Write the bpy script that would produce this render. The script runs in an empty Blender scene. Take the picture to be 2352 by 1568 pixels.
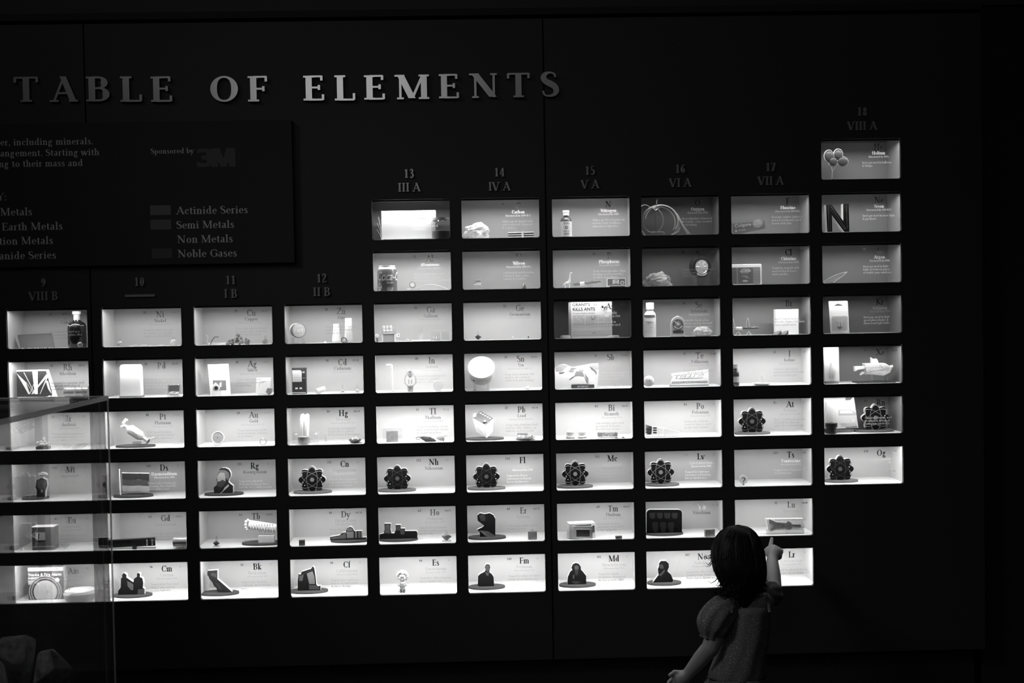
import bpy, bmesh, math, random
from mathutils import Vector, Matrix, noise
C = bpy.context.scene
COL = C.collection
# ------------------------------------------------------------------ camera, world, exposure, room light
F_PX, DIST, EYE = 2600.0, 3.718, 1.5
YAW, PITCH, ROLL = 0.021417662, -0.026225467, -0.017890190
fw = Vector((math.sin(YAW)*math.cos(PITCH), math.cos(YAW)*math.cos(PITCH), math.sin(PITCH)))
rt0 = Vector((math.cos(YAW), -math.sin(YAW), 0)); up0 = rt0.cross(fw)
rt = rt0*math.cos(ROLL)+up0*math.sin(ROLL); up = -rt0*math.sin(ROLL)+up0*math.cos(ROLL)
EYEP = Vector((0, -DIST, EYE))
cd = bpy.data.cameras.new('camera'); cam = bpy.data.objects.new('camera', cd); COL.objects.link(cam)
cd.sensor_width = 36.0; cd.lens = F_PX/2352*36; cd.clip_start = .05
M = Matrix((rt, up, -fw)).transposed().to_4x4(); M.translation = EYEP; cam.matrix_world = M
C.camera = cam
C.view_settings.view_transform = 'Standard'; C.view_settings.look = 'None'
C.view_settings.gamma = 1; C.view_settings.exposure = 0.0; C.view_settings.use_curve_mapping = False
C.cycles.transparent_max_bounces = 32
C.cycles.max_bounces = 10
C.cycles.use_denoising = True
w = bpy.data.worlds.new('dim_room'); C.world = w; w.use_nodes = True
w.node_tree.nodes['Background'].inputs[0].default_value = (1, 1, 1, 1)
w.node_tree.nodes['Background'].inputs[1].default_value = 0.003
LED_GAIN = 0.53
def area(name, loc, target, sx, sy, power):
    l = bpy.data.lights.new(name, 'AREA'); l.shape = 'RECTANGLE'; l.size = sx; l.size_y = sy; l.energy = power
    o = bpy.data.objects.new(name, l); COL.objects.link(o); o.location = loc
    o.rotation_euler = (Vector(target)-Vector(loc)).to_track_quat('-Z', 'Y').to_euler()
    return o
area('gallery_and_fill_light', (-1.2, -6.3, 3.5), (-.5, 0, 1.9), 1.5, .6, 5.0)
area('gallery_and_fill_light', (1.0, -5.0, 4.4), (.6, 0, 1.3), 1.6, .5, 3.2)  # added fill lamp, brightens the right part of the wall
area('gallery_and_fill_light', (-2.6, -2.2, 3.4), (.45, -.45, .75), .9, .9, 1.6).data.spread = math.radians(45)
area('gallery_and_fill_light', (-2.6, -5.0, 4.4), (-1.4, 0, 1.9), 1.0, .5, 3.6)  # added fill lamp, lifts the dark first letters of the title

def at(u, v, Y=0.0):
    d = fw+rt*((u-1176)/F_PX)-up*((v-784)/F_PX)
    return EYEP+d*((Y+DIST)/d.y)
def ats(u, v, X):
    d = fw+rt*((u-1176)/F_PX)-up*((v-784)/F_PX)
    return EYEP+d*(X/d.x)
RG = dict(a=(840, 360, .20408), b=(1240, 360, .20408), c=(1650, 230, .20408), d=(1660, 530, .18707), e=(1250, 560, .18282),
          g=(840, 560, .17857), h=(430, 610, .20408), i=(0, 620, .19766), j=(840, 780, .17857), k=(1250, 780, .18282),
          l=(1660, 780, .18707), m=(220, 920, .18707), n=(220, 1140, .18707), o=(640, 920, .18282), p=(640, 1140, .18282),
          q=(1050, 1020, .24239), r=(1460, 1020, .24229), s=(0, 880, .15940), t=(0, 1040, .16584), v=(0, 1250, .20284),
          w=(1860, 1000, .3623), x=(1480, 1180, .24747))
def zp(reg, X, Y):
    a = RG[reg]; return a[0]+X*a[2], a[1]+Y*a[2]

# ------------------------------------------------------------------ materials
MATS = {}
def nodes_of(m):
    m.use_nodes = True; return m.node_tree.nodes, m.node_tree.links
def gray(k, rough=.6, metal=0.0, bump=0.0, scale=200.0, vary=0.0, spec=.5):
    key = ('g', k, rough, metal, bump, scale, vary, spec)
    if key in MATS: return MATS[key]
    m = bpy.data.materials.new('grey'); n, l = nodes_of(m); b = n['Principled BSDF']
    b.inputs['Base Color'].default_value = (k, k, k, 1); b.inputs['Roughness'].default_value = rough; b.inputs['Metallic'].default_value = metal
    b.inputs['Specular IOR Level'].default_value = spec
    if bump or vary:
        tc = n.new('ShaderNodeTexCoord'); t = n.new('ShaderNodeTexNoise'); t.inputs['Scale'].default_value = scale; t.inputs['Detail'].default_value = 4
        l.new(tc.outputs['Object'], t.inputs['Vector'])
        if bump:
            bp = n.new('ShaderNodeBump'); bp.inputs['Strength'].default_value = bump; bp.inputs['Distance'].default_value = .003
            l.new(t.outputs['Fac'], bp.inputs['Height']); l.new(bp.outputs['Normal'], b.inputs['Normal'])
        if vary:
            mr = n.new('ShaderNodeMapRange'); mr.inputs[1].default_value = .3; mr.inputs[2].default_value = .7
            mr.inputs[3].default_value = k*(1-vary); mr.inputs[4].default_value = min(.95, k*(1+vary))
            l.new(t.outputs['Fac'], mr.inputs[0]); l.new(mr.outputs[0], b.inputs['Base Color'])
    MATS[key] = m; return m
def schlick(n, l, base=.04):
    lw = n.new('ShaderNodeLayerWeight'); lw.inputs['Blend'].default_value = .5
    p = n.new('ShaderNodeMath'); p.operation = 'POWER'; p.inputs[1].default_value = 5; l.new(lw.outputs['Facing'], p.inputs[0])
    a = n.new('ShaderNodeMath'); a.operation = 'MULTIPLY_ADD'; a.inputs[1].default_value = 1-base; a.inputs[2].default_value = base; l.new(p.outputs[0], a.inputs[0])
    return a.outputs[0]
def clear(tint=.97, rough=0.0, milk=0.0, base=.04):
    key = ('c', tint, rough, milk, base)
    if key in MATS: return MATS[key]
    m = bpy.data.materials.new('clear_sheet'); n, l = nodes_of(m); n.remove(n['Principled BSDF']); out = n['Material Output']
    tr = n.new('ShaderNodeBsdfTransparent'); tr.inputs[0].default_value = (tint, tint, tint, 1)
    gl = n.new('ShaderNodeBsdfGlossy'); gl.inputs['Roughness'].default_value = rough
    mx = n.new('ShaderNodeMixShader'); l.new(schlick(n, l, base), mx.inputs[0]); l.new(tr.outputs[0], mx.inputs[1]); l.new(gl.outputs[0], mx.inputs[2])
    last = mx
    if milk:
        df = n.new('ShaderNodeBsdfDiffuse'); df.inputs[0].default_value = (.9, .9, .9, 1); m2 = n.new('ShaderNodeMixShader'); m2.inputs[0].default_value = milk
        l.new(mx.outputs[0], m2.inputs[1]); l.new(df.outputs[0], m2.inputs[2]); last = m2
    l.new(last.outputs[0], out.inputs[0]); MATS[key] = m; return m
def ink(k):
    """screen print on the pane, one ink whose shaded and lit looks are put into its tone"""
    key = ('i', k)
    if key in MATS: return MATS[key]
    m = bpy.data.materials.new('pane_ink'); n, l = nodes_of(m); n.remove(n['Principled BSDF']); out = n['Material Output']
    b = n.new('ShaderNodeBsdfTranslucent'); b.inputs[0].default_value = (k, k, k, 1)
    l.new(b.outputs[0], out.inputs[0]); MATS[key] = m; return m
INK = dict(d=ink(.02), m=ink(.10), f=ink(.36), g=ink(.5), h=ink(.65), w=ink(.9))  # same ink throughout; valance shade and box light set into these tones
white = gray(.85); light = gray(.6); mid = gray(.3); dim = gray(.14); dark = gray(.06); black = gray(.02)
board = gray(.88, .9)
steel = gray(.6, .25, 1.0); chrome = gray(.85, .12, 1.0)
acry = clear(.97, 0, .04); frost = clear(.9, .2, .35)
WALL = gray(.03, .55, 0, .15, 350, .1)

# ------------------------------------------------------------------ mesh builder
class MB:
    def __init__(s, mat=None):
        s.v, s.f, s.mi, s.mats, s.cur = [], [], [], [], 0
        if mat: s.use(mat)
    def use(s, mat):
        if mat not in s.mats: s.mats.append(mat)
        s.cur = s.mats.index(mat); return s
    def add(s, vs, fs):
        k = len(s.v); s.v += [tuple(p) for p in vs]; s.f += [tuple(i+k for i in f) for f in fs]; s.mi += [s.cur]*len(fs); return s
    def box(s, x0, x1, y0, y1, z0, z1, R=None):
        vs = [Vector((x, y, z)) for x in (x0, x1) for y in (y0, y1) for z in (z0, z1)]
        if R: vs = [R @ p for p in vs]
        return s.add(vs, [(0, 1, 3, 2), (4, 6, 7, 5), (0, 4, 5, 1), (2, 3, 7, 6), (0, 2, 6, 4), (1, 5, 7, 3)])
    def prism(s, poly, y0, y1, side=None):
        n = len(poly); vs = [(x, y0, z) for x, z in poly]+[(x, y1, z) for x, z in poly]
        front = s.mats[s.cur]; s.add(vs, []); k = len(s.v)-2*n
        s.f.append(tuple(range(k, k+n))); s.mi.append(s.cur)
        if side: s.use(side)
        s.f.append(tuple(range(k+2*n-1, k+n-1, -1))); s.mi.append(s.cur)
        for i in range(n):
            j = (i+1) % n; s.f.append((k+i, k+n+i, k+n+j, k+j)); s.mi.append(s.cur)
        s.use(front); return s
    def poly(s, poly, y):
        return s.add([(x, y, z) for x, z in poly], [tuple(range(len(poly)))])
    def lathe(s, prof, c=(0, 0, 0), n=28, R=None):
        vs, fs = [], []; m = len(prof)
        for r, z in prof:
            for i in range(n):
                a = 2*math.pi*i/n; p = Vector((r*math.cos(a), r*math.sin(a), z))
                if R: p = R @ p
                vs.append(p+Vector(c))
        for j in range(m-1):
            for i in range(n):
                i2 = (i+1) % n; fs.append((j*n+i, j*n+i2, (j+1)*n+i2, (j+1)*n+i))
        fs.append(tuple(range(n-1, -1, -1))); fs.append(tuple((m-1)*n+i for i in range(n)))
        return s.add(vs, fs)
    def tube(s, pts, r, n=8, closed=False):
        pts = [Vector(p) for p in pts]; m = len(pts); rs = r if isinstance(r, (list, tuple)) else [r]*m
        vs, fs = [], []; prev = None
        for k, p in enumerate(pts):
            if closed: t = pts[(k+1) % m]-pts[k-1]
            else: t = pts[min(k+1, m-1)]-pts[max(k-1, 0)]
            t.normalize()
            if prev is None:
                a = t.cross(Vector((0, 0, 1)));
                if a.length < .1: a = t.cross(Vector((1, 0, 0)))
            else: a = prev-t*prev.dot(t)
            a.normalize(); b = t.cross(a); prev = a
            for i in range(n):
                q = 2*math.pi*i/n; vs.append(p+(a*math.cos(q)+b*math.sin(q))*rs[k])
        for k in range(m if closed else m-1):
            k2 = (k+1) % m
            for i in range(n):
                i2 = (i+1) % n; fs.append((k*n+i, k*n+i2, k2*n+i2, k2*n+i))
        if not closed: fs.append(tuple(range(n-1, -1, -1))); fs.append(tuple((m-1)*n+i for i in range(n)))
        return s.add(vs, fs)
    def ell(s, c, r, n=16, m=10, R=None):
        if not isinstance(r, (list, tuple)): r = (r, r, r)
        vs, fs = [], []
        for j in range(m+1):
            b = math.pi*j/m
            for i in range(n):
                a = 2*math.pi*i/n; p = Vector((r[0]*math.sin(b)*math.cos(a), r[1]*math.sin(b)*math.sin(a), -r[2]*math.cos(b)))
                if R: p = R @ p
                vs.append(p+Vector(c))
        for j in range(m):
            for i in range(n):
                i2 = (i+1) % n; fs.append((j*n+i, j*n+i2, (j+1)*n+i2, (j+1)*n+i))
        return s.add(vs, fs)
    def hull(s, pts):
        bm = bmesh.new(); [bm.verts.new(p) for p in pts]; r = bmesh.ops.convex_hull(bm, input=bm.verts)
        bad = [g for g in r['geom_interior'] if isinstance(g, bmesh.types.BMVert)]+[g for g in r['geom_unused'] if isinstance(g, bmesh.types.BMVert)]
        bmesh.ops.delete(bm, geom=list(set(bad)), context='VERTS'); bm.verts.index_update()
        vs = [v.co.copy() for v in bm.verts]; fs = [[v.index for v in f.verts] for f in bm.faces]; bm.free()
        return s.add(vs, fs)
    def rock(s, c, r, seed, lump=.35, n=20, m=14):
        rx, ry, rz = r; vs, fs = [], []
        for j in range(m+1):
            b = math.pi*j/m
            for i in range(n):
                a = 2*math.pi*i/n; d = Vector((math.sin(b)*math.cos(a), math.sin(b)*math.sin(a), -math.cos(b)))
                k = 1+lump*noise.noise(d*1.6+Vector((seed*3.1, seed, 0)))+lump*.5*noise.noise(d*4+Vector((seed, 7, seed)))
                vs.append(Vector((d.x*rx*k, d.y*ry*k, d.z*rz*k))+Vector(c))
        for j in range(m):
            for i in range(n):
                i2 = (i+1) % n; fs.append((j*n+i, j*n+i2, (j+1)*n+i2, (j+1)*n+i))
        return s.add(vs, fs)
    def build(s, name, parent=None, smooth=False, ang=.7, bevel=0, loc=None, fix=True):
        me = bpy.data.meshes.new(name); me.from_pydata(s.v, [], s.f)
        for m in s.mats: me.materials.append(m)
        me.polygons.foreach_set('material_index', s.mi)
        if fix:
            bm = bmesh.new(); bm.from_mesh(me); bmesh.ops.remove_doubles(bm, verts=bm.verts, dist=1e-6); bmesh.ops.recalc_face_normals(bm, faces=bm.faces); bm.to_mesh(me); bm.free()
        if smooth:
            me.polygons.foreach_set('use_smooth', [True]*len(me.polygons)); me.set_sharp_from_angle(angle=ang)
        o = bpy.data.objects.new(name, me); COL.objects.link(o)
        if parent: o.parent = parent
        if loc: o.location = loc
        if bevel:
            b = o.modifiers.new('edge', 'BEVEL'); b.width = bevel; b.segments = 3; b.limit_method = 'ANGLE'
        return o
def tag(o, label, cat, group=None):
    o['label'] = label; o['category'] = cat
    if group: o['group'] = group
    return o
def thing(name, label, cat, loc=(0, 0, 0), rz=0, group=None):
    o = bpy.data.objects.new(name, None); COL.objects.link(o); o.location = loc; o.rotation_euler = (0, 0, rz); o.empty_display_size = .02
    return tag(o, label, cat, group)
def struct(o):
    o['kind'] = 'structure'; return o
def rotx(a): return Matrix.Rotation(a, 3, 'X')
def roty(a): return Matrix.Rotation(a, 3, 'Y')
def rotz(a): return Matrix.Rotation(a, 3, 'Z')
def rrect(x0, x1, z0, z1, r, n=5):
    p = []
    for cx, cz, a0 in ((x1-r, z1-r, 0), (x0+r, z1-r, 90), (x0+r, z0+r, 180), (x1-r, z0+r, 270)):
        for i in range(n+1):
            a = math.radians(a0+90*i/n); p.append((cx+r*math.cos(a), cz+r*math.sin(a)))
    return p
def circ(cx, cz, rx, rz=None, n=24, a0=0):
    rz = rx if rz is None else rz
    return [(cx+rx*math.cos(2*math.pi*i/n+a0), cz+rz*math.sin(2*math.pi*i/n+a0)) for i in range(n)]

# ------------------------------------------------------------------ serif lettering drawn from strokes
GL = {
'A': "84;d 8 0 45 100;D 41 100 76 0;H 24 62 34;S 9 0;S 76 0", 'B': "72;V 18 0 100 3;H 18 40 97;H 18 42 53;H 18 42 3;A 38 75 26 25 -90 90;A 40 28 29 28 -90 90",
'C': "80;A 47 50 41 51 42 318;W 78 70 94 0", 'D': "86;V 18 0 100 3;H 18 42 97;H 18 42 3;A 40 50 42 50 -90 90",
'E': "66;V 18 0 100 3;H 18 58 97;H 18 48 52;H 18 60 3;W 57 80 99 0;W 49 42 62 0;W 61 1 24 0", 'F': "62;V 18 0 100 3;H 18 57 97;H 18 48 50;W 56 78 99 0;W 48 40 60 0",
'G': "86;A 47 50 41 51 42 318;V 74 6 44 2;W 77 72 94 0", 'H': "94;V 20 0 100 3;V 74 0 100 3;H 20 74 52", 'I': "40;V 20 0 100 3", 'J': "40;V 24 -8 100 2;P 24,-8,14 16,-22,8 4,-24,6",
'K': "82;V 18 0 100 3;d 22 42 64 100;D 30 56 72 0;S 64 100;S 73 0", 'L': "64;V 18 0 100 3;H 18 60 3;W 60 2 28 0", 'M': "108;W 16 0 100 1;D 17 100 53 4;d 54 4 88 100;V 91 0 100 3;S 14 100",
'N': "94;W 17 0 100 1;D 15 100 74 4;W 77 2 100 2;S 13 100", 'O': "90;A 45 50 42 51 0 360", 'P': "68;V 18 0 100 3;H 18 38 97;H 18 38 45;A 37 71 28 29 -90 90",
'Q': "90;A 45 50 42 51 0 360;D 46 8 80 -20", 'R': "78;V 18 0 100 3;H 18 38 97;H 18 38 47;A 37 72 27 28 -90 90;D 34 48 70 0;S 71 0",
'S': "58;P 49,78,5 45,92,5 30,97,6 15,91,11 9,77,14 16,63,16 32,52,18 47,40,16 52,23,14 45,9,10 28,3,6 12,8,5 7,24,5", 'T': "74;V 37 0 100 1;H 4 70 97;W 5 78 99 0;W 69 78 99 0",
'U': "88;V 18 30 100 2;W 72 28 100 2;P 18,34,14 20,16,13 32,5,9 46,2,6 62,6,6 70,18,6 72,34,6", 'V': "82;D 7 100 42 0;d 43 0 74 100;S 9 100;S 75 100",
'W': "114;D 6 100 34 0;d 35 0 58 98;D 54 100 84 0;d 85 0 108 100;S 9 100;S 108 100;S 56 100", 'X': "80;D 8 100 72 0;d 10 0 68 100;S 9 100;S 69 100;S 10 0;S 71 0",
'Y': "76;D 6 100 39 46;d 39 46 70 100;V 39 0 50 1;S 8 100;S 71 100", 'Z': "72;H 8 66 97;D 64 98 6 2;H 8 68 3;W 9 78 99 0;W 67 1 24 0",
'a': "52;V 37 8 46 0;P 10,53,8 18,63,6 29,65,7 36,58,12 37,44,13;P 36,39,5 20,34,7 10,24,12 11,9,12 20,2,7 36,12,5;P 37,10,12 42,3,7 49,5,4", 'b': "60;V 15 2 104 4;A 31 33 26 34 0 360",
'c': "50;A 29 33 25 34 48 315;K 42 50", 'd': "62;V 46 2 104 4;A 29 33 25 34 0 360;S 48 2", 'e': "52;A 28 33 25 34 0 318;H 8 49 37",
'f': "36;V 16 0 82 1;P 16,80,13 18,96,9 27,103,6 38,99,9;H 4 34 63", 'g': "58;A 26 44 20 23 0 360;A 26 -14 24 20 0 360;P 14,26,5 8,15,7 14,6,9 36,5,9;P 40,60,5 54,64,8",
'h': "62;V 15 0 104 5;P 17,50,5 27,62,7 39,62,9 46,50,13 46,30,13;V 46 0 44 1", 'i': "32;V 16 0 66 5;K 15 88", 'j': "30;V 16 -20 66 4;P 16,-18,13 8,-32,7 -2,-33,6;K 15 88",
'k': "58;V 15 0 104 5;d 18 28 44 66;D 22 38 50 0;S 44 66;S 50 0", 'l': "32;V 16 0 104 5", 'm': "92;V 15 0 66 5;P 17,50,5 26,62,7 38,62,9 45,50,13 45,30,13;V 45 0 44 1;P 47,50,5 56,62,7 68,62,9 76,50,13 76,30,13;V 76 0 44 1",
'n': "62;V 15 0 66 5;P 17,50,5 27,62,7 39,62,9 46,50,13 46,30,13;V 46 0 44 1", 'o': "58;A 29 33 26 34 0 360", 'p': "60;V 15 -34 66 5;A 31 33 26 34 0 360", 'q': "60;V 46 -34 66 1;A 29 33 25 34 0 360",
'r': "42;V 15 0 66 5;P 17,46,5 25,61,7 38,60,11", 's': "44;P 36,52,5 32,62,5 20,64,7 11,56,10 13,45,12 24,35,13 34,23,12 34,9,10 21,2,7 9,5,5 6,17,5", 't': "36;V 17 8 84 0;H 4 33 63;P 17,12,13 22,3,8 34,6,5",
'u': "62;V 15 14 66 4;P 15,20,13 20,5,9 30,3,6 44,13,5;V 46 2 66 4;S 50 2", 'v': "56;D 5 66 26 0;d 28 0 48 66;S 8 66;S 49 66", 'w': "82;D 5 66 24 0;d 25 0 40 64;D 38 66 57 0;d 58 0 76 66;S 8 66;S 76 66",
'x': "56;D 6 66 48 0;d 8 0 46 66;S 8 66;S 47 66;S 8 0;S 48 0", 'y': "56;D 5 66 28 2;d 14 -34 50 66;S 8 66;S 50 66;K 10 -30", 'z': "50;H 6 44 63;D 41 64 4 2;H 6 46 3;W 45 1 18 0",
'0': "56;A 28 49 24 50 0 360", '1': "56;V 29 0 98 1;d 12 80 27 97", '2': "56;P 9,74,6 12,90,8 24,97,8 38,90,12 42,76,13 34,54,11 20,30,8 8,5,6;H 8 48 4;W 47 2 20 0", '3': "56;P 10,82,6 18,95,7 32,95,9 38,78,13 30,58,9 20,54,6 32,50,9 44,30,14 34,6,10 20,2,7 8,12,6",
'4': "56;V 38 0 98 1;d 6 30 36 96;H 4 52 29", '5': "56;H 14 46 94;W 15 52 96 0;P 15,54,5 30,58,9 43,40,13 40,16,12 26,2,8 8,10,6", '6': "56;P 46,96,5 26,80,10 11,48,13 11,24,13;A 29 29 22 30 0 360", '7': "56;H 8 48 93;D 46 96 20 0;W 9 76 97 0",
'8': "56;A 28 74 19 24 0 360;A 28 26 22 27 0 360", '9': "56;P 10,2,5 30,18,10 45,50,13 45,74,13;A 27 69 22 30 0 360", '.': "24;K 12 6", ',': "24;K 12 6;d 6 -16 14 4", '-': "34;H 4 28 32", "'": "20;V 10 72 100 0",
'?': "46;P 8,78,6 14,95,8 28,95,10 38,78,13 28,56,10 20,44,7 21,28,7;K 21 6", '(': "32;P 26,104,5 13,70,10 12,30,10 26,-10,5", ')': "32;P 6,104,5 19,70,10 20,30,10 6,-10,5", ':': "24;K 12 6;K 12 56", '%': "84;A 20 76 16 23 0 360;A 62 22 16 23 0 360;d 20 0 62 100",
'&': "78;P 72,50,6 60,20,9 40,3,8 16,6,11 9,22,13 20,42,11 40,58,8 46,78,9 36,96,7 24,88,9 26,68,12 44,34,15 70,3,11", '!': "26;V 13 30 100 0;K 13 6", ' ': "28",
}
GC = {}
def glyph(ch, wt, n):
    key = (ch, wt, n)
    if key in GC: return GC[key]
    parts = GL.get(ch, GL['?']).split(';'); adv = float(parts[0]); T, t = (19., 7.5) if wt else (14.5, 5.5); k = T/14.0
    vs, fs = [], []
    def quad(p): b = len(vs); vs.extend(p); fs.append((b, b+1, b+2, b+3))
    def rect(x0, x1, y0, y1): quad([(x0, y0), (x1, y0), (x1, y1), (x0, y1)])
    def serif(x, y, hw, left=False):
        y0 = y if y < 50 and y >= 0 or y < 0 else y-t
        rect(x-hw, x+(0 if left else hw), y0, y0+t)
    for c in parts[1:]:
        a = c.split(); o = a[0]
        if o == 'P':
            p = [tuple(float(q) for q in s.split(',')) for s in a[1:]]; q = []
            m = max(2, n//4)
            for i in range(len(p)-1):
                p0 = p[max(i-1, 0)]; p1 = p[i]; p2 = p[i+1]; p3 = p[min(i+2, len(p)-1)]
                for j in range(m):
                    u = j/m; q.append(tuple(.5*(2*b+(d-e)*u+(2*e-5*b+4*d-g)*u*u+(3*b-e-3*d+g)*u**3) for e, b, d, g in zip(p0, p1, p2, p3)))
            q.append(p[-1]); L = []
            for i, (x, y, wd) in enumerate(q):
                dx = q[min(i+1, len(q)-1)][0]-q[max(i-1, 0)][0]; dy = q[min(i+1, len(q)-1)][1]-q[max(i-1, 0)][1]; h = math.hypot(dx, dy) or 1
                wd = wd*k/2; L.append(((x-dy/h*wd, y+dx/h*wd), (x+dy/h*wd, y-dx/h*wd)))
            for i in range(len(L)-1): quad([L[i][0], L[i+1][0], L[i+1][1], L[i][1]])
            continue
        f = [float(z) for z in a[1:]]
        if o in 'VW':
            wd = T if o == 'V' else t; rect(f[0]-wd/2, f[0]+wd/2, f[1], f[2]); fl = int(f[3]); hw = wd/2+7
            if fl & 1: serif(f[0], f[1], hw)
            if fl & 2: serif(f[0], f[2], hw)
            if fl & 4: quad([(f[0]-hw-1, f[2]-t*1.7), (f[0], f[2]-t*1.4), (f[0], f[2]), (f[0]-hw-1, f[2]-t*.9)])
        elif o == 'H': rect(f[0], f[1], f[2]-t/2, f[2]+t/2)
        elif o in 'Dd':
            wd = (T if o == 'D' else t)*.55*math.hypot(f[2]-f[0], f[3]-f[1])/max(abs(f[3]-f[1]), 1)
            quad([(f[0]-wd, f[1]), (f[0]+wd, f[1]), (f[2]+wd, f[3]), (f[2]-wd, f[3])])
        elif o == 'A':
            cx, cy, rx, ry, a0, a1 = f; m = max(4, int(n*(a1-a0)/360)); L = []
            for i in range(m+1):
                q = math.radians(a0+(a1-a0)*i/m); wd = t+(T*1.08-t)*abs(math.cos(q))**1.3
                L.append(((cx+rx*math.cos(q), cy+ry*math.sin(q)), (cx+(rx-wd)*math.cos(q), cy+(ry-max(t, wd*.75))*math.sin(q))))
            for i in range(m): quad([L[i][0], L[i+1][0], L[i+1][1], L[i][1]])
        elif o == 'S': serif(f[0], f[1], T/2+6)
        elif o == 'K':
            r = T*.55; b = len(vs); m = 8; vs.extend((f[0]+r*math.cos(2*math.pi*i/m), f[1]+r*math.sin(2*math.pi*i/m)) for i in range(m)); fs.append(tuple(range(b, b+m)))
    GC[key] = (adv, vs, fs); return GC[key]
def textw(s, cap, wt=0, track=3): return sum(glyph(c, wt, 8)[0]+track for c in s)*cap/100
def text(mb, s, cap, x, z, y, align='l', wt=0, n=8, fitw=None, depth=0, track=3, xf=None, wide=1.0):
    W = textw(s, cap, wt, track); sx = fitw/W if fitw else wide; W *= sx
    if align == 'c': x -= W/2
    if align == 'r': x -= W
    for c in s:
        adv, vs, fs = glyph(c, wt, n); k = cap/100
        P = [(x+a*k*sx, z+b*k) for a, b in vs]
        if xf: mb.add([xf(a, b) for a, b in P], fs)
        elif depth:
            for i_, fc in enumerate(fs): mb.prism([P[i] for i in fc], y-1e-5*(i_ % 40), y+depth)
        else:
            for i_, fc in enumerate(fs): mb.add([(P[i][0], y-4e-6*(i_ % 40), P[i][1]) for i in fc], [tuple(range(len(fc)))])
        x += (adv+track)*k*sx
    return mb
def sans(mb, s, width, height, x, z, y, bold=.02, shear=0, xf=None, depth=0):
    """sans lettering from the built-in font, fitted to a width and height, left bottom at x, z"""
    cu = bpy.data.curves.new('lettering', 'FONT'); cu.body = s; cu.offset = bold; cu.shear = shear; cu.resolution_u = 3
    o = bpy.data.objects.new('lettering', cu); COL.objects.link(o); dg = bpy.context.evaluated_depsgraph_get(); me = o.evaluated_get(dg).to_mesh()
    vs = [v.co.copy() for v in me.vertices]; fs = [tuple(p.vertices) for p in me.polygons]; o.evaluated_get(dg).to_mesh_clear()
    bpy.data.objects.remove(o); bpy.data.curves.remove(cu)
    x0 = min(v.x for v in vs); x1 = max(v.x for v in vs); y0 = min(v.y for v in vs); y1 = max(v.y for v in vs)
    P = [((v.x-x0)/(x1-x0)*width+x, (v.y-y0)/(y1-y0)*height+z) for v in vs]
    if depth:
        for fc in fs: mb.prism([P[i] for i in fc], y, y+depth)
    else: mb.add([xf(a, b) if xf else (a, y, b) for a, b in P], fs)
    return mb
# ------------------------------------------------------------------ the setting
XL = dict(zip(range(9, 19), [-1.5654, -1.2579, -0.9592, -0.6639, -0.3712, -0.0783, 0.2183, 0.5119, 0.8085, 1.1085]))
XR = dict(zip(range(9, 19), [-1.3019, -0.9988, -0.7033, -0.4097, -0.1165, 0.1764, 0.4738, 0.7687, 1.0686, 1.3728]))
ZT = dict(zip(range(1, 10), [2.0491, 1.8734, 1.7054, 1.5373, 1.3699, 1.2021, 1.0348, 0.8679, 0.702]))
ZB = dict(zip(range(1, 10), [1.9165, 1.7426, 1.5751, 1.4079, 1.2409, 1.0742, 0.9063, 0.7401, 0.5722]))
W_TOP, W_BOT, W_R, W_L = 2.455, .347, 1.642, -2.25
BD = .172          # depth of the display boxes
LIP = .012
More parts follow.
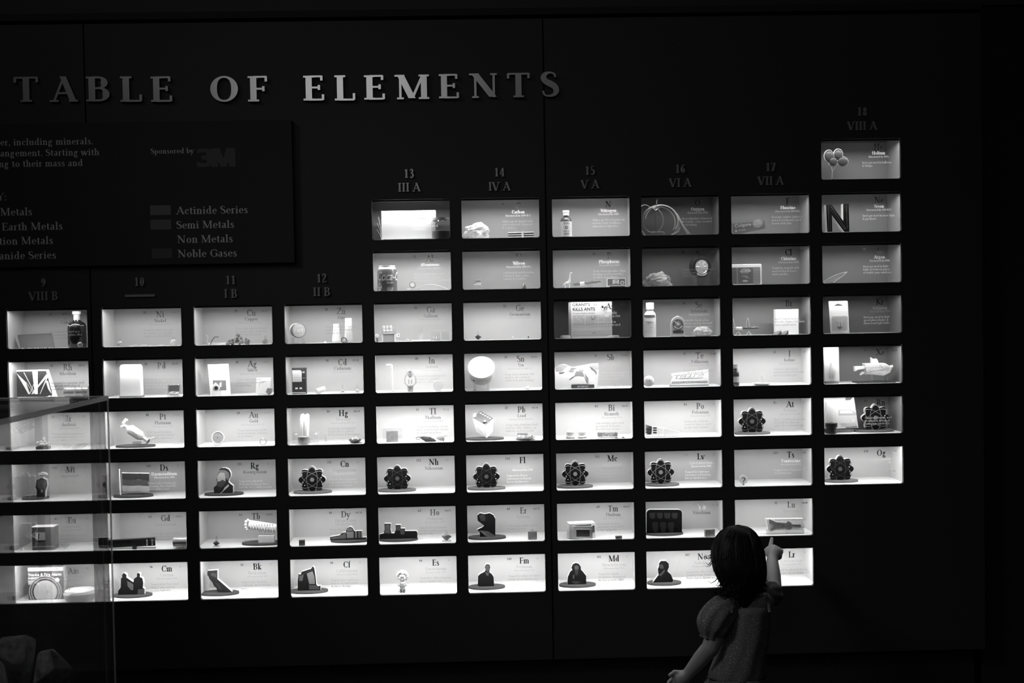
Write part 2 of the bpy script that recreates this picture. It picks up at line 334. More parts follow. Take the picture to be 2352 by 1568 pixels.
# col row number symbol weight name discovery description | tones number,symbol,weight,name,discovery,description | back-wall grey, print albedo
TXT = """18 1 2|He||Helium|Discovered in 1895|Inert gas used in balloons/& blimps|fd-www|108 .3
18 2 10|Ne|20|Neon|Discovered in 3000 B.C.|Inert gas used in neon signs/& gas lasers|fdfwww|112 .3
18 3 18|Ar|39|Argon|Discovered in 1894|Inert gas used in light/bulbs & between panes/of double pane windows|wmfwww|100 .3
18 4 36|Kr||Krypton|Discovered in 1898|Inert gas, used in high-/speed photo flashes &/fluorescent light bulbs|-d-ffh|78 .17
18 5 54|Xe|131.30|Xenon|Discovered in 1898|Inert gas used in auto/headlights & high-speed/operating lights|mdm--g|112 .2
18 6 86|Rn|?|Radon|Discovered in 1900|Chemical element, used/in radiation therapy &/earthquake prediction|mdm--g|100 .2
18 7 118|Og|294|Oganesson|Discovered in 2006|Named for physicist Yuri/Oganessian, has no known/uses|mdfggg|180 .5
13 2 5|B||Boron|Discovered in 1808|Disinfectant for use/on skin (boric acid) &/detergents|------w|118 .18
14 2 6|C||Carbon|Discovered in 5000 B.C.|Makes up the hardest and/softest minerals (diamond/& graphite)|mm-wwh|155 .4
15 2 7|N||Nitrogen|Discovered in 1772|Makes up 78% of Earth's air,/used in foods, fertilizers,/ammonia & explosives|fd-wwh|160 .4
16 2 8|O||Oxygen|Discovered in 1774|Most abundant element in/the Earth's crust, essential/for breathing|-d-hhh|66 .22
17 2 9|F||Fluorine|Discovered in 3000 B.C.|Prevents cavities (added to/water & toothpaste), used/in non-stick pans|fd-whh|110 .3
13 3 13|Al|26.98|Aluminum|Discovered in 3000 B.C.|Strong, lightweight metal/used in cars & airplanes,/crucial in rockets & appliances|mmfhhh|190 .5
14 3 14|Si||Silicon|Discovered in 3000 B.C.|Lightweight metal used in/computer chips, glass,/cement, & ceramics|fm-wwh|150 .4
15 3 15|P|30.97|Phosphorus|Discovered in 1669|From Greek phosphor (light/bearing), used in matches/& others in fertilizers|mmfwhh|152 .4
16 3 16|S|32.07|Sulfur|Discovered in 1777|Found in tires & gunpowder,/used in vulcanized from/rubber & matches|ddf--f|82 .22
17 3 17|Cl|35.45|Chlorine|Discovered in 1774|Found in stomach acid,/used in bleach & as a/water purifier|-dmwhh|108 .3
9 4 27|Co||Cobalt|Discovered in 1735|In vitamin B12, used as a/blue colorant in glass, tiles,/pottery & paints|mm-mff|138 .4
10 4 28|Ni|58.69|Nickel|Discovered in 1751|Found in meteorites and/the Earth's core, used in/stainless steel & nickels|mmfmff|158 .45
11 4 29|Cu|63.55|Copper|Discovered in 8000 B.C.|From Latin cuprum (island/of Cyprus), fine conductor/of heat and electricity|mmmmff|158 .45
12 4 30|Zn|65.41|Zinc|Discovered in 1500|Essential nutrient, used in/medicines, sun block &/galvanized steel|mmfmff|168 .45
13 4 31|Ga|69.72|Gallium|Discovered in 1875|Has low melting point, used/in semiconductors, LED's/& solar cells|mmfmfg|182 .5
14 4 32|Ge|72.64|Germanium|Discovered in 1886|Named after Germany,/used in electronics/& wide-angle lenses|mmfmfg|188 .5
15 4 33|As|74.92|Arsenic|Discovered in 1250|Poisonous, used as/rat poison & in treated/wood|mmf hww|78 .22
16 4 34|Se|78.96|Selenium|Discovered in 1817|From the Greek selene/(Moon), used in dandruff/shampoo & light sensors|mmfmhh|128 .35
17 4 35|Br||Bromine|Discovered in 1826|Liquid element used in/pesticides, flame retardants/& water purification|-d---g|125 .24
9 5 45|Rh|102.91|Rhodium|Discovered in 1803|Resistant to corrosion, used/in aircraft spark plugs &/searchlights|mmmmfm|195 .42
10 5 46|Pd|106.42|Palladium|Discovered in 1803|From Greek Pallas (goddess/of wisdom), used in white/gold & dental alloys|mmmffg|190 .4
11 5 47|Ag|107.87|Silver|Discovered in 4000 B.C.|From Latin argentum/(silver), used in mirrors/& quick film|mmfmff|190 .5
12 5 48|Cd|112.41|Cadmium|Discovered in 1817|Soft metal used in paints/(such as cadmium yellow),/batteries & solder|mmmmfg|200 .5
13 5 49|In|114.82|Indium|Discovered in 1863|Low melting point metal/used in fire sprinkler/heads & solder|mmffgg|228 .6
14 5 50|Sn|118.71|Tin|Discovered in 4000 B.C.|From Latin stannum (tin),/used as can coating &/solder & in glass making|mmmmff|232 .6
15 5 51|Sb|121.76|Antimony|Discovered in 1700|From Latin antibium, made/used as a fire retardant in/fabrics & in batteries|mmmggh|205 .5
16 5 52|Te|127.60|Tellurium|Discovered in 1782|From Latin tellus (Earth),/used in solar cells/& rubber|mmmmff|208 .5
17 5 53|I|126.90|Iodine|Discovered in 1811|Added to salt to help/maintain thyroid function,/used as an antiseptic|mmfmff|208 .5
9 6 77|Ir|192.22|Iridium|Discovered in 1803|From Latin iris (rainbow),/used in spark plugs/& pen tips|mmfmff|190 .5
10 6 78|Pt|195.08|Platinum|Discovered in 1735|From Spanish platina/(silver), used in jewelry/& catalytic converters|dmfmff|195 .5
11 6 79|Au|196.97|Gold|Discovered in 4000 B.C.|From Latin aurum (gold),/used in jewelry, dentistry/& electronics|mmfmff|208 .5
12 6 80|Hg|200.59|Mercury|Discovered in 4000 B.C.|From Latin hydragyrum/(liquid silver), used in/thermometers & barometers|mdmfff|195 .5
13 6 81|Tl|204.38|Thallium|Discovered in 1861|From Greek thallos (green/twig), used in light sensors/& rat and ant poison|mmfmff|235 .65
14 6 82|Pb|207.20|Lead|Discovered in 4000 B.C.|From Latin plumbum (lead),/used in solder, bullets, car/batteries, & lead crystal|mmmmff|226 .6
15 6 83|Bi|208.98|Bismuth|Discovered in 1753|Low melting point, used/in stomach medicines,/fire detectors & fuses|mmmmff|228 .6
16 6 84|Po|?|Polonium|Discovered in 1898|Radioactive element/found in tobacco, used/in anti-static brushes|mmmmff|218 .55
17 6 85|At|?|Astatine|Discovered in 1940|Rare - total known amount/on Earth less than one/ounce, has no known uses|mdmfff|190 .5
9 7 109|Mt|?|Meitnerium|Discovered in 1982|Named for physicist Lise/Meitner, has no known/uses|mdmfgg|150 .45
10 7 110|Ds|?|Darmstadtium|Discovered in 1994|Named after Darmstadt,/Germany, has a half-life/of 0.1 millisecond|mdmwwh|135 .4
11 7 111|Rg|?|Roentgenium|Discovered in 1994|Named for physicist/Wilhelm Roentgen, has a/half-life of 1.5 milli-seconds|mdmmfh|142 .4
12 7 112|Cn|285|Copernicium|Discovered in 1996|Named after astronomer/Copernicus in 2010. Very/radioactive element|mdffhh|168 .5
13 7 113|Nh|286|Nihonium|Discovered in 2004|From Japanese, Nihon/(Japan), has no known/uses|mdfmgg|190 .5
14 7 114|Fl|289|Flerovium|Discovered in 1998|Named for Flerov/Laboratory in Russia,/has no known uses|mdfgww|188 .5
15 7 115|Mc|289|Moscovium|Discovered in 2003|Named after Moscow, has/no known uses|mdfgfg|160 .45
16 7 116|Lv|293|Livermorium|Discovered in 2000|Named for Lawrence/Livermore Laboratory,/has no known uses|fdfhww|168 .45
17 7 117|Ts|294|Tennessine|Discovered in 2010|Named after Tennessee, has/no known uses.|mdfwhh|150 .45
9 8 63|Eu|151.96|Europium|Discovered in 1901|Named after Europe, used/in color televisions|mmffff|150 .45
10 8 64|Gd|157.25|Gadolinium|Discovered in 1886|Named after John Gadolin,/used in CDs, reactors &/computer memory chips|mmmf-f|140 .45
11 8 65|Tb|158.93|Terbium|Discovered in 1843|Used in sonar/systems|mmm---|140 .45
12 8 66|Dy|162.50|Dysprosium|Discovered in 1886|Most often used in/nuclear reactors|mmmfff|165 .5
13 8 67|Ho|164.93|Holmium|Discovered in 1878|Named after Stockholm,/Sweden, used in nuclear/reactor rods|mmmfff|165 .5
14 8 68|Er|167.26|Erbium|Discovered in 1842|Colors glass pink, used in/welding glasses|mmmf-f|162 .5
15 8 69|Tm|168.93|Thulium|Discovered in 1879|Rare metal used in/microwaves & portable/X-ray equipment|mmmmff|168 .5
16 8 70|Yb|173.04|Ytterbium|Discovered in 1878||ghfm--|155 .45
17 8 71|Lu|174.97|Lutetium|Discovered in 1907|From Greek Lutetia (Paris)|mmmf-f|165 .5
9 9 95|Am|?|Americium|Discovered in 1944|Used in smoke/detectors &/x-ray machines|mmmfff|205 .55
10 9 96|Cm|?|Curium|Discovered in 1944|Named after Pierre and/Marie Curie, used in/nuclear batteries|mdmfff|210 .55
11 9 97|Bk|?|Berkelium|Discovered in 1949|Named after Berkeley,/California, has no known/uses|mdmfff|208 .55
12 9 98|Cf|?|Californium|Discovered in 1950|Named after California,/used in oil exploration/& cancer therapy|mdmfff|216 .55
13 9 99|Es|?|Einsteinium|Discovered in 1952|Named for Albert Einstein,/has no known uses|mdmfff|220 .55
14 9 100|Fm|?|Fermium|Discovered in 1955|Named for physicist Enrico/Fermi, has no known uses|mdmfff|228 .6
15 9 101|Md|?|Mendelevium|Discovered in 1957|Named for Dmitri/Mendeleev, designer of/the first periodic table|mdmfff|226 .6
16 9 102|No|?|Nobelium|Discovered in 1963|Named for Alfred Nobel,/founder of the Nobel/Prizes, has no known uses|mdmfff|218 .55
17 9 103|Lr|?|Lawrencium|Discovered in 1961|Named for physicist Ernest/Lawrence, has no known uses|mdmfff|224 .6"""
CELLS = {}
for ln in TXT.split('\n'):
    a = ln.split('|'); c, r, num = a[0].split(); c, r = int(c), int(r); bg, alb = a[7].split()
    CELLS[a[1]] = dict(col=c, row=r, num=num, sym=a[1], wt=a[2], name=a[3], disc=a[4], desc=a[5].split('/'), tone=a[6].replace(' ', ''), bg=float(bg), alb=float(alb),
                       x0=XL[c], x1=XR[c], z0=ZB[r], z1=ZT[r])
HOLES = [(c['x0']-.004, c['x1']+.004, c['z0']-.004, c['z1']+.004) for c in CELLS.values()]
# cells left of the frame, dark and plain, are not built
seams = [-1.29, .1985]
edges = [W_L, seams[0]-.0025, seams[0]+.0025, seams[1]-.0025, seams[1]+.0025, W_R]
for k in range(3):
    a, b = edges[2*k], edges[2*k+1]; H = [h for h in HOLES if h[0] > a and h[1] < b]
    xs = sorted({a, b, *[h[0] for h in H], *[h[1] for h in H]}); zs = sorted({W_BOT, W_TOP, *[h[2] for h in H], *[h[3] for h in H]})
    mb = MB(WALL)
    for i in range(len(xs)-1):
        for j in range(len(zs)-1):
            cx, cz = (xs[i]+xs[i+1])/2, (zs[j]+zs[j+1])/2
            if any(h[0] < cx < h[1] and h[2] < cz < h[3] for h in H): continue
            mb.add([(xs[i], 0, zs[j]), (xs[i+1], 0, zs[j]), (xs[i+1], 0, zs[j+1]), (xs[i], 0, zs[j+1])], [(0, 1, 2, 3)])
    for q0, q1 in (((a, W_BOT), (a, W_TOP)), ((b, W_BOT), (b, W_TOP)), ((a, W_BOT), (b, W_BOT)), ((a, W_TOP), (b, W_TOP))):
        mb.add([(q0[0], 0, q0[1]), (q1[0], 0, q1[1]), (q1[0], .018, q1[1]), (q0[0], .018, q0[1])], [(0, 1, 2, 3)])
    struct(mb.build('wall_back'))
deep = gray(.012, .8)
for k, s in enumerate(seams):
    struct(MB(deep).box(s-.02, s+.02, .0185, .022, W_BOT, W_TOP).build('trim_%d' % (k+1)))
struct(MB(WALL).box(-2.4, 1.9, .035, .06, W_TOP+.036, 3.4).build('wall_back_upper'))
struct(MB(gray(.02, .7)).box(-2.4, W_R, -.004, .03, W_TOP+.012, W_TOP+.034).build('trim_3'))
plinth = MB(gray(.014, .7)); plinth.box(-2.25, -.4535, .04, .08, 0, W_BOT-.006); plinth.box(-.4520, W_R-.02, .04, .08, 0, W_BOT-.006)
struct(plinth.build('baseboard_back'))
struct(MB(gray(.01, .8)).box(-2.4, 1.9, .30, .32, 0, 3.4).build('wall_back_void'))
struct(MB(gray(.012, .8)).box(W_R+.012, 3.0, .05, .07, 0, 3.4).build('wall_right_recess'))
struct(MB(gray(.02, .8)).box(3.0, 3.05, -7, .4, 0, 4.6).build('wall_right'))
struct(MB(gray(.03, .8)).box(-4.0, -3.95, -7, .4, 0, 4.6).build('wall_left'))
struct(MB(gray(.03, .8)).box(-4, 3.05, -7.05, -7, 0, 4.6).build('wall_front'))
struct(MB(gray(.02, .35, 0, .1, 30)).box(-4, 3.05, -7, .4, -.05, 0).build('floor'))
struct(MB(gray(.02, .9)).box(-4, 3.05, -7, .4, 4.6, 4.65).build('ceiling'))

# ------------------------------------------------------------------ display boxes
def lin(v):
    v /= 255.; return v/12.92 if v < .04045 else ((v+.055)/1.055)**2.4
PANE = clear(.985, 0, 0, .03)
VAL = gray(.05, .4)
for cid, c in CELLS.items():
    x0, x1, z0, z1 = c['x0'], c['x1'], c['z0'], c['z1']; wd, ht = x1-x0, z1-z0; cx = (x0+x1)/2
    lab = 'lit display box of element %s, %s, with glass front' % (c['num'], c['name'].lower())
    t = thing('display_box', lab, 'display box', (cx, 0, z0), 0, 'periodic table display boxes')
    a, b = -wd/2, wd/2; hz = ht
    # cabinet: back panel, floor, sides, top
    G = .013
    mb = MB(gray(c['alb'], .9)); mb.add([(a-G, BD, -.0015), (b+G, BD, -.0015), (b+G, BD, hz+.012), (a-G, BD, hz+.012)], [(0, 1, 2, 3)]); mb.build('back_panel', t)
    mb = MB(gray(.8, .85)); mb.add([(a-G, LIP, -.0015), (b+G, LIP, -.0015), (b+G, BD, -.0015), (a-G, BD, -.0015)], [(0, 1, 2, 3)]); mb.build('shelf', t)
    for s in (a-G, b+G):
        mb = MB(gray(min(.8, c['alb']*1.25), .85)); mb.add([(s, LIP, -.0015), (s, BD, -.0015), (s, BD, hz+.012), (s, LIP, hz+.012)], [(0, 1, 2, 3)]); mb.build('side_panel', t)
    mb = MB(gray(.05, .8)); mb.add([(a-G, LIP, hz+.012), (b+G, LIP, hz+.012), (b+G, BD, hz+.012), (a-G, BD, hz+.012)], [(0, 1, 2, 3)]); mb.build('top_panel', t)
    mb = MB(VAL).box(a-G+.001, b+G-.001, .0125, .0182, hz-.0062, hz+.011); mb.box(a-G+.001, b+G-.001, .0285, .030, hz-.0018, hz+.011); mb.box(a-G+.001, b+G-.001, .0182, .0285, hz+.004, hz+.011); mb.build('light_valance', t)
    # bezel with rounded corners
    n = 5; inn = rrect(a, b, 0, hz, .007, n); out = []
    for px, pz in inn:
        qx = b+.005 if px > 0 else a-.005; qz = hz+.005 if pz > hz/2 else -.005; out.append((px, pz, qx, qz))
    m = len(inn); mb = MB(WALL); vs = []
    for px, pz, qx, qz in out:
        ox = qx if abs(px) > wd/2-.0071 else px; oz = qz if (pz > hz-.0071 or pz < .0071) else pz
        vs += [(ox, -.0008, oz), (px, -.0008, pz), (px, LIP, pz)]
    fs = []
    for i in range(m):
        j = (i+1) % m; fs += [(3*i, 3*i+1, 3*j+1, 3*j), (3*i+1, 3*i+2, 3*j+2, 3*j+1)]
    mb.add(vs, fs); mb.build('bezel', t)
    pane = MB(PANE).box(a+.0005, b-.0005, .0045, .0070, .0005, hz-.0005).build('glass_pane', t)
    # lettering on the inside of the pane
    def X(f): return a+f*wd
    def Zf(f): return hz-f*ht
    T = (c['tone']+'------')[:7]; Y = .0073
    if cid == 'B': T = '-----w-'
    def put(nm, tone, fn):
        if tone == '-': return
        q = MB(INK[tone]); fn(q)
        if q.f: q.build(nm, pane, fix=False)
    put('atomic_number', T[0], lambda q: text(q, c['num'], .0082, X(.535), Zf(.175), Y, 'c', 1, 8, wide=1.06))
    put('element_symbol', T[1], lambda q: text(q, c['sym'], .0203, X(.73), Zf(.272), Y, 'c', 1, 20))
    put('atomic_weight', T[2], lambda q: text(q, c['wt'], .0062, X(.90), Zf(.178), Y, 'c', 1, 8, wide=1.06))
    put('element_name', T[3], lambda q: text(q, c['name'], .0106, X(.73), Zf(.392), Y, 'c', 1 if T[3] in 'wgh' else 0, 10, track=5, wide=1.06))
    put('discovery_line', T[4], lambda q: text(q, c['disc'], .0064, X(.73), Zf(.468), Y, 'c', 1 if T[4] in 'wgh' else 0, 6, track=4, wide=1.07))
    def desc(q):
        for k, s in enumerate(c['desc']): text(q, s, .0071, X(.522), Zf(.612+.0775*k), Y, 'l', 1 if T[5] in 'wgh' else 0, 6, track=4, wide=1.06)
    put('description', T[5], desc)
    # LED strip behind the top lip
    l = bpy.data.lights.new('led_strip', 'AREA'); l.shape = 'RECTANGLE'; l.size = wd+.012; l.size_y = .004
    l.energy = LED_GAIN*lin(c['bg'])/c['alb']
    lo = bpy.data.objects.new('led_strip', l); COL.objects.link(lo); lo.parent = t; lo.location = (0, .0214, hz-.0002); lo.rotation_euler = (math.radians(20), 0, 0)
    c['pane'] = pane

# ------------------------------------------------------------------ title letters, column headings
TITLE = [('T', 36.6, 91, 178, 236, 'opening letter of the word TABLE'), ('A', 118, 181, 177, 236, 'second letter of the word TABLE'), ('B', 202, 254, 177, 235, 'middle letter of the word TABLE, beside the wall seam'),
         ('L', 280, 328, 177, 236, 'fourth letter of the word TABLE'), ('E', 350, 397, 177, 236, 'closing letter of the word TABLE'), ('O', 486, 548, 176, 236, 'round opening letter of the word OF'), ('F', 572, 615, 176, 235, 'second letter of the word OF, brightly lit'),
         ('E', 699, 745, 175, 233, 'opening letter of the word ELEMENTS'), ('L', 770.5, 816, 174.5, 233, 'second letter of the word ELEMENTS'), ('E', 838, 884, 174, 231, 'third letter of the word ELEMENTS, before M'), ('M', 908, 985.5, 173, 230, 'wide letter in the middle of ELEMENTS'),
         ('E', 1009, 1053.5, 171.5, 228, 'letter of ELEMENTS between M and N'), ('N', 1078.6, 1141, 170, 227, 'letter of ELEMENTS after the third E'), ('T', 1165, 1216, 169, 225.5, 'next to last letter of ELEMENTS'), ('S', 1242, 1283, 166, 224.5, 'last letter of ELEMENTS, crossing the wall seam')]
def foil(rough=.3):
    return gray(.72, rough-.08, .6, .02, 14)
for k, (ch, u0, u1, v0, v1, d) in enumerate(TITLE):
    p0 = at(u0, v1); p1 = at(u1, v0); cap = (p1.z-p0.z); wd = p1.x-p0.x
    adv, vs, fs = glyph(ch, 1, 32); xa = min(v[0] for v in vs); xb = max(v[0] for v in vs); za = min(v[1] for v in vs); zb = max(v[1] for v in vs)
    Q = [((x-xa)/(xb-xa)*wd-wd/2, (z-za)/(zb-za)*cap) for x, z in vs]
    mb = MB(foil())
    for i_, f in enumerate(fs): mb.prism([Q[i] for i in f], -.014-1.5e-5*(i_ % 40), -.0002, gray(.1, .5))
    o = mb.build('title_letter', None, loc=((p0.x+p1.x)/2, 0, p0.z), fix=False)
    tag(o, 'raised metallic letter %s, %s' % (ch, d), 'letter', 'title letters on the wall')
ROM = {9: ('9', 'VIII B', 102, 639, 670), 10: ('10', '-', 322, 637, 675), 11: ('11', 'I B', 531.5, 633, 664), 12: ('12', 'II B', 740, 629, 660), 13: ('13', 'III A', 940.5, 389, 420.5), 14: ('14', 'IV A', 1147.5, 386, 418.5),
       15: ('15', 'V A', 1355.5, 382, 413.5), 16: ('16', 'VI A', 1562.5, 378, 410), 17: ('17', 'VII A', 1770, 374, 405.5), 18: ('18', 'VIII A', 1980, 247, 279.5)}
for col, (nm, rm, u, v1, v2) in ROM.items():
    for s, v, kind in ((nm, v1, 'column_number'), (rm, v2, 'group_numeral')):
        if s == '-':
            a, b = at(288, 682), at(357, 675.5)
            o = MB(foil(.35)).box(-(b.x-a.x)/2, (b.x-a.x)/2, -.006, 0, 0, b.z-a.z).build('heading_bar', None, loc=((a.x+b.x)/2, 0, a.z)); tag(o, 'plain metallic bar under the raised number 10', 'sign bar'); continue
        p = at(u, v+19.6); t = thing(kind, ('raised metallic column number %s above the %s heading' % (s, {'-': 'bar'}.get(rm, rm))) if kind == 'column_number' else 'raised metallic group numeral %s under the number %s' % (s, nm), 'sign', (p.x, 0, p.z), 0, 'column headings')
        cap = .0282; trk = 6; W = textw(s, cap, 1, trk); x = -W/2
        for ch in s:
            adv, vs, fs = glyph(ch, 1, 20)
            if ch != ' ':
                mb = MB(foil(.35)); Q = [(x+a*cap/100, b*cap/100) for a, b in vs]
                for i_, f in enumerate(fs): mb.prism([Q[i] for i in f], -.006-1.5e-5*(i_ % 40), -.0002)
                mb.build('digit' if ch.isdigit() else 'letter', t, fix=False)
            x += (adv+trk)*cap/100

# ------------------------------------------------------------------ information panel
pz1, pz0, px1 = 2.133, 1.672, -.6215; px0 = -2.05
pan = thing('information_panel', 'wide dark information panel with grey text and key swatches on the wall', 'sign', (px1, 0, pz0))
PB = gray(.016, .6, 0, .1, 400)
MB(PB).box(px0-px1, 0, -.022, -.0005, 0, pz1-pz0).build('board', pan, bevel=.0015)
PINK = gray(.8, .6); PY = -.0224
def ptext(nm, s, u, v, capu, al, mat, wt=0):
    p = at(u, v, PY); q = MB(mat); text(q, s, capu*.001437, p.x-px1, p.z-pz0, PY, al, wt, 12, track=4, wide=1.22); q.build(nm, pan, fix=False)
for s, u, v in (('nature of matter, including minerals.', 215, 331), ('atomic arrangement. Starting with', 229, 356), ('according to their mass and', 191, 381)): ptext('paragraph_line', s, u, v, 14.8, 'r', PINK)
ptext('key_heading', 'KEY:', 16, 460, 16.5, 'r', gray(.6, .6))
for s, u, v in (('Alkali Metals', 75, 494), ('Alkaline Earth Metals', 145, 527), ('Transition Metals', 123, 560), ('Lanthanide Series', 130, 593.5)): ptext('key_entry', s, u, v, 17, 'r', PINK)
for s, u, v in (('Actinide Series', 405, 492), ('Semi Metals', 405, 525), ('Non Metals', 407, 558), ('Noble Gases', 408, 591)): ptext('key_entry', s, u, v, 17, 'l', PINK)
ptext('sponsor_line', 'Sponsored by', 346, 353, 11.6, 'l', PINK)
for u0, v0, u1, v1, k in ((345, 471, 392, 494, .17), (346, 504, 393, 527.5, .14), (348, 537, 394, 560, .022), (348.5, 570, 395, 593.5, .075)):
    a, b = at(u0, v1, PY), at(u1, v0, PY)
    if k > .03: MB(gray(k, .6)).box(a.x-px1, b.x-px1, -.0226, -.0215, a.z-pz0, b.z-pz0).build('key_swatch', pan)
a, b = at(452, 384, PY), at(540, 339.5, PY); q = MB(gray(.1, .6)); wl = b.x-a.x
sans(q, '3', wl*.44, b.z-a.z, a.x-px1, a.z-pz0, PY, .03); mw, mh, mx = wl*.62, b.z-a.z, a.x-px1+wl*.38; [q.poly([(mx+mw*x, a.z-pz0+mh*z) for x, z in P], PY-.0002-.00005*i) for i, P in enumerate((((0, 0), (.27, 0), (.27, 1), (0, 1)), ((.73, 0), (1, 0), (1, 1), (.73, 1)), ((.0, 1), (.36, 1), (.61, 0), (.39, 0)), ((.64, 1), (1, 1), (.61, 0), (.39, 0))))]; q.build('sponsor_logo', pan, fix=False)

# ------------------------------------------------------------------ clear display case with rocks, in front of the wall
CX = -.7805; CY1 = -1.385; CY0 = -2.75; CZ1 = 1.342; CZ0 = .68; CW = 1.1; th = .009
case = thing('display_case', 'large clear display case full of rocks standing in front of the wall', 'display case', (CX, CY1, 0))
CL = clear(.93, .0, .012, .045)
mk = lambda nm, *b: MB(CL).box(*b).build(nm, case)
mk('side_pane', -th, 0, CY0-CY1, 0, CZ0, CZ1-th)
mk('side_pane', -CW, -CW+th, CY0-CY1, 0, CZ0, CZ1-th)
mk('back_pane', -CW+th, -th, -th, 0, CZ0, CZ1-th)
mk('front_pane', -CW+th, -th, CY0-CY1, CY0-CY1+th, CZ0, CZ1-th)
mk('top_pane', -CW, 0, CY0-CY1, 0, CZ1-th, CZ1)
EDGE = clear(.8, .3, .4)
MB(EDGE).box(-.0016, .0014, -.0014, .0016, CZ0, CZ1).build('edge_strip', case)
MB(EDGE).box(-.0016, .0014, CY0-CY1, 0, CZ1-.008, CZ1+.001).build('edge_strip', case)
MB(EDGE).box(-CW, 0, -.0014, .0016, CZ1-.005, CZ1+.001).build('edge_strip', case)
MB(gray(.02, .6)).box(-CW-.02, .02, CY0-CY1-.02, .02, 0, CZ0).build('plinth', case, bevel=.004)
random.seed(11)
ROCKS = [(-.085, -.10, .070, 0), (-.225, -.10, .068, 0), (-.082, -.25, .070, 0), (-.22, -.25, .066, 0), (-.075, -.395, .062, 0), (-.21, -.40, .066, 0),
         (-.15, -.15, .064, .118), (-.062, -.175, .050, .125), (-.14, -.31, .060, .115), (-.24, -.19, .056, .118), (-.45, -.20, .14, 0), (-.50, -.52, .16, 0), (-.80, -.35, .19, 0), (-.16, -.66, .13, 0)]
WH = ['lowest at the corner nearest the wall', 'low against the back pane', 'low by the side pane, second from the wall', 'low behind the second side pane rock', 'low by the side pane, third from the wall', 'low behind the third side pane rock',
      'highest, over the corner', 'smallest upper one, against the side pane', 'upper one farther from the wall', 'upper one against the back pane', 'large one in the middle of the back pane', 'large one in the middle of the floor', 'largest, at the far end', 'large one nearest the viewer']
for k, (rx, ry, s, lift) in enumerate(ROCKS):
    pts = [(random.gauss(0, 1), random.gauss(0, 1), random.gauss(0, 1)) for _ in range(16)]
    pts = [tuple(Vector(p).normalized()*s*random.uniform(.75, 1.0)) for p in pts]; zmin = min(p[2] for p in pts)
    o = MB(gray(.3, .5, 0, .5, 60, .5)).hull(pts).build('rock', None, bevel=.004, loc=(CX+rx, CY1+ry, CZ0-zmin+lift-.001))
    tag(o, 'grey angular rock in the clear case, ' + WH[k], 'rock', 'rocks in the clear display case')
_gray0 = gray
def gray(k, rough=.6, metal=0.0, bump=0.0, scale=200.0, vary=0.0, spec=.5): return _gray0(k, max(rough, .2) if metal else rough, metal*.4, bump, scale, vary, spec)
chrome = gray(.85, .25, .9); steel = gray(.6, .3, .9)
# ------------------------------------------------------------------ what stands in the boxes
def frame(cid, reg, x0, x1, yt, yd):
    zf = CELLS[cid]['z0']-.0014; p = at(*zp(reg, x0, yt), yd); q = at(*zp(reg, x1, yt), yd)
    return (p.x+q.x)/2, q.x-p.x, zf, (p.z+q.z)/2-zf
def obj(cid, reg, x0, x1, yt, yd, name, label, cat, rz=0, group=None):
    cx, wd, zf, h = frame(cid, reg, x0, x1, yt, yd)
    return thing(name, label, cat, (cx, yd, zf), rz, group), wd, h
def rel(t, reg, pts):
    o = t.location; r = []
    for X, Y in pts:
        p = at(*zp(reg, X, Y), o.y); r.append((p.x-o.x, max(p.z-o.z, 0.0)))
    return r
def nm(cid): return CELLS[cid]['name'].lower()
def inbox(cid): return 'in the %s box' % nm(cid)
def disc(t, reg, x0, x1, yt, mat=None, hh=.0065):
    p = at(*zp(reg, x0, yt), t.location.y); q = at(*zp(reg, x1, yt), t.location.y); cx = (p.x+q.x)/2-t.location.x; r = (q.x-p.x)/2
    P = [(cx+r*math.cos(2*math.pi*i/48), .034*math.sin(2*math.pi*i/48)) for i in range(48)]
    mb = MB(mat or gray(.06, .7)); mb.add([(x, y, 0) for x, y in P]+[(x, y, hh) for x, y in P], [tuple(range(48)), tuple(range(95, 47, -1))]+[(i, (i+1) % 48, 48+(i+1) % 48, 48+i) for i in range(48)])
    return mb.build('base_disc', t)
YC = .082
def cutout(cid, reg, outline, base, name, label, cat, tones=(), k=.035, edge=True, lines=(), th=.016):
    """a printed figure cut from foam board, standing on a low round base"""
    xs = [p[0] for p in outline]; t, wd, h = obj(cid, reg, min(xs), max(xs), min(p[1] for p in outline), YC, name, label, cat, 0, 'printed cutouts in the boxes')
    if base: disc(t, reg, *base)
    P = rel(t, reg, outline); lo = min(z for x, z in P); hh = .0065 if base else 0
    P = [(x, z if z > lo+.004 else hh) for x, z in P]; P = [(x, max(z, hh)) for x, z in P]
    mb = MB(gray(k*.4, .9, spec=.05)); mb.prism(P, -th/2, th/2, board if edge else None)
    for i, (pts, kk) in enumerate(tones):
        mb.use(gray(kk*.5, .9, spec=.05)); mb.poly([(x, max(z, hh)) for x, z in rel(t, reg, pts)], -th/2-.0002-.00005*i)
    for pts, wl, kk in lines:
        mb.use(gray(kk*.5, .9, spec=.05)); q = rel(t, reg, pts)
        for a, b in zip(q, q[1:]):
            dx, dz = b[0]-a[0], b[1]-a[1]; L = math.hypot(dx, dz) or 1; nx, nz = -dz/L*wl, dx/L*wl
            mb.poly([(a[0]+nx, a[1]+nz), (b[0]+nx, b[1]+nz), (b[0]-nx, b[1]-nz), (a[0]-nx, a[1]-nz)], -th/2-.0006)
    mb.build('printed_panel', t); return t

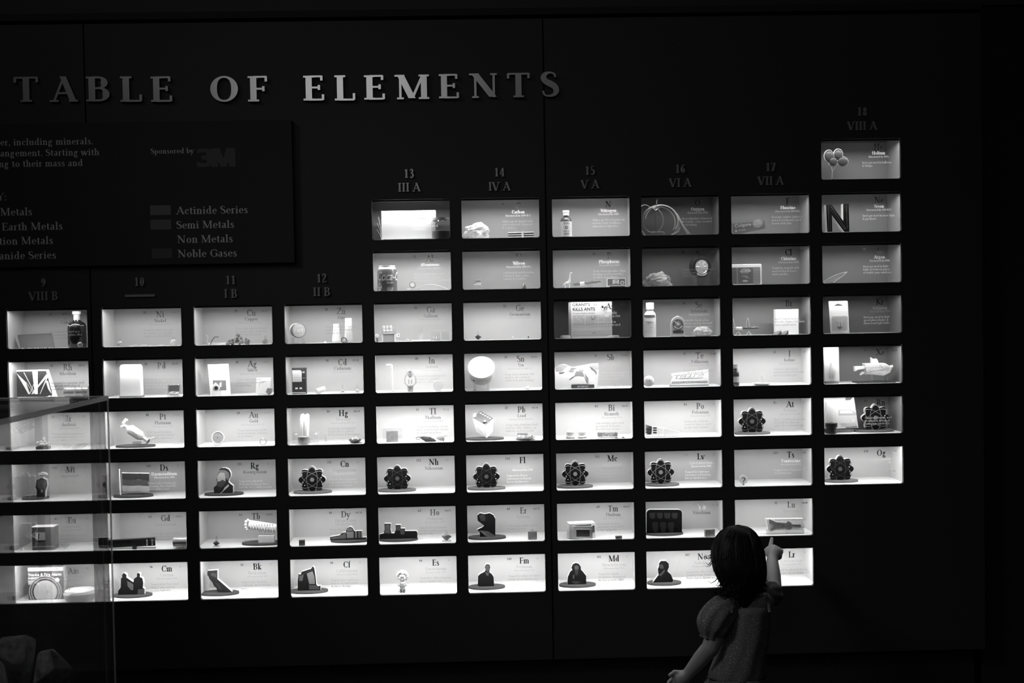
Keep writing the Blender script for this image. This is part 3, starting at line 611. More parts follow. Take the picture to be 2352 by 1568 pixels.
ATOMS = [('At', 'l', 352, 1000, 167, (145, 582, 1168), .16), ('Rn', 'l', 1865, 955, 170, (1615, 2100, 1132), .5), ('Cn', 'o', 421, 988, 171, (188, 670, 1165), .45), ('Nh', 'o', 1490, 973, 168, (1250, 1727, 1148), .07),
         ('Fl', 'q', 275, 303, 126, (100, 458, 436), .07), ('Mc', 'q', 1115, 278, 126, (948, 1287, 412), .45), ('Lv', 'r', 233, 262, 126, (95, 412, 394), .45), ('Og', 'w', 187, 210, 86, (92, 305, 296), .07)]
for cid, reg, cx, cy, R, base, ok in ATOMS:
    t, wd, h = obj(cid, reg, cx-R, cx+R, cy-R, YC, 'atom_cutout', 'black flower shaped atom cutout with thin orbit lines on round base ' + inbox(cid), 'atom model', 0, 'atom cutouts')
    disc(t, reg, *base, mat=gray(.15, .6)); r = wd/2; zc = rel(t, reg, [(cx, cy)])[0][1]; a, b = r, r*.405
    P = []
    for i in range(120):
        q = 2*math.pi*i/120+math.pi/2; m = max(a*b/math.hypot(b*math.cos(q-f), a*math.sin(q-f)) for f in (0, math.pi/4, math.pi/2, 3*math.pi/4)); P.append((m*math.cos(q), max(zc+m*math.sin(q), .0065)))
    MB(gray(.006, .9, spec=.05)).prism(P, -.008, .008, board).build('petal_panel', t)
    for f in (90, 35, -35):
        mb = MB(gray(ok*.5, .6)); rr, n = r*.93, 60; f = math.radians(f); wl = .0006; pp = []
        for i in range(n):
            q = 2*math.pi*i/n
            for s in (1+wl/rr*2, 1-wl/rr*2):
                x, z = rr*s*math.cos(q), rr*.42*s*math.sin(q); pp.append((x*math.cos(f)-z*math.sin(f), -.0084-.0001*(f > .1)-.0001*(f > 1), zc+x*math.sin(f)+z*math.cos(f)))
        mb.add(pp, [(2*i, 2*i+1, (2*i+3) % (2*n), (2*i+2) % (2*n)) for i in range(n)]); mb.build('orbit', t)
    mb = MB(gray(max(.06, ok*.4), .5))
    for q in range(7): mb.lathe([(.0, 0), (r*.065, 0), (r*.065, .0012), (0, .0014)], (0 if q == 6 else r*.1*math.cos(q*1.047)  , -.008, zc+(0 if q == 6 else r*.1*math.sin(q*1.047))), 10, rotx(math.pi/2))
    mb.build('nucleus', t, smooth=True)
    for ex, ez in ((-.74, .42), (.66, .15), (.71, -.17), (-.67, -.19), (-.55, -.4)):
        MB(white).ell((ex*r, -.0088, zc+ez*r), .0014, 8, 6).build('electron', t)

# row of printed people, places and maps
cutout('Rg', 'm', [(1460, 1155), (1455, 1060), (1490, 1030), (1500, 1000), (1487, 962), (1497, 940), (1500, 905), (1520, 870), (1525, 835), (1550, 820), (1600, 820), (1640, 840), (1662, 880), (1664, 925), (1642, 960), (1635, 990), (1660, 1015), (1692, 1038), (1692, 1155)], (1337, 1815, 1165), 'portrait_cutout', 'printed cutout of bearded person in dark suit ' + inbox('Rg'), 'cutout',
       [([(1500, 985), (1495, 955), (1503, 905), (1530, 875), (1585, 880), (1600, 930), (1600, 985), (1560, 965), (1530, 985)], .55), ([(1490, 1030), (1500, 985), (1530, 985), (1560, 965), (1600, 985), (1580, 1040), (1545, 1060), (1505, 1050)], .1), ([(1520, 870), (1530, 845), (1600, 850), (1640, 880), (1650, 925), (1630, 975), (1600, 940), (1585, 880)], .25), ([(1533, 1130), (1590, 1060), (1625, 1030), (1640, 1020), (1640, 1045), (1590, 1090), (1550, 1140)], .75), ([(1560, 1060), (1580, 1080), (1550, 1120), (1540, 1100)], .03)], .05)
cutout('Mt', 't', [(520, 650), (524, 520), (508, 470), (520, 370), (560, 355), (578, 340), (570, 310), (532, 290), (575, 264), (625, 272), (656, 290), (650, 306), (615, 312), (610, 345), (655, 365), (668, 440), (640, 520), (642, 650)], (310, 675, 662), 'portrait_cutout', 'printed cutout of standing person in wide hat and long dress ' + inbox('Mt'), 'cutout',
       [([(532, 290), (575, 264), (625, 272), (656, 290), (640, 302), (560, 304)], .75), ([(575, 310), (612, 310), (608, 345), (580, 345)], .5), ([(580, 500), (610, 505), (605, 540), (585, 540)], .4), ([(530, 380), (580, 360), (640, 380), (650, 440), (625, 500), (560, 500), (530, 450)], .12)], .04)
cutout('Cm', 'n', [(285, 1280), (285, 1150), (315, 1110), (318, 1000), (335, 982), (332, 952), (358, 930), (387, 955), (385, 985), (420, 1010), (470, 1045), (480, 1000), (515, 975), (513, 945), (532, 928), (552, 942), (550, 980), (580, 995), (592, 1050), (585, 1110), (607, 1125), (607, 1280)], (220, 695, 1265), 'statue_cutout', 'printed cutout of dark statue of two seated people ' + inbox('Cm'), 'cutout',
       [([(395, 1030), (440, 1050), (470, 1070), (470, 1140), (440, 1140), (400, 1090)], .2), ([(530, 1130), (600, 1130), (600, 1265), (520, 1265)], .13)], .03)
cutout('Bk', 'n', [(1600, 1222), (1580, 1188), (1550, 1168), (1500, 1155), (1490, 1120), (1458, 1090), (1440, 1050), (1400, 1000), (1390, 970), (1376, 960), (1378, 905), (1500, 895), (1500, 1005), (1678, 1160), (1668, 1190), (1670, 1222)], (1285, 1760, 1222), 'map_cutout', 'dark relief map cutout of a long bent state ' + inbox('Bk'), 'cutout',
       [([(1430, 930), (1490, 940), (1490, 990), (1420, 960)], .13), ([(1470, 1050), (1510, 1060), (1560, 1130), (1520, 1140)], .1)], .07)
cutout('Cf', 'p', [(245, 1218), (245, 1050), (256, 965), (280, 972), (300, 935), (410, 900), (435, 868), (452, 890), (470, 1010), (478, 1098), (500, 1118), (530, 1112), (530, 1218)], (145, 622, 1210), 'photo_cutout', 'printed photo cutout of oil pump jack at dusk ' + inbox('Cf'), 'cutout',
       [([(358, 960), (430, 930), (455, 1000), (462, 1090), (390, 1092)], .3), ([(262, 980), (318, 975), (305, 1050), (262, 1055)], .16), ([(380, 1105), (480, 1105), (520, 1140), (520, 1160), (390, 1160)], .13)], .03, lines=[([(330, 980), (300, 1150)], .0009, .02), ([(345, 965), (360, 1140)], .0012, .02), ([(350, 965), (385, 1140)], .0009, .02), ([(280, 985), (435, 900)], .0014, .05)])
cutout('Er', 'q', [(218, 898), (213, 825), (188, 805), (240, 780), (255, 765), (195, 720), (190, 670), (215, 648), (260, 656), (310, 648), (345, 668), (362, 700), (362, 898)], (105, 462, 892), 'photo_cutout', 'printed photo cutout of masked welder over a spray of sparks ' + inbox('Er'), 'cutout',
       [([(215, 812), (290, 818), (360, 860), (360, 892), (300, 890), (260, 860)], .18), ([(205, 668), (250, 660), (270, 690), (262, 725), (225, 720)], .06)], .02, lines=[([(215, 815), (340, 890)], .0006, .5), ([(215, 815), (310, 892)], .0005, .35), ([(215, 815), (355, 870)], .0005, .35)])
cutout('Fm', 'q', [(212, 1382), (195, 1330), (200, 1240), (216, 1224), (262, 1200), (270, 1180), (262, 1155), (272, 1135), (288, 1128), (306, 1136), (313, 1160), (306, 1190), (305, 1205), (330, 1225), (345, 1250), (350, 1340), (340, 1382)], (110, 455, 1378), 'portrait_cutout', 'printed dark cutout of person in suit and tie, hands at sides, ' + inbox('Fm'), 'cutout',
       [([(268, 1150), (285, 1135), (305, 1145), (306, 1180), (290, 1205), (272, 1190)], .13), ([(262, 1205), (290, 1212), (300, 1205), (296, 1240), (278, 1235)], .15), ([(235, 1345), (255, 1350), (252, 1368), (235, 1365)], .12), ([(315, 1345), (338, 1330), (332, 1365), (318, 1368)], .12)], .03)
cutout('Md', 'q', [(1055, 1362), (1042, 1320), (1048, 1250), (1070, 1200), (1090, 1185), (1082, 1160), (1095, 1130), (1122, 1117), (1150, 1125), (1168, 1150), (1172, 1180), (1190, 1200), (1220, 1240), (1222, 1362)], (968, 1315, 1370), 'portrait_cutout', 'printed dark cutout of seated person with long hair and beard ' + inbox('Md'), 'cutout',
       [([(1108, 1150), (1130, 1140), (1150, 1152), (1148, 1180), (1112, 1180)], .13), ([(1112, 1180), (1148, 1180), (1140, 1235), (1118, 1235)], .06), ([(1075, 1295), (1120, 1288), (1180, 1300), (1120, 1320)], .09), ([(1098, 1230), (1108, 1235), (1105, 1270), (1095, 1265)], .2)], .025)
cutout('No', 'r', [(163, 1347), (163, 1300), (215, 1230), (210, 1200), (208, 1175), (218, 1150), (220, 1120), (236, 1100), (285, 1100), (310, 1125), (312, 1160), (297, 1195), (330, 1228), (352, 1280), (345, 1347)], (110, 432, 1350), 'portrait_cutout', 'printed dark cutout of bearded person in profile, hand at chin, ' + inbox('No'), 'cutout',
       [([(222, 1140), (245, 1130), (262, 1150), (258, 1175), (225, 1170)], .08), ([(205, 1240), (250, 1205), (268, 1180), (275, 1195), (240, 1240)], .12)], .02)
cutout('Dy', 'p', [(652, 592), (652, 500), (770, 480), (800, 450), (850, 440), (850, 420), (868, 388), (900, 371), (932, 386), (950, 420), (960, 430), (1000, 425), (1050, 425), (1055, 508), (1105, 505), (1105, 592)], (655, 1150, 590), 'photo_cutout', 'printed photo cutout of domed power station with silos ' + inbox('Dy'), 'cutout',
       [([(855, 430), (872, 392), (900, 377), (930, 392), (945, 430)], .22), ([(665, 505), (765, 490), (845, 450), (850, 520), (665, 530)], .25), ([(860, 435), (945, 435), (945, 515), (860, 515)], .4), ([(965, 435), (985, 432), (985, 512), (965, 512)], .35), ([(1008, 430), (1022, 430), (1022, 510), (1008, 510)], .35), ([(1035, 430), (1048, 430), (1048, 510), (1035, 510)], .3), ([(655, 560), (1100, 545), (1100, 560), (655, 575)], .2)], .06)
cutout('Ho', 'p', [(1270, 572), (1270, 470), (1325, 455), (1336, 400), (1330, 334), (1412, 334), (1406, 400), (1420, 455), (1455, 455), (1475, 410), (1472, 350), (1537, 350), (1535, 394), (1590, 394), (1590, 425), (1732, 425), (1747, 450), (1745, 572)], (1265, 1750, 572), 'photo_cutout', 'printed photo cutout of power plant with three cooling towers ' + inbox('Ho'), 'cutout',
       [([(1340, 345), (1400, 345), (1396, 400), (1410, 455), (1332, 455), (1346, 400)], .17), ([(1480, 360), (1530, 360), (1528, 420), (1480, 420)], .12), ([(1530, 402), (1585, 402), (1582, 470), (1535, 470)], .12)], .03)
xr = [(100+x, 870-z) for x, z in rrect(0, 335, 0, 255, 36, 6)]
cutout('Yb', 'r', xr, (95, 450, 880), 'x_ray_panel', 'black rounded x-ray print of teeth ' + inbox('Yb'), 'cutout',
       [([(125+k*70, 645), (185+k*70, 645), (180+k*70, 695), (155+k*70, 705), (130+k*70, 690)], .035) for k in range(4)]+[([(150+k*75, 745), (170+k*75, 730), (205+k*75, 735), (215+k*75, 770), (200+k*75, 850), (170+k*75, 850), (155+k*75, 790)], .03) for k in range(3)], .008)
# flag
t, wd, h = obj('Ds', 'm', 280, 655, 845, YC, 'flag', 'small flag with three wide stripes on white pole ' + inbox('Ds'), 'flag')
disc(t, 'm', 220, 705, 1188); q = rel(t, 'm', [(285, 845), (305, 1180), (322, 890), (655, 905), (655, 1100), (322, 1115)])
MB(white).tube([(q[1][0], 0, .0065), (q[1][0]-.001, 0, q[1][1]+.03), (q[0][0]+.0012, 0, q[0][1])], [.0022, .0028, .0016], 10).build('pole', t, smooth=True)
MB(white).ell((q[0][0]+.0012, 0, q[0][1]), .003, 10, 8).build('finial', t, smooth=True)
mb = MB(); zz = [q[2][1], q[2][1]-(q[2][1]-q[5][1])*.35, q[2][1]-(q[2][1]-q[5][1])*.67, q[5][1]]
for k, kk in enumerate((.02, .06, .38)):
    mb.use(gray(kk, .7)); n = 14; vs = []
    for i in range(n+1):
        x = q[2][0]+(q[3][0]-q[2][0])*i/n; sag = .0025*math.sin(i*.9)*i/n
        vs += [(x, -.0005+.002*math.sin(i*1.1), zz[k]-.003*i/n+sag*.3), (x, -.0005+.002*math.sin(i*1.1+.5), zz[k+1]-.003*i/n+sag)]
    mb.add(vs, [(2*i, 2*i+1, 2*i+3, 2*i+2) for i in range(n)])
mb.build('striped_cloth', t, fix=False)
MB(white).tube([(q[2][0], 0, zz[0]+.0012), (q[3][0], 0, zz[0]-.002)], .0016, 8).build('hem', t, smooth=True)
# balloons
t, wd, h = obj('He', 'c', 1190, 1460, 550, .075, 'balloon_cutout', 'cutout bunch of four grey balloons with tied strings ' + inbox('He'), 'balloons')
disc(t, 'c', 1120, 1520, 872); BL = [(1245, 625, 50, 62), (1350, 605, 48, 55), (1400, 690, 58, 52), (1290, 690, 46, 48)]; mm = at(0, 0, .075); k_ = .20408/F_PX*(DIST+.075)
for x, y, rx, rz in BL:
    (px_, pz_), = rel(t, 'c', [(x, y)])
    MB(gray(.09, .35)).ell((px_, -.001-.0008*(y > 650), pz_), (rx*k_, .006, rz*k_), 24, 14).build('balloon', t, smooth=True)
mb = MB(board)
for x, y, rx, rz in BL:
    (px_, pz_), = rel(t, 'c', [(x, y)]); mb.prism(circ(px_, pz_, rx*k_+.0022, rz*k_+.0022, 28), .002, .005)
mb.build('backing_board', t); s = rel(t, 'c', [(1270, 740), (1282, 800), (1276, 850), (1330, 720)])
mb = MB(light); mb.tube([(s[0][0], 0, s[0][1]), (s[1][0], 0, s[1][1]), (s[2][0], 0, .006)], .0012, 6); mb.tube([(s[3][0], 0, s[3][1]), (s[1][0]+.002, 0, s[1][1])], .0005, 5); mb.build('string', t)
MB(dark).ell((s[2][0]+.003, 0, .009), (.004, .004, .004), 10, 8).build('weight', t, smooth=True)
# big letter
t, wd, h = obj('Ne', 'c', 1198, 1462, 1170, .07, 'letter_sign', 'large black channel letter N with white edges ' + inbox('Ne'), 'sign')
q = rel(t, 'c', [(1198, 1180), (1262, 1180), (1393, 1362), (1391, 1170), (1455, 1168), (1462, 1485), (1405, 1485), (1266, 1297), (1270, 1485), (1214, 1485)])
MB(gray(.008, .7, spec=.1)).prism(q, -.012, .012, white).build('letter_body', t)
mb = MB(gray(.05, .5)); c1 = rel(t, 'c', [(1230, 1470), (1222, 1200), (1250, 1200), (1420, 1450), (1436, 1440), (1425, 1190)]); mb.tube([(x, -.0128, z) for x, z in c1], .0009, 6); c2 = rel(t, 'c', [(1248, 1470), (1242, 1230), (1412, 1462)]); mb.tube([(x, -.0128, z) for x, z in c2], .0008, 6); mb.build('neon_tube', t, smooth=True)

# clip stands with a specimen, many boxes
def specimen(cid, reg, x0, x1, yt, yd, kind, label, k=.25, sz=.9):
    t, wd, h = obj(cid, reg, x0, x1, yt, yd, 'specimen_stand', label + ' on clear clip stand ' + inbox(cid), 'specimen', 0, 'specimens on clear stands')
    mb = MB(acry); mb.prism([(-wd*.22, .002), (wd*.22, .002), (wd*.11, h), (-wd*.11, h)], .004, .0055); mb.box(-wd*.42, wd*.42, -.011, .012, 0, .0022); mb.build('stand', t)
    s = wd*.5*sz; z = .0024
    if kind == 'ball': MB(gray(k, .4, 0, .3, 120, .4)).rock((0, -.002, z+s*.85), (s*.9, s*.6, s*.85), len(label), .25, 14, 10).build('nugget', t, smooth=True)
    elif kind == 'shard':
        random.seed(len(label)); MB(gray(k, .4, 0, .2, 90, .4)).hull([(-s, -.002, z+s*.9), (s, -.001, z+s*.8), (0, -.004, z), (-.1*s, .002, z+s*1.5), (.3*s, -.005, z+s*1.1), (-.5*s, -.003, z+.3*s), (.5*s, .002, z+.35*s)]).build('nugget', t)
    elif kind == 'cube': MB(gray(k, .45, .3, .2, 90, .3)).box(-s, s, -.005, .003, z, z+s*1.7, None).build('nugget', t, bevel=.0006)
    elif kind == 'none': pass
    return t
specimen('Co', 'i', 885, 975, 782, .03, 'ball', 'round cracked metal nugget', .35, .8)
specimen('Ni', 'i', 1348, 1435, 780, .05, 'ball', 'leaf grained metal nugget', .5, .8)
specimen('Ni', 'i', 1970, 2058, 778, .05, 'ball', 'smooth white metal ball', .8, .9)
specimen('Cu', 'h', 840, 912, 785, .055, 'ball', 'small dimpled copper nugget', .3, .95)
specimen('Cd', 'h', 1710, 1785, 1328, .06, 'ball', 'pale metal pellet nearest the cylinder', .8, .5)
specimen('Cd', 'h', 1878, 1945, 1326, .06, 'ball', 'pale metal pellet farthest from the cylinder', .8, .6)
specimen('Ge', 'g', 1398, 1495, 1122, .055, 'shard', 'dark glossy pyramid crystal', .05, .9)
specimen('Tb', 'n', 1432, 1526, 485, .042, 'shard', 'dark faceted metal crystal', .06, .9)
specimen('Ho', 'p', 2042, 2178, 437, .045, 'shard', 'grey wedge of metal', .2, .95)
specimen('Er', 'q', 668, 757, 805, .045, 'cube', 'dull grey metal block', .25, .95)
specimen('Hg', 'o', 560, 615, 425, .05, 'none', 'empty slim wedge', .3)
def simple_cube(cid, reg, x0, x1, yt, yd, k, label, depth=.012):
    t, wd, h = obj(cid, reg, x0, x1, yt, yd, 'metal_cube', label + ' ' + inbox(cid), 'specimen', .12)
    MB(gray(k, .45, .2, .25, 120, .4)).box(-wd/2, wd/2, -depth/2, depth/2, 0, h).build('block', t, bevel=.0006); return t
simple_cube('Dy', 'p', 255, 330, 545, .03, .1, 'small dark metal cube'); simple_cube('Tm', 'q', 1500, 1560, 868, .025, .15, 'small grainy dark cube'); simple_cube('Yb', 'r', 652, 748, 805, .03, .3, 'mottled grey metal cube')

def label_card(mb, x0, x1, z0, z1, y, rows, k=.15, seed=1):
    """rows of small print strokes on a card"""
    random.seed(seed); mb.use(gray(k, .7))
    for i in range(rows):
        z = z1-(z1-z0)*(i+.5)/rows; x = x0
        while x < x1-.001:
            w_ = random.uniform(.0012, .004); e = min(x+w_, x1); mb.add([(x, y, z-.0004), (e, y, z-.0004), (e, y, z+.0004), (x, y, z+.0004)], [(0, 1, 2, 3)]); x = e+.0007
# B
t, wd, h = obj('B', 'a', 175, 785, 605, .045, 'carton', 'white laundry carton overexposed to plain white ' + inbox('B'), 'carton')
mb = MB(white).box(-wd/2, wd/2, 0, .045, .006, h); mb.build('box_body', t, bevel=.0008)
mb = MB(gray(.55, .6)); mb.poly([(-wd*.45, h*.86), (-wd*.2, h*.86), (-wd*.2, h*.93), (-wd*.45, h*.93)], -.0003); label_card(mb, wd*.16, wd*.40, h*.70, h*.78, -.0003, 1, .06, 4); mb.build('printed_marks', t, fix=False)
MB(black).box(-wd*.46, wd*.42, .001, .044, 0, .006).build('base_band', t)
t, wd, h = obj('B', 'a', 735, 945, 675, .025, 'glass_jar', 'glass jar half filled with dark powder ' + inbox('B'), 'jar'); r = wd/2*1.0
MB(clear(.9, .05, .06)).lathe([(r*.8, 0), (r, .003), (r, h*.8), (r*.85, h*.86)], (0, .014, 0), 32).build('jar_body', t, smooth=True)
MB(gray(.12, .9, 0, .4, 200)).lathe([(0, .002), (r*.94, .003), (r*.94, h*.38), (0, h*.46)], (0, .014, 0), 28).build('powder', t, smooth=True)
MB(gray(.45, .3, .8)).lathe([(0, h*.86), (r*.9, h*.86), (r*.9, h*.97), (0, h*.98)], (0, .014, 0), 32).build('jar_lid', t, smooth=True)
t, wd, h = obj('B', 'a', 135, 190, 660, .030, 'fibre_tuft', 'pale branching wiry tuft beside the white carton ' + inbox('B'), 'specimen')
mb = MB(white)
for dx, zz_ in ((-.010, .7), (-.006, .95), (.004, .85), (.007, .5), (-.012, .45)): mb.tube([(.004, 0, 0), (.003+dx*.3, -.002, h*zz_*.5), (dx, .001, h*zz_)], [.0012, .001, .0006], 6)
mb.build('stems', t, smooth=True)
# C
t, wd, h = obj('C', 'a', 1098, 1402, 742, .065, 'quartz_rock', 'large white quartz rock with dark pits ' + inbox('C'), 'rock')
MB(gray(.8, .5, 0, .8, 60, .12)).rock((0, 0, h*.46), (wd*.47, .022, h*.50), 5, .35, 28, 18).build('stone', t)
mb = MB(dark); [mb.ell((wd*.25+dx, -.020+abs(dx)*.4, h*.3+dz), .0016, 8, 6) for dx, dz in ((0, 0), (.004, .003), (.006, -.004), (.001, -.006), (-.008, .002))]; mb.build('pit', t)
t, wd, h = obj('C', 'a', 1600, 1890, 845, .05, 'graphite_bundle', 'bundle of dark striped graphite rods with pale tie ' + inbox('C'), 'rods')
for k in range(3):
    z = .0035+k*h*.3; mb = MB(black); mb.tube([(-wd/2, 0, z), (wd*.5, .004, z+.0012)], .0026, 8); mb.use(white); mb.tube([(-wd/2, -.0006, z+h*.14), (wd*.5, .0035, z+h*.14+.001)], .0019, 8); mb.build('rod', t, smooth=True)
MB(white).box(wd*.03, wd*.11, -.0045, .008, 0, h+.002).build('tie', t, bevel=.001)
t, wd, h = obj('C', 'a', 1705, 1770, 790, .075, 'cut_gem', 'faint clear cut gem behind the rods ' + inbox('C'), 'gem')
MB(acry).lathe([(0, h*.35), (wd*.5, h*.8), (wd*.32, h), (0, h)], n=8).build('stone', t); MB(acry).box(-.003, .003, -.003, .003, 0, h*.42).build('stand', t)
# N
t, wd, h = obj('N', 'b', 230, 357, 605, .06, 'medicine_bottle', 'small dark bottle with pale label and white cap ' + inbox('N'), 'bottle'); r = wd/2
MB(gray(.08, .2)).lathe([(r*.95, 0), (r, .002), (r, h*.64), (r*.8, h*.72), (r*.42, h*.77), (r*.40, h*.84), (0, h*.84)], n=32).build('bottle_body', t, smooth=True)
MB(white).lathe([(0, h*.82), (r*.55, h*.82), (r*.58, h*.88), (r*.45, h*.90), (r*.58, h*.92), (r*.58, h), (0, h)], n=28).build('cap', t, smooth=True)
mb = MB(gray(.75, .6)); A = [math.radians(-78+156*i/16) for i in range(17)]; rr = r*1.012
def onto(r_, dz=0): return lambda a, b: (r_*math.sin(a/r_), -r_*math.cos(a/r_), b+dz)
mb.add([(rr*math.sin(a), -rr*math.cos(a), z) for a in A for z in (h*.06, h*.60)], [(2*i, 2*i+1, 2*i+3, 2*i+2) for i in range(16)]); mb.build('label_band', t, smooth=True, fix=False)
mb = MB(gray(.1)); text(mb, 'NITRO', h*.06, 0, h*.50, 0, 'c', 1, 8, xf=onto(rr*1.01)); text(mb, 'DILUTE', h*.05, 0, h*.22, 0, 'c', 1, 8, xf=onto(rr*1.01))
for k in range(9): x = -r*.5+r*.11*k; mb.add([onto(rr*1.01)(x+dx, z) for dx in (0, r*.05) for z in (h*.10, h*.19)], [(0, 1, 3, 2)])
mb.add([onto(rr*1.01)(a, h*.385+b) for a, b in circ(0, 0, r*.28, None, 20)], [tuple(range(20))]); mb.use(gray(.6)); mb.add([onto(rr*1.015)(a, h*.385+b) for a, b in circ(0, 0, r*.12, None, 16)], [tuple(range(16))]); mb.build('printed_marks', t, fix=False)
# O
t, wd, h = obj('O', 'b', 1140, 1600, 530, .06, 'tubing_coil', 'coil of clear oxygen tubing hung on a cord ' + inbox('O'), 'tubing')
q = lambda *p: rel(t, 'b', [p])[0]
TB = gray(.55, .2)
def ring(nm_, cx, cy, rx, ry, y, r_, mat=TB, a0=0, a1=360, n=48):
    P = []
    for i in range(n):
        a = math.radians(a0+(a1-a0)*i/(n if a1-a0 == 360 else n-1)); x, z = q(cx+rx*math.cos(a), cy-ry*math.sin(a)); P.append((x, y+.004*math.sin(2*a), z))
    MB(mat).tube(P, r_, 8, closed=a1-a0 == 360).build(nm_, t, smooth=True)
ring('tube_loop', 1370, 715, 185, 170, 0, .0021, TB, -35, 175); ring('tube_loop', 1360, 730, 210, 190, .006, .0021, gray(.4, .2), -45, 150); ring('tube_loop', 1345, 735, 185, 175, .012, .002, gray(.45, .2), -30, 150)
ring('tube_loop', 1270, 715, 115, 140, -.006, .0017, gray(.3, .2)); ring('tube_loop', 1185, 640, 80, 100, .004, .0016, gray(.35, .2), 50, 190)
mb = MB(TB)
for a, b, c_ in (((1520, 620), (1600, 760), (1665, 872)), ((1545, 640), (1615, 770), (1690, 872)), ((1580, 790), (1560, 840), (1480, 876))): mb.tube([(*[q(*a)[0]], .004, q(*a)[1]), (q(*b)[0], .002, q(*b)[1]), (q(*c_)[0], 0, max(q(*c_)[1], .002))], .0019, 8)
mb.tube([(q(1150, 830)[0], 0, q(1150, 830)[1]), (q(1190, 870)[0], 0, .0025), (q(1270, 874)[0], 0, .0022)], .002, 8); mb.tube([(q(x, y)[0], -.008, q(x, y)[1]) for x, y in ((1250, 850), (1360, 845), (1395, 850), (1390, 875))], .0016, 8); mb.build('tube_end', t, smooth=True)
a, b = q(1318, 478), q(1302, 875); MB(gray(.12)).tube([(a[0], -.003, a[1]), (q(1305, 580)[0], -.003, q(1305, 580)[1]), (b[0], -.003, 0)], [.0022, .0016, .0005], 6).build('cord', t)
a, b, c_ = q(1270, 580), q(1300, 605), q(1340, 575); MB(white).tube([(a[0], -.006, a[1]), (b[0], -.006, b[1]), (c_[0], -.006, c_[1])], [.0008, .0018, .0008], 6).build('hook', t)
# F
t, wd, h = obj('F', 'c', 150, 512, 1372, .06, 'toothpaste_box', 'slanted toothpaste carton with bold lettering ' + inbox('F'), 'carton')
R = roty(math.radians(-6)); q = rel(t, 'c', [(150, 1398), (508, 1356), (522, 1450), (155, 1500)])
mb = MB(gray(.22, .35)); mb.prism(q[:2]+[(q[2][0], max(q[2][1], .001))]+[(q[3][0], 0)], -.012, .012, gray(.55, .35)); mb.build('box_body', t)
ang = math.atan2(q[1][1]-q[0][1], q[1][0]-q[0][0]); ca, sa = math.cos(ang), math.sin(ang); X0, Z0 = q[3][0], q[3][1]+.001
tl = lambda y: (lambda a, b: (X0+a*ca-b*sa*.3, y, Z0+a*sa+b*ca))
mb = MB(gray(.8)); sans(mb, 'Colgate', wd*.52, h*.30, wd*.06, h*.33, 0, .012, 0, tl(-.0124)); mb.build('brand_lettering', t, fix=False)
mb = MB(gray(.45, .4)); mb.add([tl(-.0122)(wd*.78+a, h*.50+b) for a, b in circ(0, 0, wd*.16, h*.32, 24)], [tuple(range(24))]); mb.use(gray(.8)); text(mb, 'Cavity', h*.10, wd*.78, h*.58, 0, 'c', 1, 8, xf=tl(-.0126)); text(mb, 'Protection', h*.11, wd*.78, h*.42, 0, 'c', 1, 8, xf=tl(-.0126)); text(mb, 'FLUORIDE', h*.09, wd*.18, h*.10, 0, 'l', 1, 8, xf=tl(-.0126)); mb.add([tl(-.0126)(a+wd*.1, b+h*.12) for a, b in circ(0, 0, h*.09, None, 4, .78)], [(0, 1, 2, 3)]); mb.build('printed_marks', t, fix=False)
# Al
t, wd, h = obj('Al', 'a', 128, 350, 1225, .055, 'soda_can', 'short dark soda can with white script lettering ' + inbox('Al'), 'can'); r = wd/2
MB(gray(.14, .3, .3)).lathe([(r*.86, 0), (r, .004), (r, h*.78), (r*.92, h*.86)], n=40).build('can_body', t, smooth=True)
MB(gray(.8, .2, .9)).lathe([(r*.92, h*.86), (r*.80, h*.96), (r*.84, h*.97), (r*.84, h), (r*.76, h), (r*.74, h*.97), (0, h*.97)], n=40).build('can_top', t, smooth=True)
mb = MB(white); sans(mb, 'Coca-Cola', r*3.6, h*.34, -r*1.05, h*.42, 0, .012, .35, onto(r*1.03))
mb.add([onto(r*1.008)(x, z) for x, z in [(-r*1.2+r*.12*i, h*.40-.003*math.sin(i*.5)) for i in range(12)]+[(-r*1.2+r*.12*i, h*.43-.0036*math.sin(i*.5)) for i in range(11, -1, -1)]], [tuple(range(24))]); mb.build('script_lettering', t, fix=False)
mb = MB(gray(.8)); [mb.add([onto(r*1.008)(-r*.85+r*.34*math.cos(math.pi*i/12+dq), h*.19+sg*h*.16*math.sin(math.pi*i/12+dq)) for dq, sg in ((0, -1), (0, 1), (math.pi/12, 1), (math.pi/12, -1))], [(0, 1, 2, 3)]) for i in range(12)]; text(mb, 'classic', h*.085, r*.35, h*.31, 0, 'c', 1, 8, xf=onto(r*1.01)); text(mb, '8 FL OZ', h*.06, r*.4, h*.10, 0, 'c', 1, 8, xf=onto(r*1.01)); text(mb, '(237 mL)', h*.055, r*.4, h*.03, 0, 'c', 1, 8, xf=onto(r*1.01)); mb.use(gray(.15)); text(mb, '100', h*.12, -r*.85, h*.18, 0, 'c', 1, 8, xf=onto(r*1.016)); text(mb, 'CALORIES', h*.05, -r*.85, h*.10, 0, 'c', 1, 8, xf=onto(r*1.016)); mb.build('printed_marks', t, fix=False)
t, wd, h = obj('Al', 'a', 460, 615, 1395, .055, 'foil_roll', 'end of a bright foil roll on clear block ' + inbox('Al'), 'foil roll')
MB(acry).box(-wd*.5, wd*.5, -.008, .010, 0, .006).build('block', t); MB(white).box(-wd*.48, -wd*.2, -.006, .006, .006, .010).build('tab', t)
mb = MB(gray(.35, .3, .6)); mb.lathe([(h*.28, 0), (h*.30, .001), (h*.30, .018), (0, .019)], (-wd*.07, -.008, h*.62), 28, rotx(-math.pi/2)); mb.build('roll', t, smooth=True); MB(white).lathe([(0, 0), (h*.22, 0), (h*.22, .001), (0, .001)], (-wd*.07, -.0092, h*.62), 24, rotx(-math.pi/2)).build('core', t)
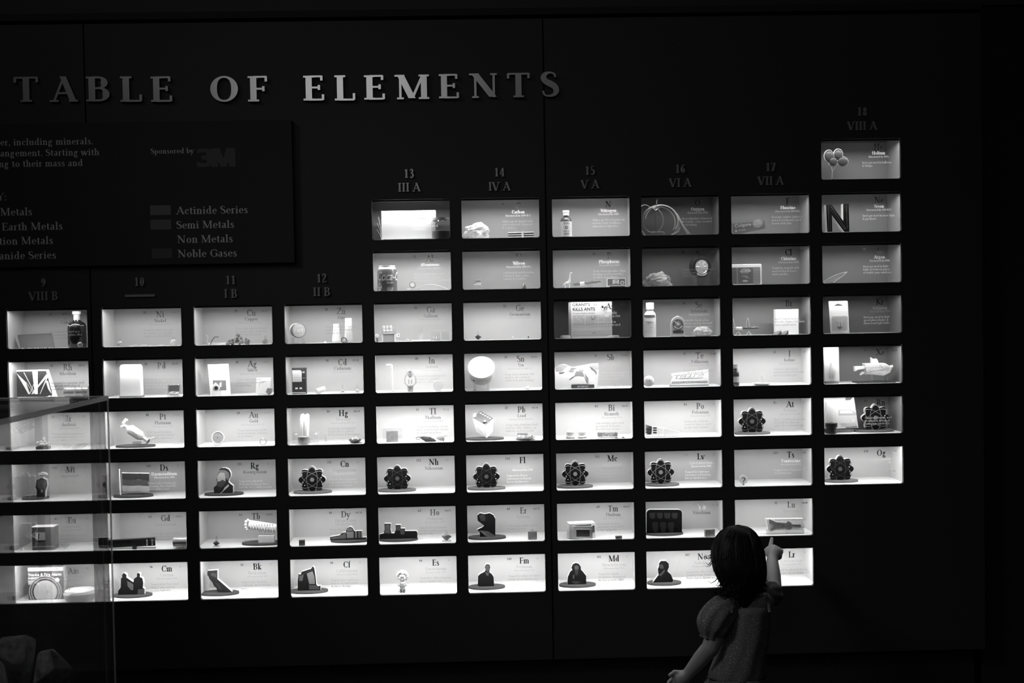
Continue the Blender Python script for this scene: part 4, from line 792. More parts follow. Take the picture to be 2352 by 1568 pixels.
t, wd, h = obj('Al', 'a', 560, 950, 1435, .075, 'foil_dish', 'shallow bright curved foil dish lying on its rim ' + inbox('Al'), 'dish')
n = 20; mb = MB(gray(.85, .3, .5)); vs = []
for i in range(n+1):
    u_ = i/n; z = h*math.sin(math.pi*min(1, .12+u_*.9))**.8
    vs += [(-wd/2+wd*u_, -.02, z*.96+.0005), (-wd/2+wd*u_, .02, z+.0012)]
vs += [(x, y, max(z-.0012, 0)) for x, y, z in vs]
mb.add(vs, [(2*i, 2*i+1, 2*i+3, 2*i+2) for i in range(n)]+[(2*i+2*n+2, 2*i+2*n+4, 2*i+2*n+5, 2*i+2*n+3) for i in range(n)]+[(2*i, 2*i+2, 2*i+2*n+4, 2*i+2*n+2) for i in range(n)]); mb.build('dish', t, smooth=True)
# Si
t, wd, h = obj('Si', 'g', 1380, 1502, 462, .055, 'chip_on_block', 'small striped chip on wedge and clear block ' + inbox('Si'), 'specimen')
MB(clear(.95, .05, .12)).box(-wd*.5, wd*.5, -.01, .01, 0, h*.5).build('block', t, bevel=.0008); MB(white).prism([(-wd*.5, h*.5), (wd*.35, h*.5), (wd*.35, h*.76), (-wd*.1, h*.72)], -.006, .006).build('wedge', t)
mb = MB(gray(.7)); mb.box(-wd*.22, wd*.34, -.005, .005, h*.76, h); mb.use(dark)
for k in range(6): mb.add([(-wd*.2+wd*.09*k, -.0054, h*.78), (-wd*.2+wd*.09*k+wd*.05, -.0054, h*.78), (-wd*.2+wd*.09*k+wd*.05, -.0054, h*.95), (-wd*.2+wd*.09*k, -.0054, h*.95)], [(0, 1, 2, 3)])
mb.build('chip', t)
t, wd, h = obj('Si', 'g', 2003, 2065, 508, .06, 'silicon_cone', 'dark polished silicon bullet shaped point ' + inbox('Si'), 'specimen'); r = wd/2
mb = MB(gray(.25, .15, .8)); mb.lathe([(r, 0), (r*.95, h*.35), (r*.6, h*.75), (r*.15, h), (0, h)], n=20); mb.build('point', t, smooth=True); mb = MB(dark); [mb.box(x-.0007, x+.0007, -r*.97, -r*.9, 0, h*.4) for x in (-r*.35, r*.05, r*.4)]; mb.build('groove', t)
# P
t, wd, h = obj('P', 'e', 215, 355, 348, .055, 'dinosaur_figurine', 'white long-necked dinosaur figurine ' + inbox('P'), 'figurine')
mb = MB(gray(.8, .5)); s = wd
mb.tube([(-s*.5, 0, h*.06), (-s*.40, 0, h*.10), (-s*.25, 0, h*.22), (0, 0, h*.30), (.2*s, 0, h*.40), (.25*s, 0, h*.6), (.27*s, 0, h*.82), (.33*s, 0, h*.93), (.40*s, 0, h*.94), (.49*s, 0, h*.90)], [s*.02, s*.045, s*.13, s*.20, s*.14, s*.07, s*.05, s*.06, s*.055, s*.03], 12)
for lx in (-.2, .18):
    for ly in (-1, 1): mb.tube([(lx*s, ly*s*.09, h*.25), (lx*s, ly*s*.1, 0)], [s*.075, s*.06], 10)
o = mb.build('body', t, smooth=True, ang=1.2); rm = o.modifiers.new('r', 'REMESH'); rm.mode = 'VOXEL'; rm.voxel_size = .0011; rm.use_smooth_shade = True
t, wd, h = obj('P', 'e', 340, 722, 440, .055, 'match_tube', 'glass tube packed with dark match heads on clear stand ' + inbox('P'), 'tube')
mb = MB(acry); mb.box(-wd*.08, wd*.3, -.008, .008, 0, .004); mb.box(wd*.02, wd*.18, -.007, .007, .004, h*.3); mb.build('stand', t)
mb = MB(clear(.92, .05, .05)); mb.tube([(-wd*.5, 0, h*.38), (-wd*.42, 0, h*.42), (wd*.5, 0, h*.72)], [.001, .0055, .0055], 14); mb.build('glass_tube', t, smooth=True)
random.seed(2); mb = MB(gray(.12, .7))
for k in range(70): u_ = k/70; mb.ell((-wd*.4+wd*.86*u_, random.uniform(-.003, .003), h*.42+h*.29*u_+random.uniform(-.003, .003)), (.002, .0014, .0014), 6, 5)
mb.build('match_heads', t, smooth=True)['kind'] = 'stuff'
MB(white).tube([(-wd*.22, 0, h*.48), (-wd*.07, 0, h*.53)], .0062, 14).build('paper_band', t, smooth=True)
t, wd, h = obj('P', 'e', 785, 1020, 428, .06, 'match_box', 'patterned flat match box on a small clear foot ' + inbox('P'), 'match box')
mb = MB(gray(.75)).box(-wd/2, wd/2, -.004, .004, .003, h); mb.build('box_body', t)
mb = MB(gray(.15)); mb.poly([(-wd*.46, h*.25), (wd*.47, h*.25), (wd*.47, h*.92), (-wd*.46, h*.92)], -.0044); mb.use(gray(.6)); mb.poly([(-wd*.2, h*.35), (wd*.15, h*.35), (wd*.15, h*.85), (-wd*.2, h*.85)], -.0047); mb.use(gray(.3)); mb.poly([(-wd*.2, h*.35), (-wd*.02, h*.55), (wd*.15, h*.35)], -.005); mb.poly([(-wd*.1, h*.72), (0, h*.62), (wd*.1, h*.8), (0, h*.78)], -.005); mb.use(gray(.7)); mb.poly(circ(wd*.32, h*.5, h*.2), -.0047); mb.use(gray(.2)); mb.poly(circ(wd*.32, h*.5, h*.13), -.005); mb.use(black); mb.poly([(-wd*.35, h*.04), (wd*.48, h*.04), (wd*.48, h*.17), (-wd*.35, h*.17)], -.0046); mb.build('printed_face', t, fix=False); MB(acry).box(-wd*.58, -wd*.35, -.008, .006, 0, .004).build('foot', t)
# S
t, wd, h = obj('S', 'e', 1260, 1572, 358, .06, 'sulfur_rock', 'pale rough sulfur rock with craggy top ' + inbox('S'), 'rock')
MB(gray(.55, .8, 0, .9, 70, .25)).rock((0, 0, h*.38), (wd*.50, .026, h*.58), 9, .55, 30, 20).build('stone', t)
t, wd, h = obj('S', 'e', 1805, 2112, 150, .07, 'model_tire', 'black rubber tire on shiny spoked wheel propped on clear easel ' + inbox('S'), 'tire'); r = wd*.44; zc = h-r*1.02; R = rotz(.25) @ rotx(math.pi/2)
mb = MB(gray(.03, .35, 0, .2, 300)); mb.lathe([(r*.62, -.006), (r*.66, -.012), (r*.90, -.013), (r, -.006), (r, .010), (r*.9, .018), (r*.64, .018), (r*.62, -.006)], (0, 0, zc), 56, R.transposed() if False else rotz(.25) @ rotx(-math.pi/2)); mb.build('tire', t, smooth=True)
RW = rotz(.25) @ rotx(-math.pi/2); c0 = Vector((0, 0, zc)); mb = MB(chrome)
mb.lathe([(r*.56, -.010), (r*.64, -.0125), (r*.64, -.009), (r*.58, -.006), (r*.56, -.010)], c0, 48, RW); mb.lathe([(0, -.010), (r*.15, -.0095), (r*.17, -.006), (0, -.006)], c0, 20, RW); mb.build('rim', t, smooth=True)
for k in range(8):
    a = k*math.pi/4; d = Vector((math.cos(a), math.sin(a), 0)); MB(chrome).tube([c0+RW @ (d*r*.12+Vector((0, 0, -.008))), c0+RW @ (d*r*.58+Vector((0, 0, -.009)))], [r*.05, r*.085], 8).build('spoke', t, smooth=True)
MB(gray(.04, .5)).lathe([(0, -.003), (r*.6, -.003), (r*.6, .0), (0, .0)], c0, 30, RW).build('wheel_back', t)
mb = MB(white); A = [math.radians(50+80*i/10) for i in range(11)]; mb.add([c0+RW @ Vector((rr*math.cos(a), rr*math.sin(a), -.0133)) for a in A for rr in (r*.70, r*.84)], [(2*i, 2*i+1, 2*i+3, 2*i+2) for i in range(10)]); mb.build('raised_lettering', t, fix=False)
mb = MB(acry); [mb.prism([(x-.003, 0), (x+.009, 0), (x+.005, zc-r*.75), (x, zc-r*.7)], -.016, .02) for x in (-r*.6, r*.5)]; mb.box(-r*.8, r*.8, .0, .02, 0, .003); mb.build('easel', t)
# Cl
t, wd, h = obj('Cl', 'd', 60, 482, 408, .05, 'bleach_jug', 'white squared bleach jug with grey printed label ' + inbox('Cl'), 'jug')
q = rel(t, 'd', [(60, 420), (460, 408), (480, 430), (482, 660)]); x1_ = q[3][0]; x0_ = max(q[0][0], CELLS['Cl']['x0']-.009-t.location.x)
MB(white).prism(rrect(x0_, x1_, 0, h, .006, 5), 0, .05).build('jug_body', t, bevel=.002)
g = lambda X, Y: rel(t, 'd', [(X, Y)])[0]
mb = MB(gray(.17, .5)); a, b = g(112, 655), g(458, 445); mb.poly([(a[0], a[1]), (b[0], a[1]), (b[0], b[1]), (a[0], b[1])], -.0006); mb.use(gray(.28)); a, b = g(372, 655), g(456, 450); mb.poly([(a[0], a[1]), (b[0], a[1]), (b[0], b[1]), (a[0], b[1])], -.0009)
mb.use(gray(.5)); P = [g(205, 500), g(255, 458), g(320, 465), g(350, 490), g(300, 520), g(235, 522)]; mb.poly(P, -.001); mb.use(gray(.2)); P = [g(218, 497), g(258, 468), g(318, 474), g(336, 490), g(296, 511), g(238, 513)]; mb.poly(P, -.0012)
mb.use(gray(.85)); a, b = g(222, 505), g(334, 474); sans(mb, 'CLOROX', b[0]-a[0], b[1]-a[1], a[0], a[1], -.0014, .03)
a = g(270, 560); text(mb, 'FreshPack', .0026, a[0], a[1], -.0012, 'c', 1, 8, wide=1.4); a = g(300, 578); text(mb, 'Bleach', .0026, a[0], a[1], -.0012, 'c', 1, 8, wide=1.4); mb.use(gray(.6)); a = g(275, 615); mb.poly(circ(a[0], a[1], .0095, .0029), -.0012)
a, b = g(380, 640), g(450, 460); label_card(mb, a[0], b[0], a[1], b[1], -.0013, 9, .6, 3); a, b = g(172, 650), g(186, 450); label_card(mb, a[0], b[0], a[1], b[1], -.0012, 26, .6, 5); mb.build('printed_label', t, fix=False)
# Ar
t, wd, h = obj('Ar', 'd', 1225, 1520, 498, .06, 'glass_point', 'bright pointed glass ampoule lying at a tilt ' + inbox('Ar'), 'glass piece')
q = rel(t, 'd', [(1225, 632), (1290, 590), (1380, 545), (1450, 520), (1520, 505), (1470, 550), (1400, 600), (1350, 632)])
MB(clear(.9, .05, .2)).tube([(q[0][0], 0, .003), (q[1][0], 0, q[1][1]*.7), (q[2][0], 0, q[2][1]*.75), (q[3][0], 0, q[3][1]*.93), (q[4][0], 0, q[4][1])], [.003, .008, .0085, .0045, .0008], 14).build('glass_shell', t, smooth=True)
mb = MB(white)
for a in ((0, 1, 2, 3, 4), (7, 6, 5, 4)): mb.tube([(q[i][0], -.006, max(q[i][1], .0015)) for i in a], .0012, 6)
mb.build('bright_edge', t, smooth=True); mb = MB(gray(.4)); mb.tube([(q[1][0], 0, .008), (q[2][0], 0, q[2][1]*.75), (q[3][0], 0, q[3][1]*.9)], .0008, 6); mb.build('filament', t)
# Co
t, wd, h = obj('Co', 'i', 180, 668, 742, .07, 'ceramic_tile', 'dark glazed tile leaning back with sparkling lower edge ' + inbox('Co'), 'tile')
q = rel(t, 'i', [(275, 895), (665, 888), (580, 742), (180, 765)]); dp = .05
mb = MB(gray(.07, .55)); vs = [(q[0][0], -dp*.5, .001), (q[1][0], -dp*.5, .001), (q[2][0], dp*.3, q[2][1]*.98), (q[3][0], dp*.3, q[3][1])]; n_ = Vector((0, .004, .0035)); mb.add(vs+[Vector(p)+n_*1.0 for p in vs], [(0, 1, 2, 3), (7, 6, 5, 4), (0, 4, 5, 1), (1, 5, 6, 2), (2, 6, 7, 3), (3, 7, 4, 0)]); mb.build('tile', t)
mb = MB(gray(.8, .2)); random.seed(6)
for k in range(26): u_ = k/25; x = q[0][0]+(q[1][0]-q[0][0])*u_; r_ = random.choice((.0008, .001, .0015, .0019)); mb.ell((x, -dp*.5-.001, r_), r_, 6, 5)
mb.build('sparkle_beads', t, smooth=True); MB(acry).box(-wd*.2, wd*.2, -.01, .02, 0, .003).build('easel', t)  # sparkle of light along the lower edge modelled as pale beads
t, wd, h = obj('Co', 'i', 772, 1050, 478, .072, 'blue_bottle', 'big dark round shouldered bottle with pale neck ' + inbox('Co'), 'bottle'); r = min(wd/2, .0345); r = .030
zc = [(r*.9, 0), (r, .006), (r, h*.52), (r*.97, h*.60), (r*.8, h*.68), (r*.42, h*.73), (r*.38, h*.76)]
MB(gray(.015, .12)).lathe(zc, (-.006, 0, 0), 36).build('bottle_body', t, smooth=True); MB(gray(.5, .3)).lathe([(r*.36, h*.74), (r*.34, h*.93), (0, h*.93)], (-.006, 0, 0), 24).build('neck', t, smooth=True); MB(gray(.75, .4)).lathe([(0, h*.92), (r*.46, h*.92), (r*.46, h), (0, h)], (-.006, 0, 0), 24).build('cap', t, smooth=True)
mb = MB(white); [mb.ell((-.006+r*.97*math.sin(a), -r*.97*math.cos(a), h*.615+.001*math.sin(a*5)), (.0016, .0008, .0009), 6, 5) for a in [(-1.1+2.2*i/12) for i in range(13)]]; mb.build('painted_glints', t)  # white beads shaped as light glints on the bottle shoulder
# Ni coins
CN = [(1470, 868, 0), (1520, 870, 0), (1560, 872, 0), (1610, 873, 0), (1655, 858, 1), (1665, 866, 1), (1700, 870, 0), (1735, 868, 0)]
for k, (x, y, lv) in enumerate(CN):
    cx, wd_, zf, h = frame('Ni', 'i', x-32, x+32, y, .06+.006*(k % 3)); z = zf+.0004+.0019*(k % 3)
    o = MB(gray(.65, .3, .6)).lathe([(0, 0), (.0102, 0), (.0106, .0004), (.0106, .0014), (.0102, .0018), (0, .0016)], n=28).build('coin', None, smooth=True, loc=(cx, .05+.012*(k % 3), z))
    tag(o, 'silvery coin, %s in the row of coins in the nickel box' % ('first', 'second', 'third', 'fourth', 'fifth', 'sixth', 'seventh', 'eighth')[k], 'coin', 'coins in the nickel box')
t, wd, h = obj('Ni', 'i', 1845, 1922, 855, .06, 'ring', 'plain pale metal ring standing apart from the coins ' + inbox('Ni'), 'ring')
MB(gray(.75, .25, .6)).tube([(wd/2*math.cos(i*math.pi/16), wd/2*.8*math.sin(i*math.pi/16), .0022) for i in range(32)], .0022, 8, closed=True).build('band', t, smooth=True)
# Cu
t, wd, h = obj('Cu', 'h', 208, 350, 772, .06, 'bent_pipes', 'bent copper pipe fittings rising from the shelf ' + inbox('Cu'), 'pipe')
q = rel(t, 'h', [(210, 780), (232, 800), (222, 860), (240, 890), (350, 802), (305, 802), (275, 840), (255, 890)])
mb = MB(gray(.6, .3, .7)); mb.tube([(x, 0, z) for x, z in q[:4]], .0017, 8); mb.use(gray(.12, .4)); mb.tube([(x, .006, z) for x, z in q[4:]], .0016, 8); mb.build('pipe', t, smooth=True)
t, wd, h = obj('Cu', 'h', 235, 445, 866, .08, 'copper_bar', 'pale straight metal bar lying on the shelf ' + inbox('Cu'), 'bar'); MB(gray(.8, .4)).box(-wd/2, wd/2, -.006, .006, 0, h).build('bar', t, bevel=.001)
t, wd, h = obj('Cu', 'h', 435, 706, 745, .06, 'copper_nugget', 'craggy branching native copper cluster ' + inbox('Cu'), 'mineral')
mb = MB(gray(.3, .45, .3, .8, 150, .6)); random.seed(8)
for k in range(34):
    u_ = random.uniform(-.46, .46); zt = h*(.9-abs(u_-.05)*1.5); mb.rock((u_*wd, random.uniform(-.012, .012), random.uniform(.004, max(zt, .006))), (.0052, .005, .005), k, .9, 9, 7)
mb.build('cluster', t)
# Zn
t, wd, h = obj('Zn', 'h', 1138, 1340, 645, .06, 'cream_jar', 'white cream jar on its side, lid facing out, on clear easel ' + inbox('Zn'), 'jar'); r = h*.36; zc = h-r; R = rotz(.45) @ rotx(math.pi/2); c0 = Vector((wd*.02, 0, zc))
MB(white).lathe([(0, -.022), (r*.97, -.022), (r*.97, -.003), (0, -.003)], c0, 40, R).build('jar_body', t, smooth=True); MB(gray(.2, .3, .6)).lathe([(r*.9, -.003), (r, -.003), (r, .011), (r*.93, .0125), (r*.9, .0125)], c0, 40, R).build('lid_rim', t, smooth=True); MB(gray(.5, .5)).lathe([(0, .0120), (r*.89, .0120), (r*.89, .0131), (0, .0131)], c0, 40, R).build('lid_face', t, smooth=True)
mb = MB(gray(.9)); bx = R @ Vector((1, 0, 0)); text(mb, 'FACE', r*.42, 0, -r*.2, 0, 'c', 0, 12, xf=lambda a, b: c0+R @ Vector((a, b, .0136))); mb.build('embossed_word', t, fix=False)
mb = MB(acry); mb.box(-wd*.4, wd*.45, -.018, .022, 0, .003); [mb.prism([(x-.003, 0), (x+.003, 0), (x+.001, h*.3), (x-.001, h*.3)], -.016, .018) for x in (-wd*.25, wd*.3)]; mb.build('easel', t)
for x0, x1, yt, xb0, xb1, cp, d in ((1645, 1705, 655, 1625, 1725, 1, 'shorter white squeeze tube standing on its cap'), (1758, 1832, 590, 1765, 1860, 1, 'taller white squeeze tube standing on its cap')):
    t, wd, h = obj('Zn', 'h', xb0, xb1, yt, .06 if x0 < 1700 else .05, 'squeeze_tube', d + ' ' + inbox('Zn'), 'tube', 0, 'white tubes in the zinc box')
    n = 20; mb = MB(white); tw = (x1-x0)/(xb1-xb0)*wd/2
    mb.add([((wd/2*(1-f)+tw*f)*math.cos(2*math.pi*i/n), (wd/2*.7*(1-f)+.0012*f)*math.sin(2*math.pi*i/n), z) for f, z in ((0, h*.12), (.5, h*.5), (.9, h*.93), (1, h)) for i in range(n)], [(j*n+i, j*n+(i+1) % n, (j+1)*n+(i+1) % n, (j+1)*n+i) for j in range(3) for i in range(n)]+[tuple(range(3*n, 4*n)), tuple(range(n-1, -1, -1))]); mb.build('tube_body', t, smooth=True)
    MB(gray(.7)).lathe([(0, 0), (wd*.44, 0), (wd*.44, h*.12), (0, h*.12)], n=24).build('cap', t, smooth=True)
t, wd, h = obj('Zn', 'h', 1730, 1795, 828, .036, 'metal_ring', 'small dark metal ring leaning against the white tubes ' + inbox('Zn'), 'ring'); MB(gray(.25, .3, .7)).tube([(wd*.42*math.cos(i*math.pi/14), .001*math.cos(i), wd*.42+.002+wd*.42*math.sin(i*math.pi/14)) for i in range(28)], .0025, 8, closed=True).build('band', t, smooth=True)
t, wd, h = obj('Zn', 'h', 1532, 1575, 848, .06, 'zinc_drop', 'tiny white pointed metal drop ' + inbox('Zn'), 'specimen'); MB(white).lathe([(wd/2, 0), (wd*.42, h*.4), (wd*.1, h), (0, h)], n=14).build('drop', t, smooth=True)
# Ga
t, wd, h = obj('Ga', 'g', 200, 385, 1025, .06, 'diode_block', 'clear rack with three round bulbs over a framed chip ' + inbox('Ga'), 'lamp sample')
mb = MB(clear(.93, .05, .12)); mb.box(-wd*.5, wd*.5, .006, .009, h*.35, h*.72); mb.build('rack', t)
for k in range(3): MB(clear(.85, .1, .45)).ell((-wd*.32+wd*.24*k, 0, h*.78), (wd*.1, .005, h*.13), 12, 10).build('bulb', t, smooth=True)
for k in range(3): MB(white).ell((-wd*.32+wd*.24*k, 0, h*.62), (wd*.11, .005, h*.07), 12, 8).build('bulb_base', t, smooth=True)
mb = MB(white); [mb.box(*b_) for b_ in ((-wd*.46, wd*.46, -.003, .004, h*.46, h*.50), (-wd*.46, -wd*.40, -.003, .004, 0, h*.5), (wd*.40, wd*.46, -.003, .004, 0, h*.5))]; mb.build('chip_frame', t); MB(gray(.35, .4)).box(-wd*.40, wd*.40, -.001, .003, 0, h*.46).build('chip_plate', t)
t, wd, h = obj('Ga', 'g', 112, 190, 1152, .06, 'round_bulb', 'small pale round diode on a dark post ' + inbox('Ga'), 'lamp sample'); MB(white).lathe([(0, 0), (wd*.34, 0), (wd*.34, .006), (0, .007)], (-.002, 0, h*.75), 20, rotx(math.pi/2)).build('lens', t, smooth=True); MB(gray(.2)).box(-.004, .002, -.002, .002, 0, h*.6).build('post', t)
t, wd, h = obj('Ga', 'g', 385, 555, 1150, .062, 'wire_circuit', 'thin bent wire with loops and a square terminal ' + inbox('Ga'), 'wire')
mb = MB(white); mb.tube([(-wd*.5, 0, h*.3), (-wd*.3, 0, .004), (wd*.1, 0, .002), (wd*.3, 0, .002)], .0009, 6); mb.tube([(wd*.38+.004*math.cos(a*.4), 0, .005+.004*math.sin(a*.4)) for a in range(16)], .001, 6); mb.box(-wd*.45, -wd*.2, -.002, .002, h*.6, h); mb.build('wire', t, smooth=True); MB(dark).box(-wd*.32, -wd*.25, -.0026, -.0022, h*.74, h*.86).build('contact', t)
t, wd, h = obj('Ga', 'g', 585, 832, 1143, .055, 'wedge_stand', 'clear wedge stand on flat white plate ' + inbox('Ga'), 'specimen'); MB(clear(.92, .1, .3)).prism([(-wd*.11, .005), (wd*.11, .005), (wd*.05, h), (-wd*.04, h)], -.003, .003).build('wedge', t); MB(gray(.8)).box(-wd*.5, wd*.5, -.012, .012, 0, .0055).build('plate', t, bevel=.002)
t, wd, h = obj('Ga', 'g', 848, 1088, 1128, .06, 'clear_case', 'clear plastic case with coiled wires inside ' + inbox('Ga'), 'case')
MB(clear(.94, .05, .10)).box(-wd*.5, wd*.5, -.012, .012, 0, h).build('case_shell', t); mb = MB(white); mb.box(-wd*.02, wd*.01, -.0125, -.0115, 0, h); mb.box(wd*.47, wd*.5, -.0125, -.0115, 0, h); mb.box(-wd*.5, wd*.5, -.0125, -.0115, 0, .003); mb.build('case_edge', t)
random.seed(4); mb = MB(gray(.75)); mb.tube([(-wd*.4+wd*.34*i/60, .004*math.sin(i*1.3), h*.3+.006*math.sin(i*.8)) for i in range(60)], .0008, 5); mb.build('coiled_wire', t, smooth=True)
# Ge
for x, d, k in ((1890, 'pale', .7), (2092, 'black headed', .03)):
    t, wd, h = obj('Ge', 'g', x-10, x+10, 1186, .06, 'diode', 'tiny %s diode on a thin pin ' % d + inbox('Ge'), 'diode'); MB(light).tube([(0, 0, 0), (0, 0, h*.5)], .0006, 6).build('pin', t); MB(gray(k, .4)).ell((0, 0, h*.72), (wd*.45, wd*.45, h*.28), 10, 8).build('head', t, smooth=True)
# As
t, wd, h = obj('As', 'e', 335, 848, 728, .05, 'ant_killer_box', 'tall white insecticide box with bold warning lettering ' + inbox('As'), 'carton')
MB(gray(.8, .6)).box(-wd/2, wd/2, 0, .03, 0, h).build('box_body', t); mb = MB(gray(.35)); mb.prism([(-wd/2, .002), (-wd/2-.008, .004), (-wd/2-.008, h-.002), (-wd/2, h)], .001, .026); mb.build('side_flap', t)
g = lambda X, Y: rel(t, 'e', [(X, Y)])[0]; mb = MB(black)
a, b = g(355, 783), g(575, 742); sans(mb, "GRANT'S", b[0]-a[0], b[1]-a[1], a[0], a[1], -.0005, .02); a, b = g(360, 842), g(638, 795); sans(mb, 'KiLLS ANTS', b[0]-a[0], b[1]-a[1], a[0], a[1], -.0005, .02); mb.build('headline', t, fix=False)
mb = MB(gray(.25)); a = g(755, 795); mb.poly(circ(a[0], a[1], .0126, .0126, 30), -.0004); mb.use(gray(.85)); mb.poly(circ(a[0], a[1], .0113, .0113, 30), -.0006); mb.use(black); [mb.poly(circ(a[0]+dx, a[1]+dz, r1, r2, 16), -.0008) for dx, dz, r1, r2 in ((-.006, .0012, .0036, .0046), (0, -.001, .0024, .0022), (.005, .0005, .003, .0026), (.002, -.005, .001, .004), (-.001, -.006, .001, .004), (.007, -.004, .001, .0035), (.007, .005, .001, .0025))]
mb.use(gray(.2)); a = g(360, 878); text(mb, 'Destroys Entire Colonies', .0032, a[0], a[1], -.0006, 'l', 1, 6, fitw=g(625, 0)[0]-a[0])
for i, (x0, x1) in enumerate(((360, 508), (520, 672), (684, 835))):
    a, b = g(x0, 1010), g(x1, 893); mb.use(gray(.62)); mb.poly([a, (b[0], a[1]), b, (a[0], b[1])], -.0005); mb.use(gray((.85, .5, .75)[i]))
    for k in range(5): cxx = a[0]+(b[0]-a[0])*(k+.5)/5; czz = a[1]+(b[1]-a[1])*(.3+.45*((k*2) % 3)/2); mb.poly(circ(cxx, czz, .0026, .0026, 4, .3), -.0008)
    if i == 1: mb.use(gray(.3)); mb.poly(circ((a[0]+b[0])/2+.005, b[1]-.0075, .007, .0075, 20), -.001); mb.use(gray(.62)); mb.poly(circ((a[0]+b[0])/2+.005, b[1]-.0055, .0048, .0065, 20), -.0012)
    label_card(mb, a[0], b[0], g(0, 1060)[1], g(0, 1015)[1], -.0006, 3, .4, i)
a, b = g(350, 1165), g(836, 1085); mb.use(gray(.68)); mb.poly([a, (b[0], a[1]), b, (a[0], b[1])], -.0005); mb.use(gray(.2)); a = g(625, 1118); [mb.poly(circ(a[0]+k*.0028, a[1], .0014, .0009, 8), -.0008) for k in (-2, -1, 0, 1, 2)]; a, b = g(360, 1160), g(830, 1130); label_card(mb, a[0], b[0], a[1], b[1], -.0007, 3, .5, 9); mb.use(gray(.9)); a = g(785, 900); mb.poly(circ(a[0], a[1], .0085, .006, 20), -.001); mb.build('printed_panels', t, fix=False)
for x0, x1, d in ((205, 330, 'beside the narrow flap of the insecticide box'), (805, 942, 'beside the far corner of the insecticide box')):
    t, wd, h = obj('As', 'e', x0, x1, 1148, .04, 'bait_disc', 'flat pale bait disc ' + d, 'bait disc', 0, 'bait discs in the arsenic box'); MB(gray(.7)).lathe([(0, 0), (wd/2, 0), (wd/2, h*.7), (wd*.42, h), (0, h)], n=30).build('disc', t, smooth=True)
# Se
t, wd, h = obj('Se', 'e', 1190, 1410, 735, .05, 'lotion_bottle', 'white shouldered lotion bottle with printed label ' + inbox('Se'), 'bottle')
q = rel(t, 'e', [(1232, 735), (1350, 735), (1352, 810), (1330, 812), (1332, 840), (1395, 870), (1408, 920), (1410, 1160)]); rr = min(.022, q[7][0]+.02)
xb = max(q[7][0]-.040, CELLS['Se']['x0']-.011-t.location.x); cxx = (xb+q[7][0])/2; hw = (q[7][0]-xb)/2; n = 28; prof = [(hw*.95, 0), (hw, .004), (hw, h*.58), (hw*.92, h*.68), (hw*.5, h*.77), (hw*.48, h*.80)]
mb = MB(white); mb.add([(cxx+r_*math.cos(2*math.pi*i/n), r_*.7*math.sin(2*math.pi*i/n)+.006, z) for r_, z in prof for i in range(n)], [(j*n+i, j*n+(i+1) % n, (j+1)*n+(i+1) % n, (j+1)*n+i) for j in range(5) for i in range(n)]+[tuple(range(n))]); mb.build('bottle_body', t, smooth=True)
MB(white).lathe([(0, h*.80), (hw*.66, h*.80), (hw*.66, h*.99), (0, h)], (cxx, .006, 0), 28).build('cap', t, smooth=True)
g = lambda X, Y: rel(t, 'e', [(X, Y)])[0]; yy = .006-hw*.7-.0003; ox = lambda a, b: (a, .006-.7*math.sqrt(max(hw*hw-(a-cxx)**2, 0))-.0005, b)
mb = MB(gray(.15)); P = []; 
for i in range(11): P.append(ox(g(1245+13*i, 0)[0], g(0, 915)[1]))
for i in range(10, -1, -1): P.append(ox(g(1245+13.5*i, 0)[0], g(0, 950)[1]))
mb.add(P, [(i, i+1, 20-i, 21-i) for i in range(10)]); a = g(1262, 990); text(mb, 'SELENIUM', .003, g(1285, 0)[0], a[1], 0, 'l', 1, 6, xf=ox); text(mb, 'Sulfide Lotion', .0028, g(1255, 0)[0], g(0, 1008)[1], 0, 'l', 1, 6, xf=ox); text(mb, 'USP', .0028, g(1280, 0)[0], g(0, 1030)[1], 0, 'l', 1, 6, xf=ox); text(mb, '4 fl oz', .002, g(1250, 0)[0], g(0, 1130)[1], 0, 'l', 1, 6, xf=ox); text(mb, 'Rx only', .002, g(1315, 0)[0], g(0, 1075)[1], 0, 'l', 1, 6, xf=ox); mb.build('printed_label', t, fix=False)
t, wd, h = obj('Se', 'e', 1590, 1762, 905, .055, 'light_meter', 'rounded light meter with dial and slotted window ' + inbox('Se'), 'light meter')
P = [(-wd/2, 0), (wd/2, 0), (wd/2, h*.62)]+[(wd/2*math.cos(a*math.pi/12), h*.62+h*.36*math.sin(a*math.pi/12)) for a in range(1, 12)]+[(-wd/2, h*.62)]
MB(gray(.4, .4)).prism(P, -.006, .008, gray(.75)).build('meter_body', t, bevel=.001); r = wd*.40; cz = h*.60
MB(gray(.12, .4)).lathe([(0, 0), (r, 0), (r*.95, .002), (0, .002)], (0, -.006, cz), 32, rotx(math.pi/2)).build('dial_plate', t, smooth=True); MB(gray(.35, .3, .5)).lathe([(0, .0), (r*.5, .0), (r*.48, .004), (0, .004)], (0, -.007, cz), 28, rotx(math.pi/2)).build('dial', t, smooth=True); MB(white).lathe([(0, 0), (r*.16, 0), (r*.16, .0055), (0, .0055)], (0, -.007, cz), 18, rotx(math.pi/2)).build('knob', t, smooth=True)
mb = MB(gray(.8)); A = [math.radians(200+140*i/12) for i in range(13)]; mb.add([(r*f*math.cos(a), -.0085, cz+r*f*math.sin(a)) for a in A for f in (.62, .85)], [(2*i, 2*i+1, 2*i+3, 2*i+2) for i in range(12)]); mb.poly([(-r*.7, cz+r*.5), (-r*.6, cz+r*.6), (0, cz+r*.1), (-r*.05, cz)], -.0116); mb.build('dial_scale', t, fix=False)
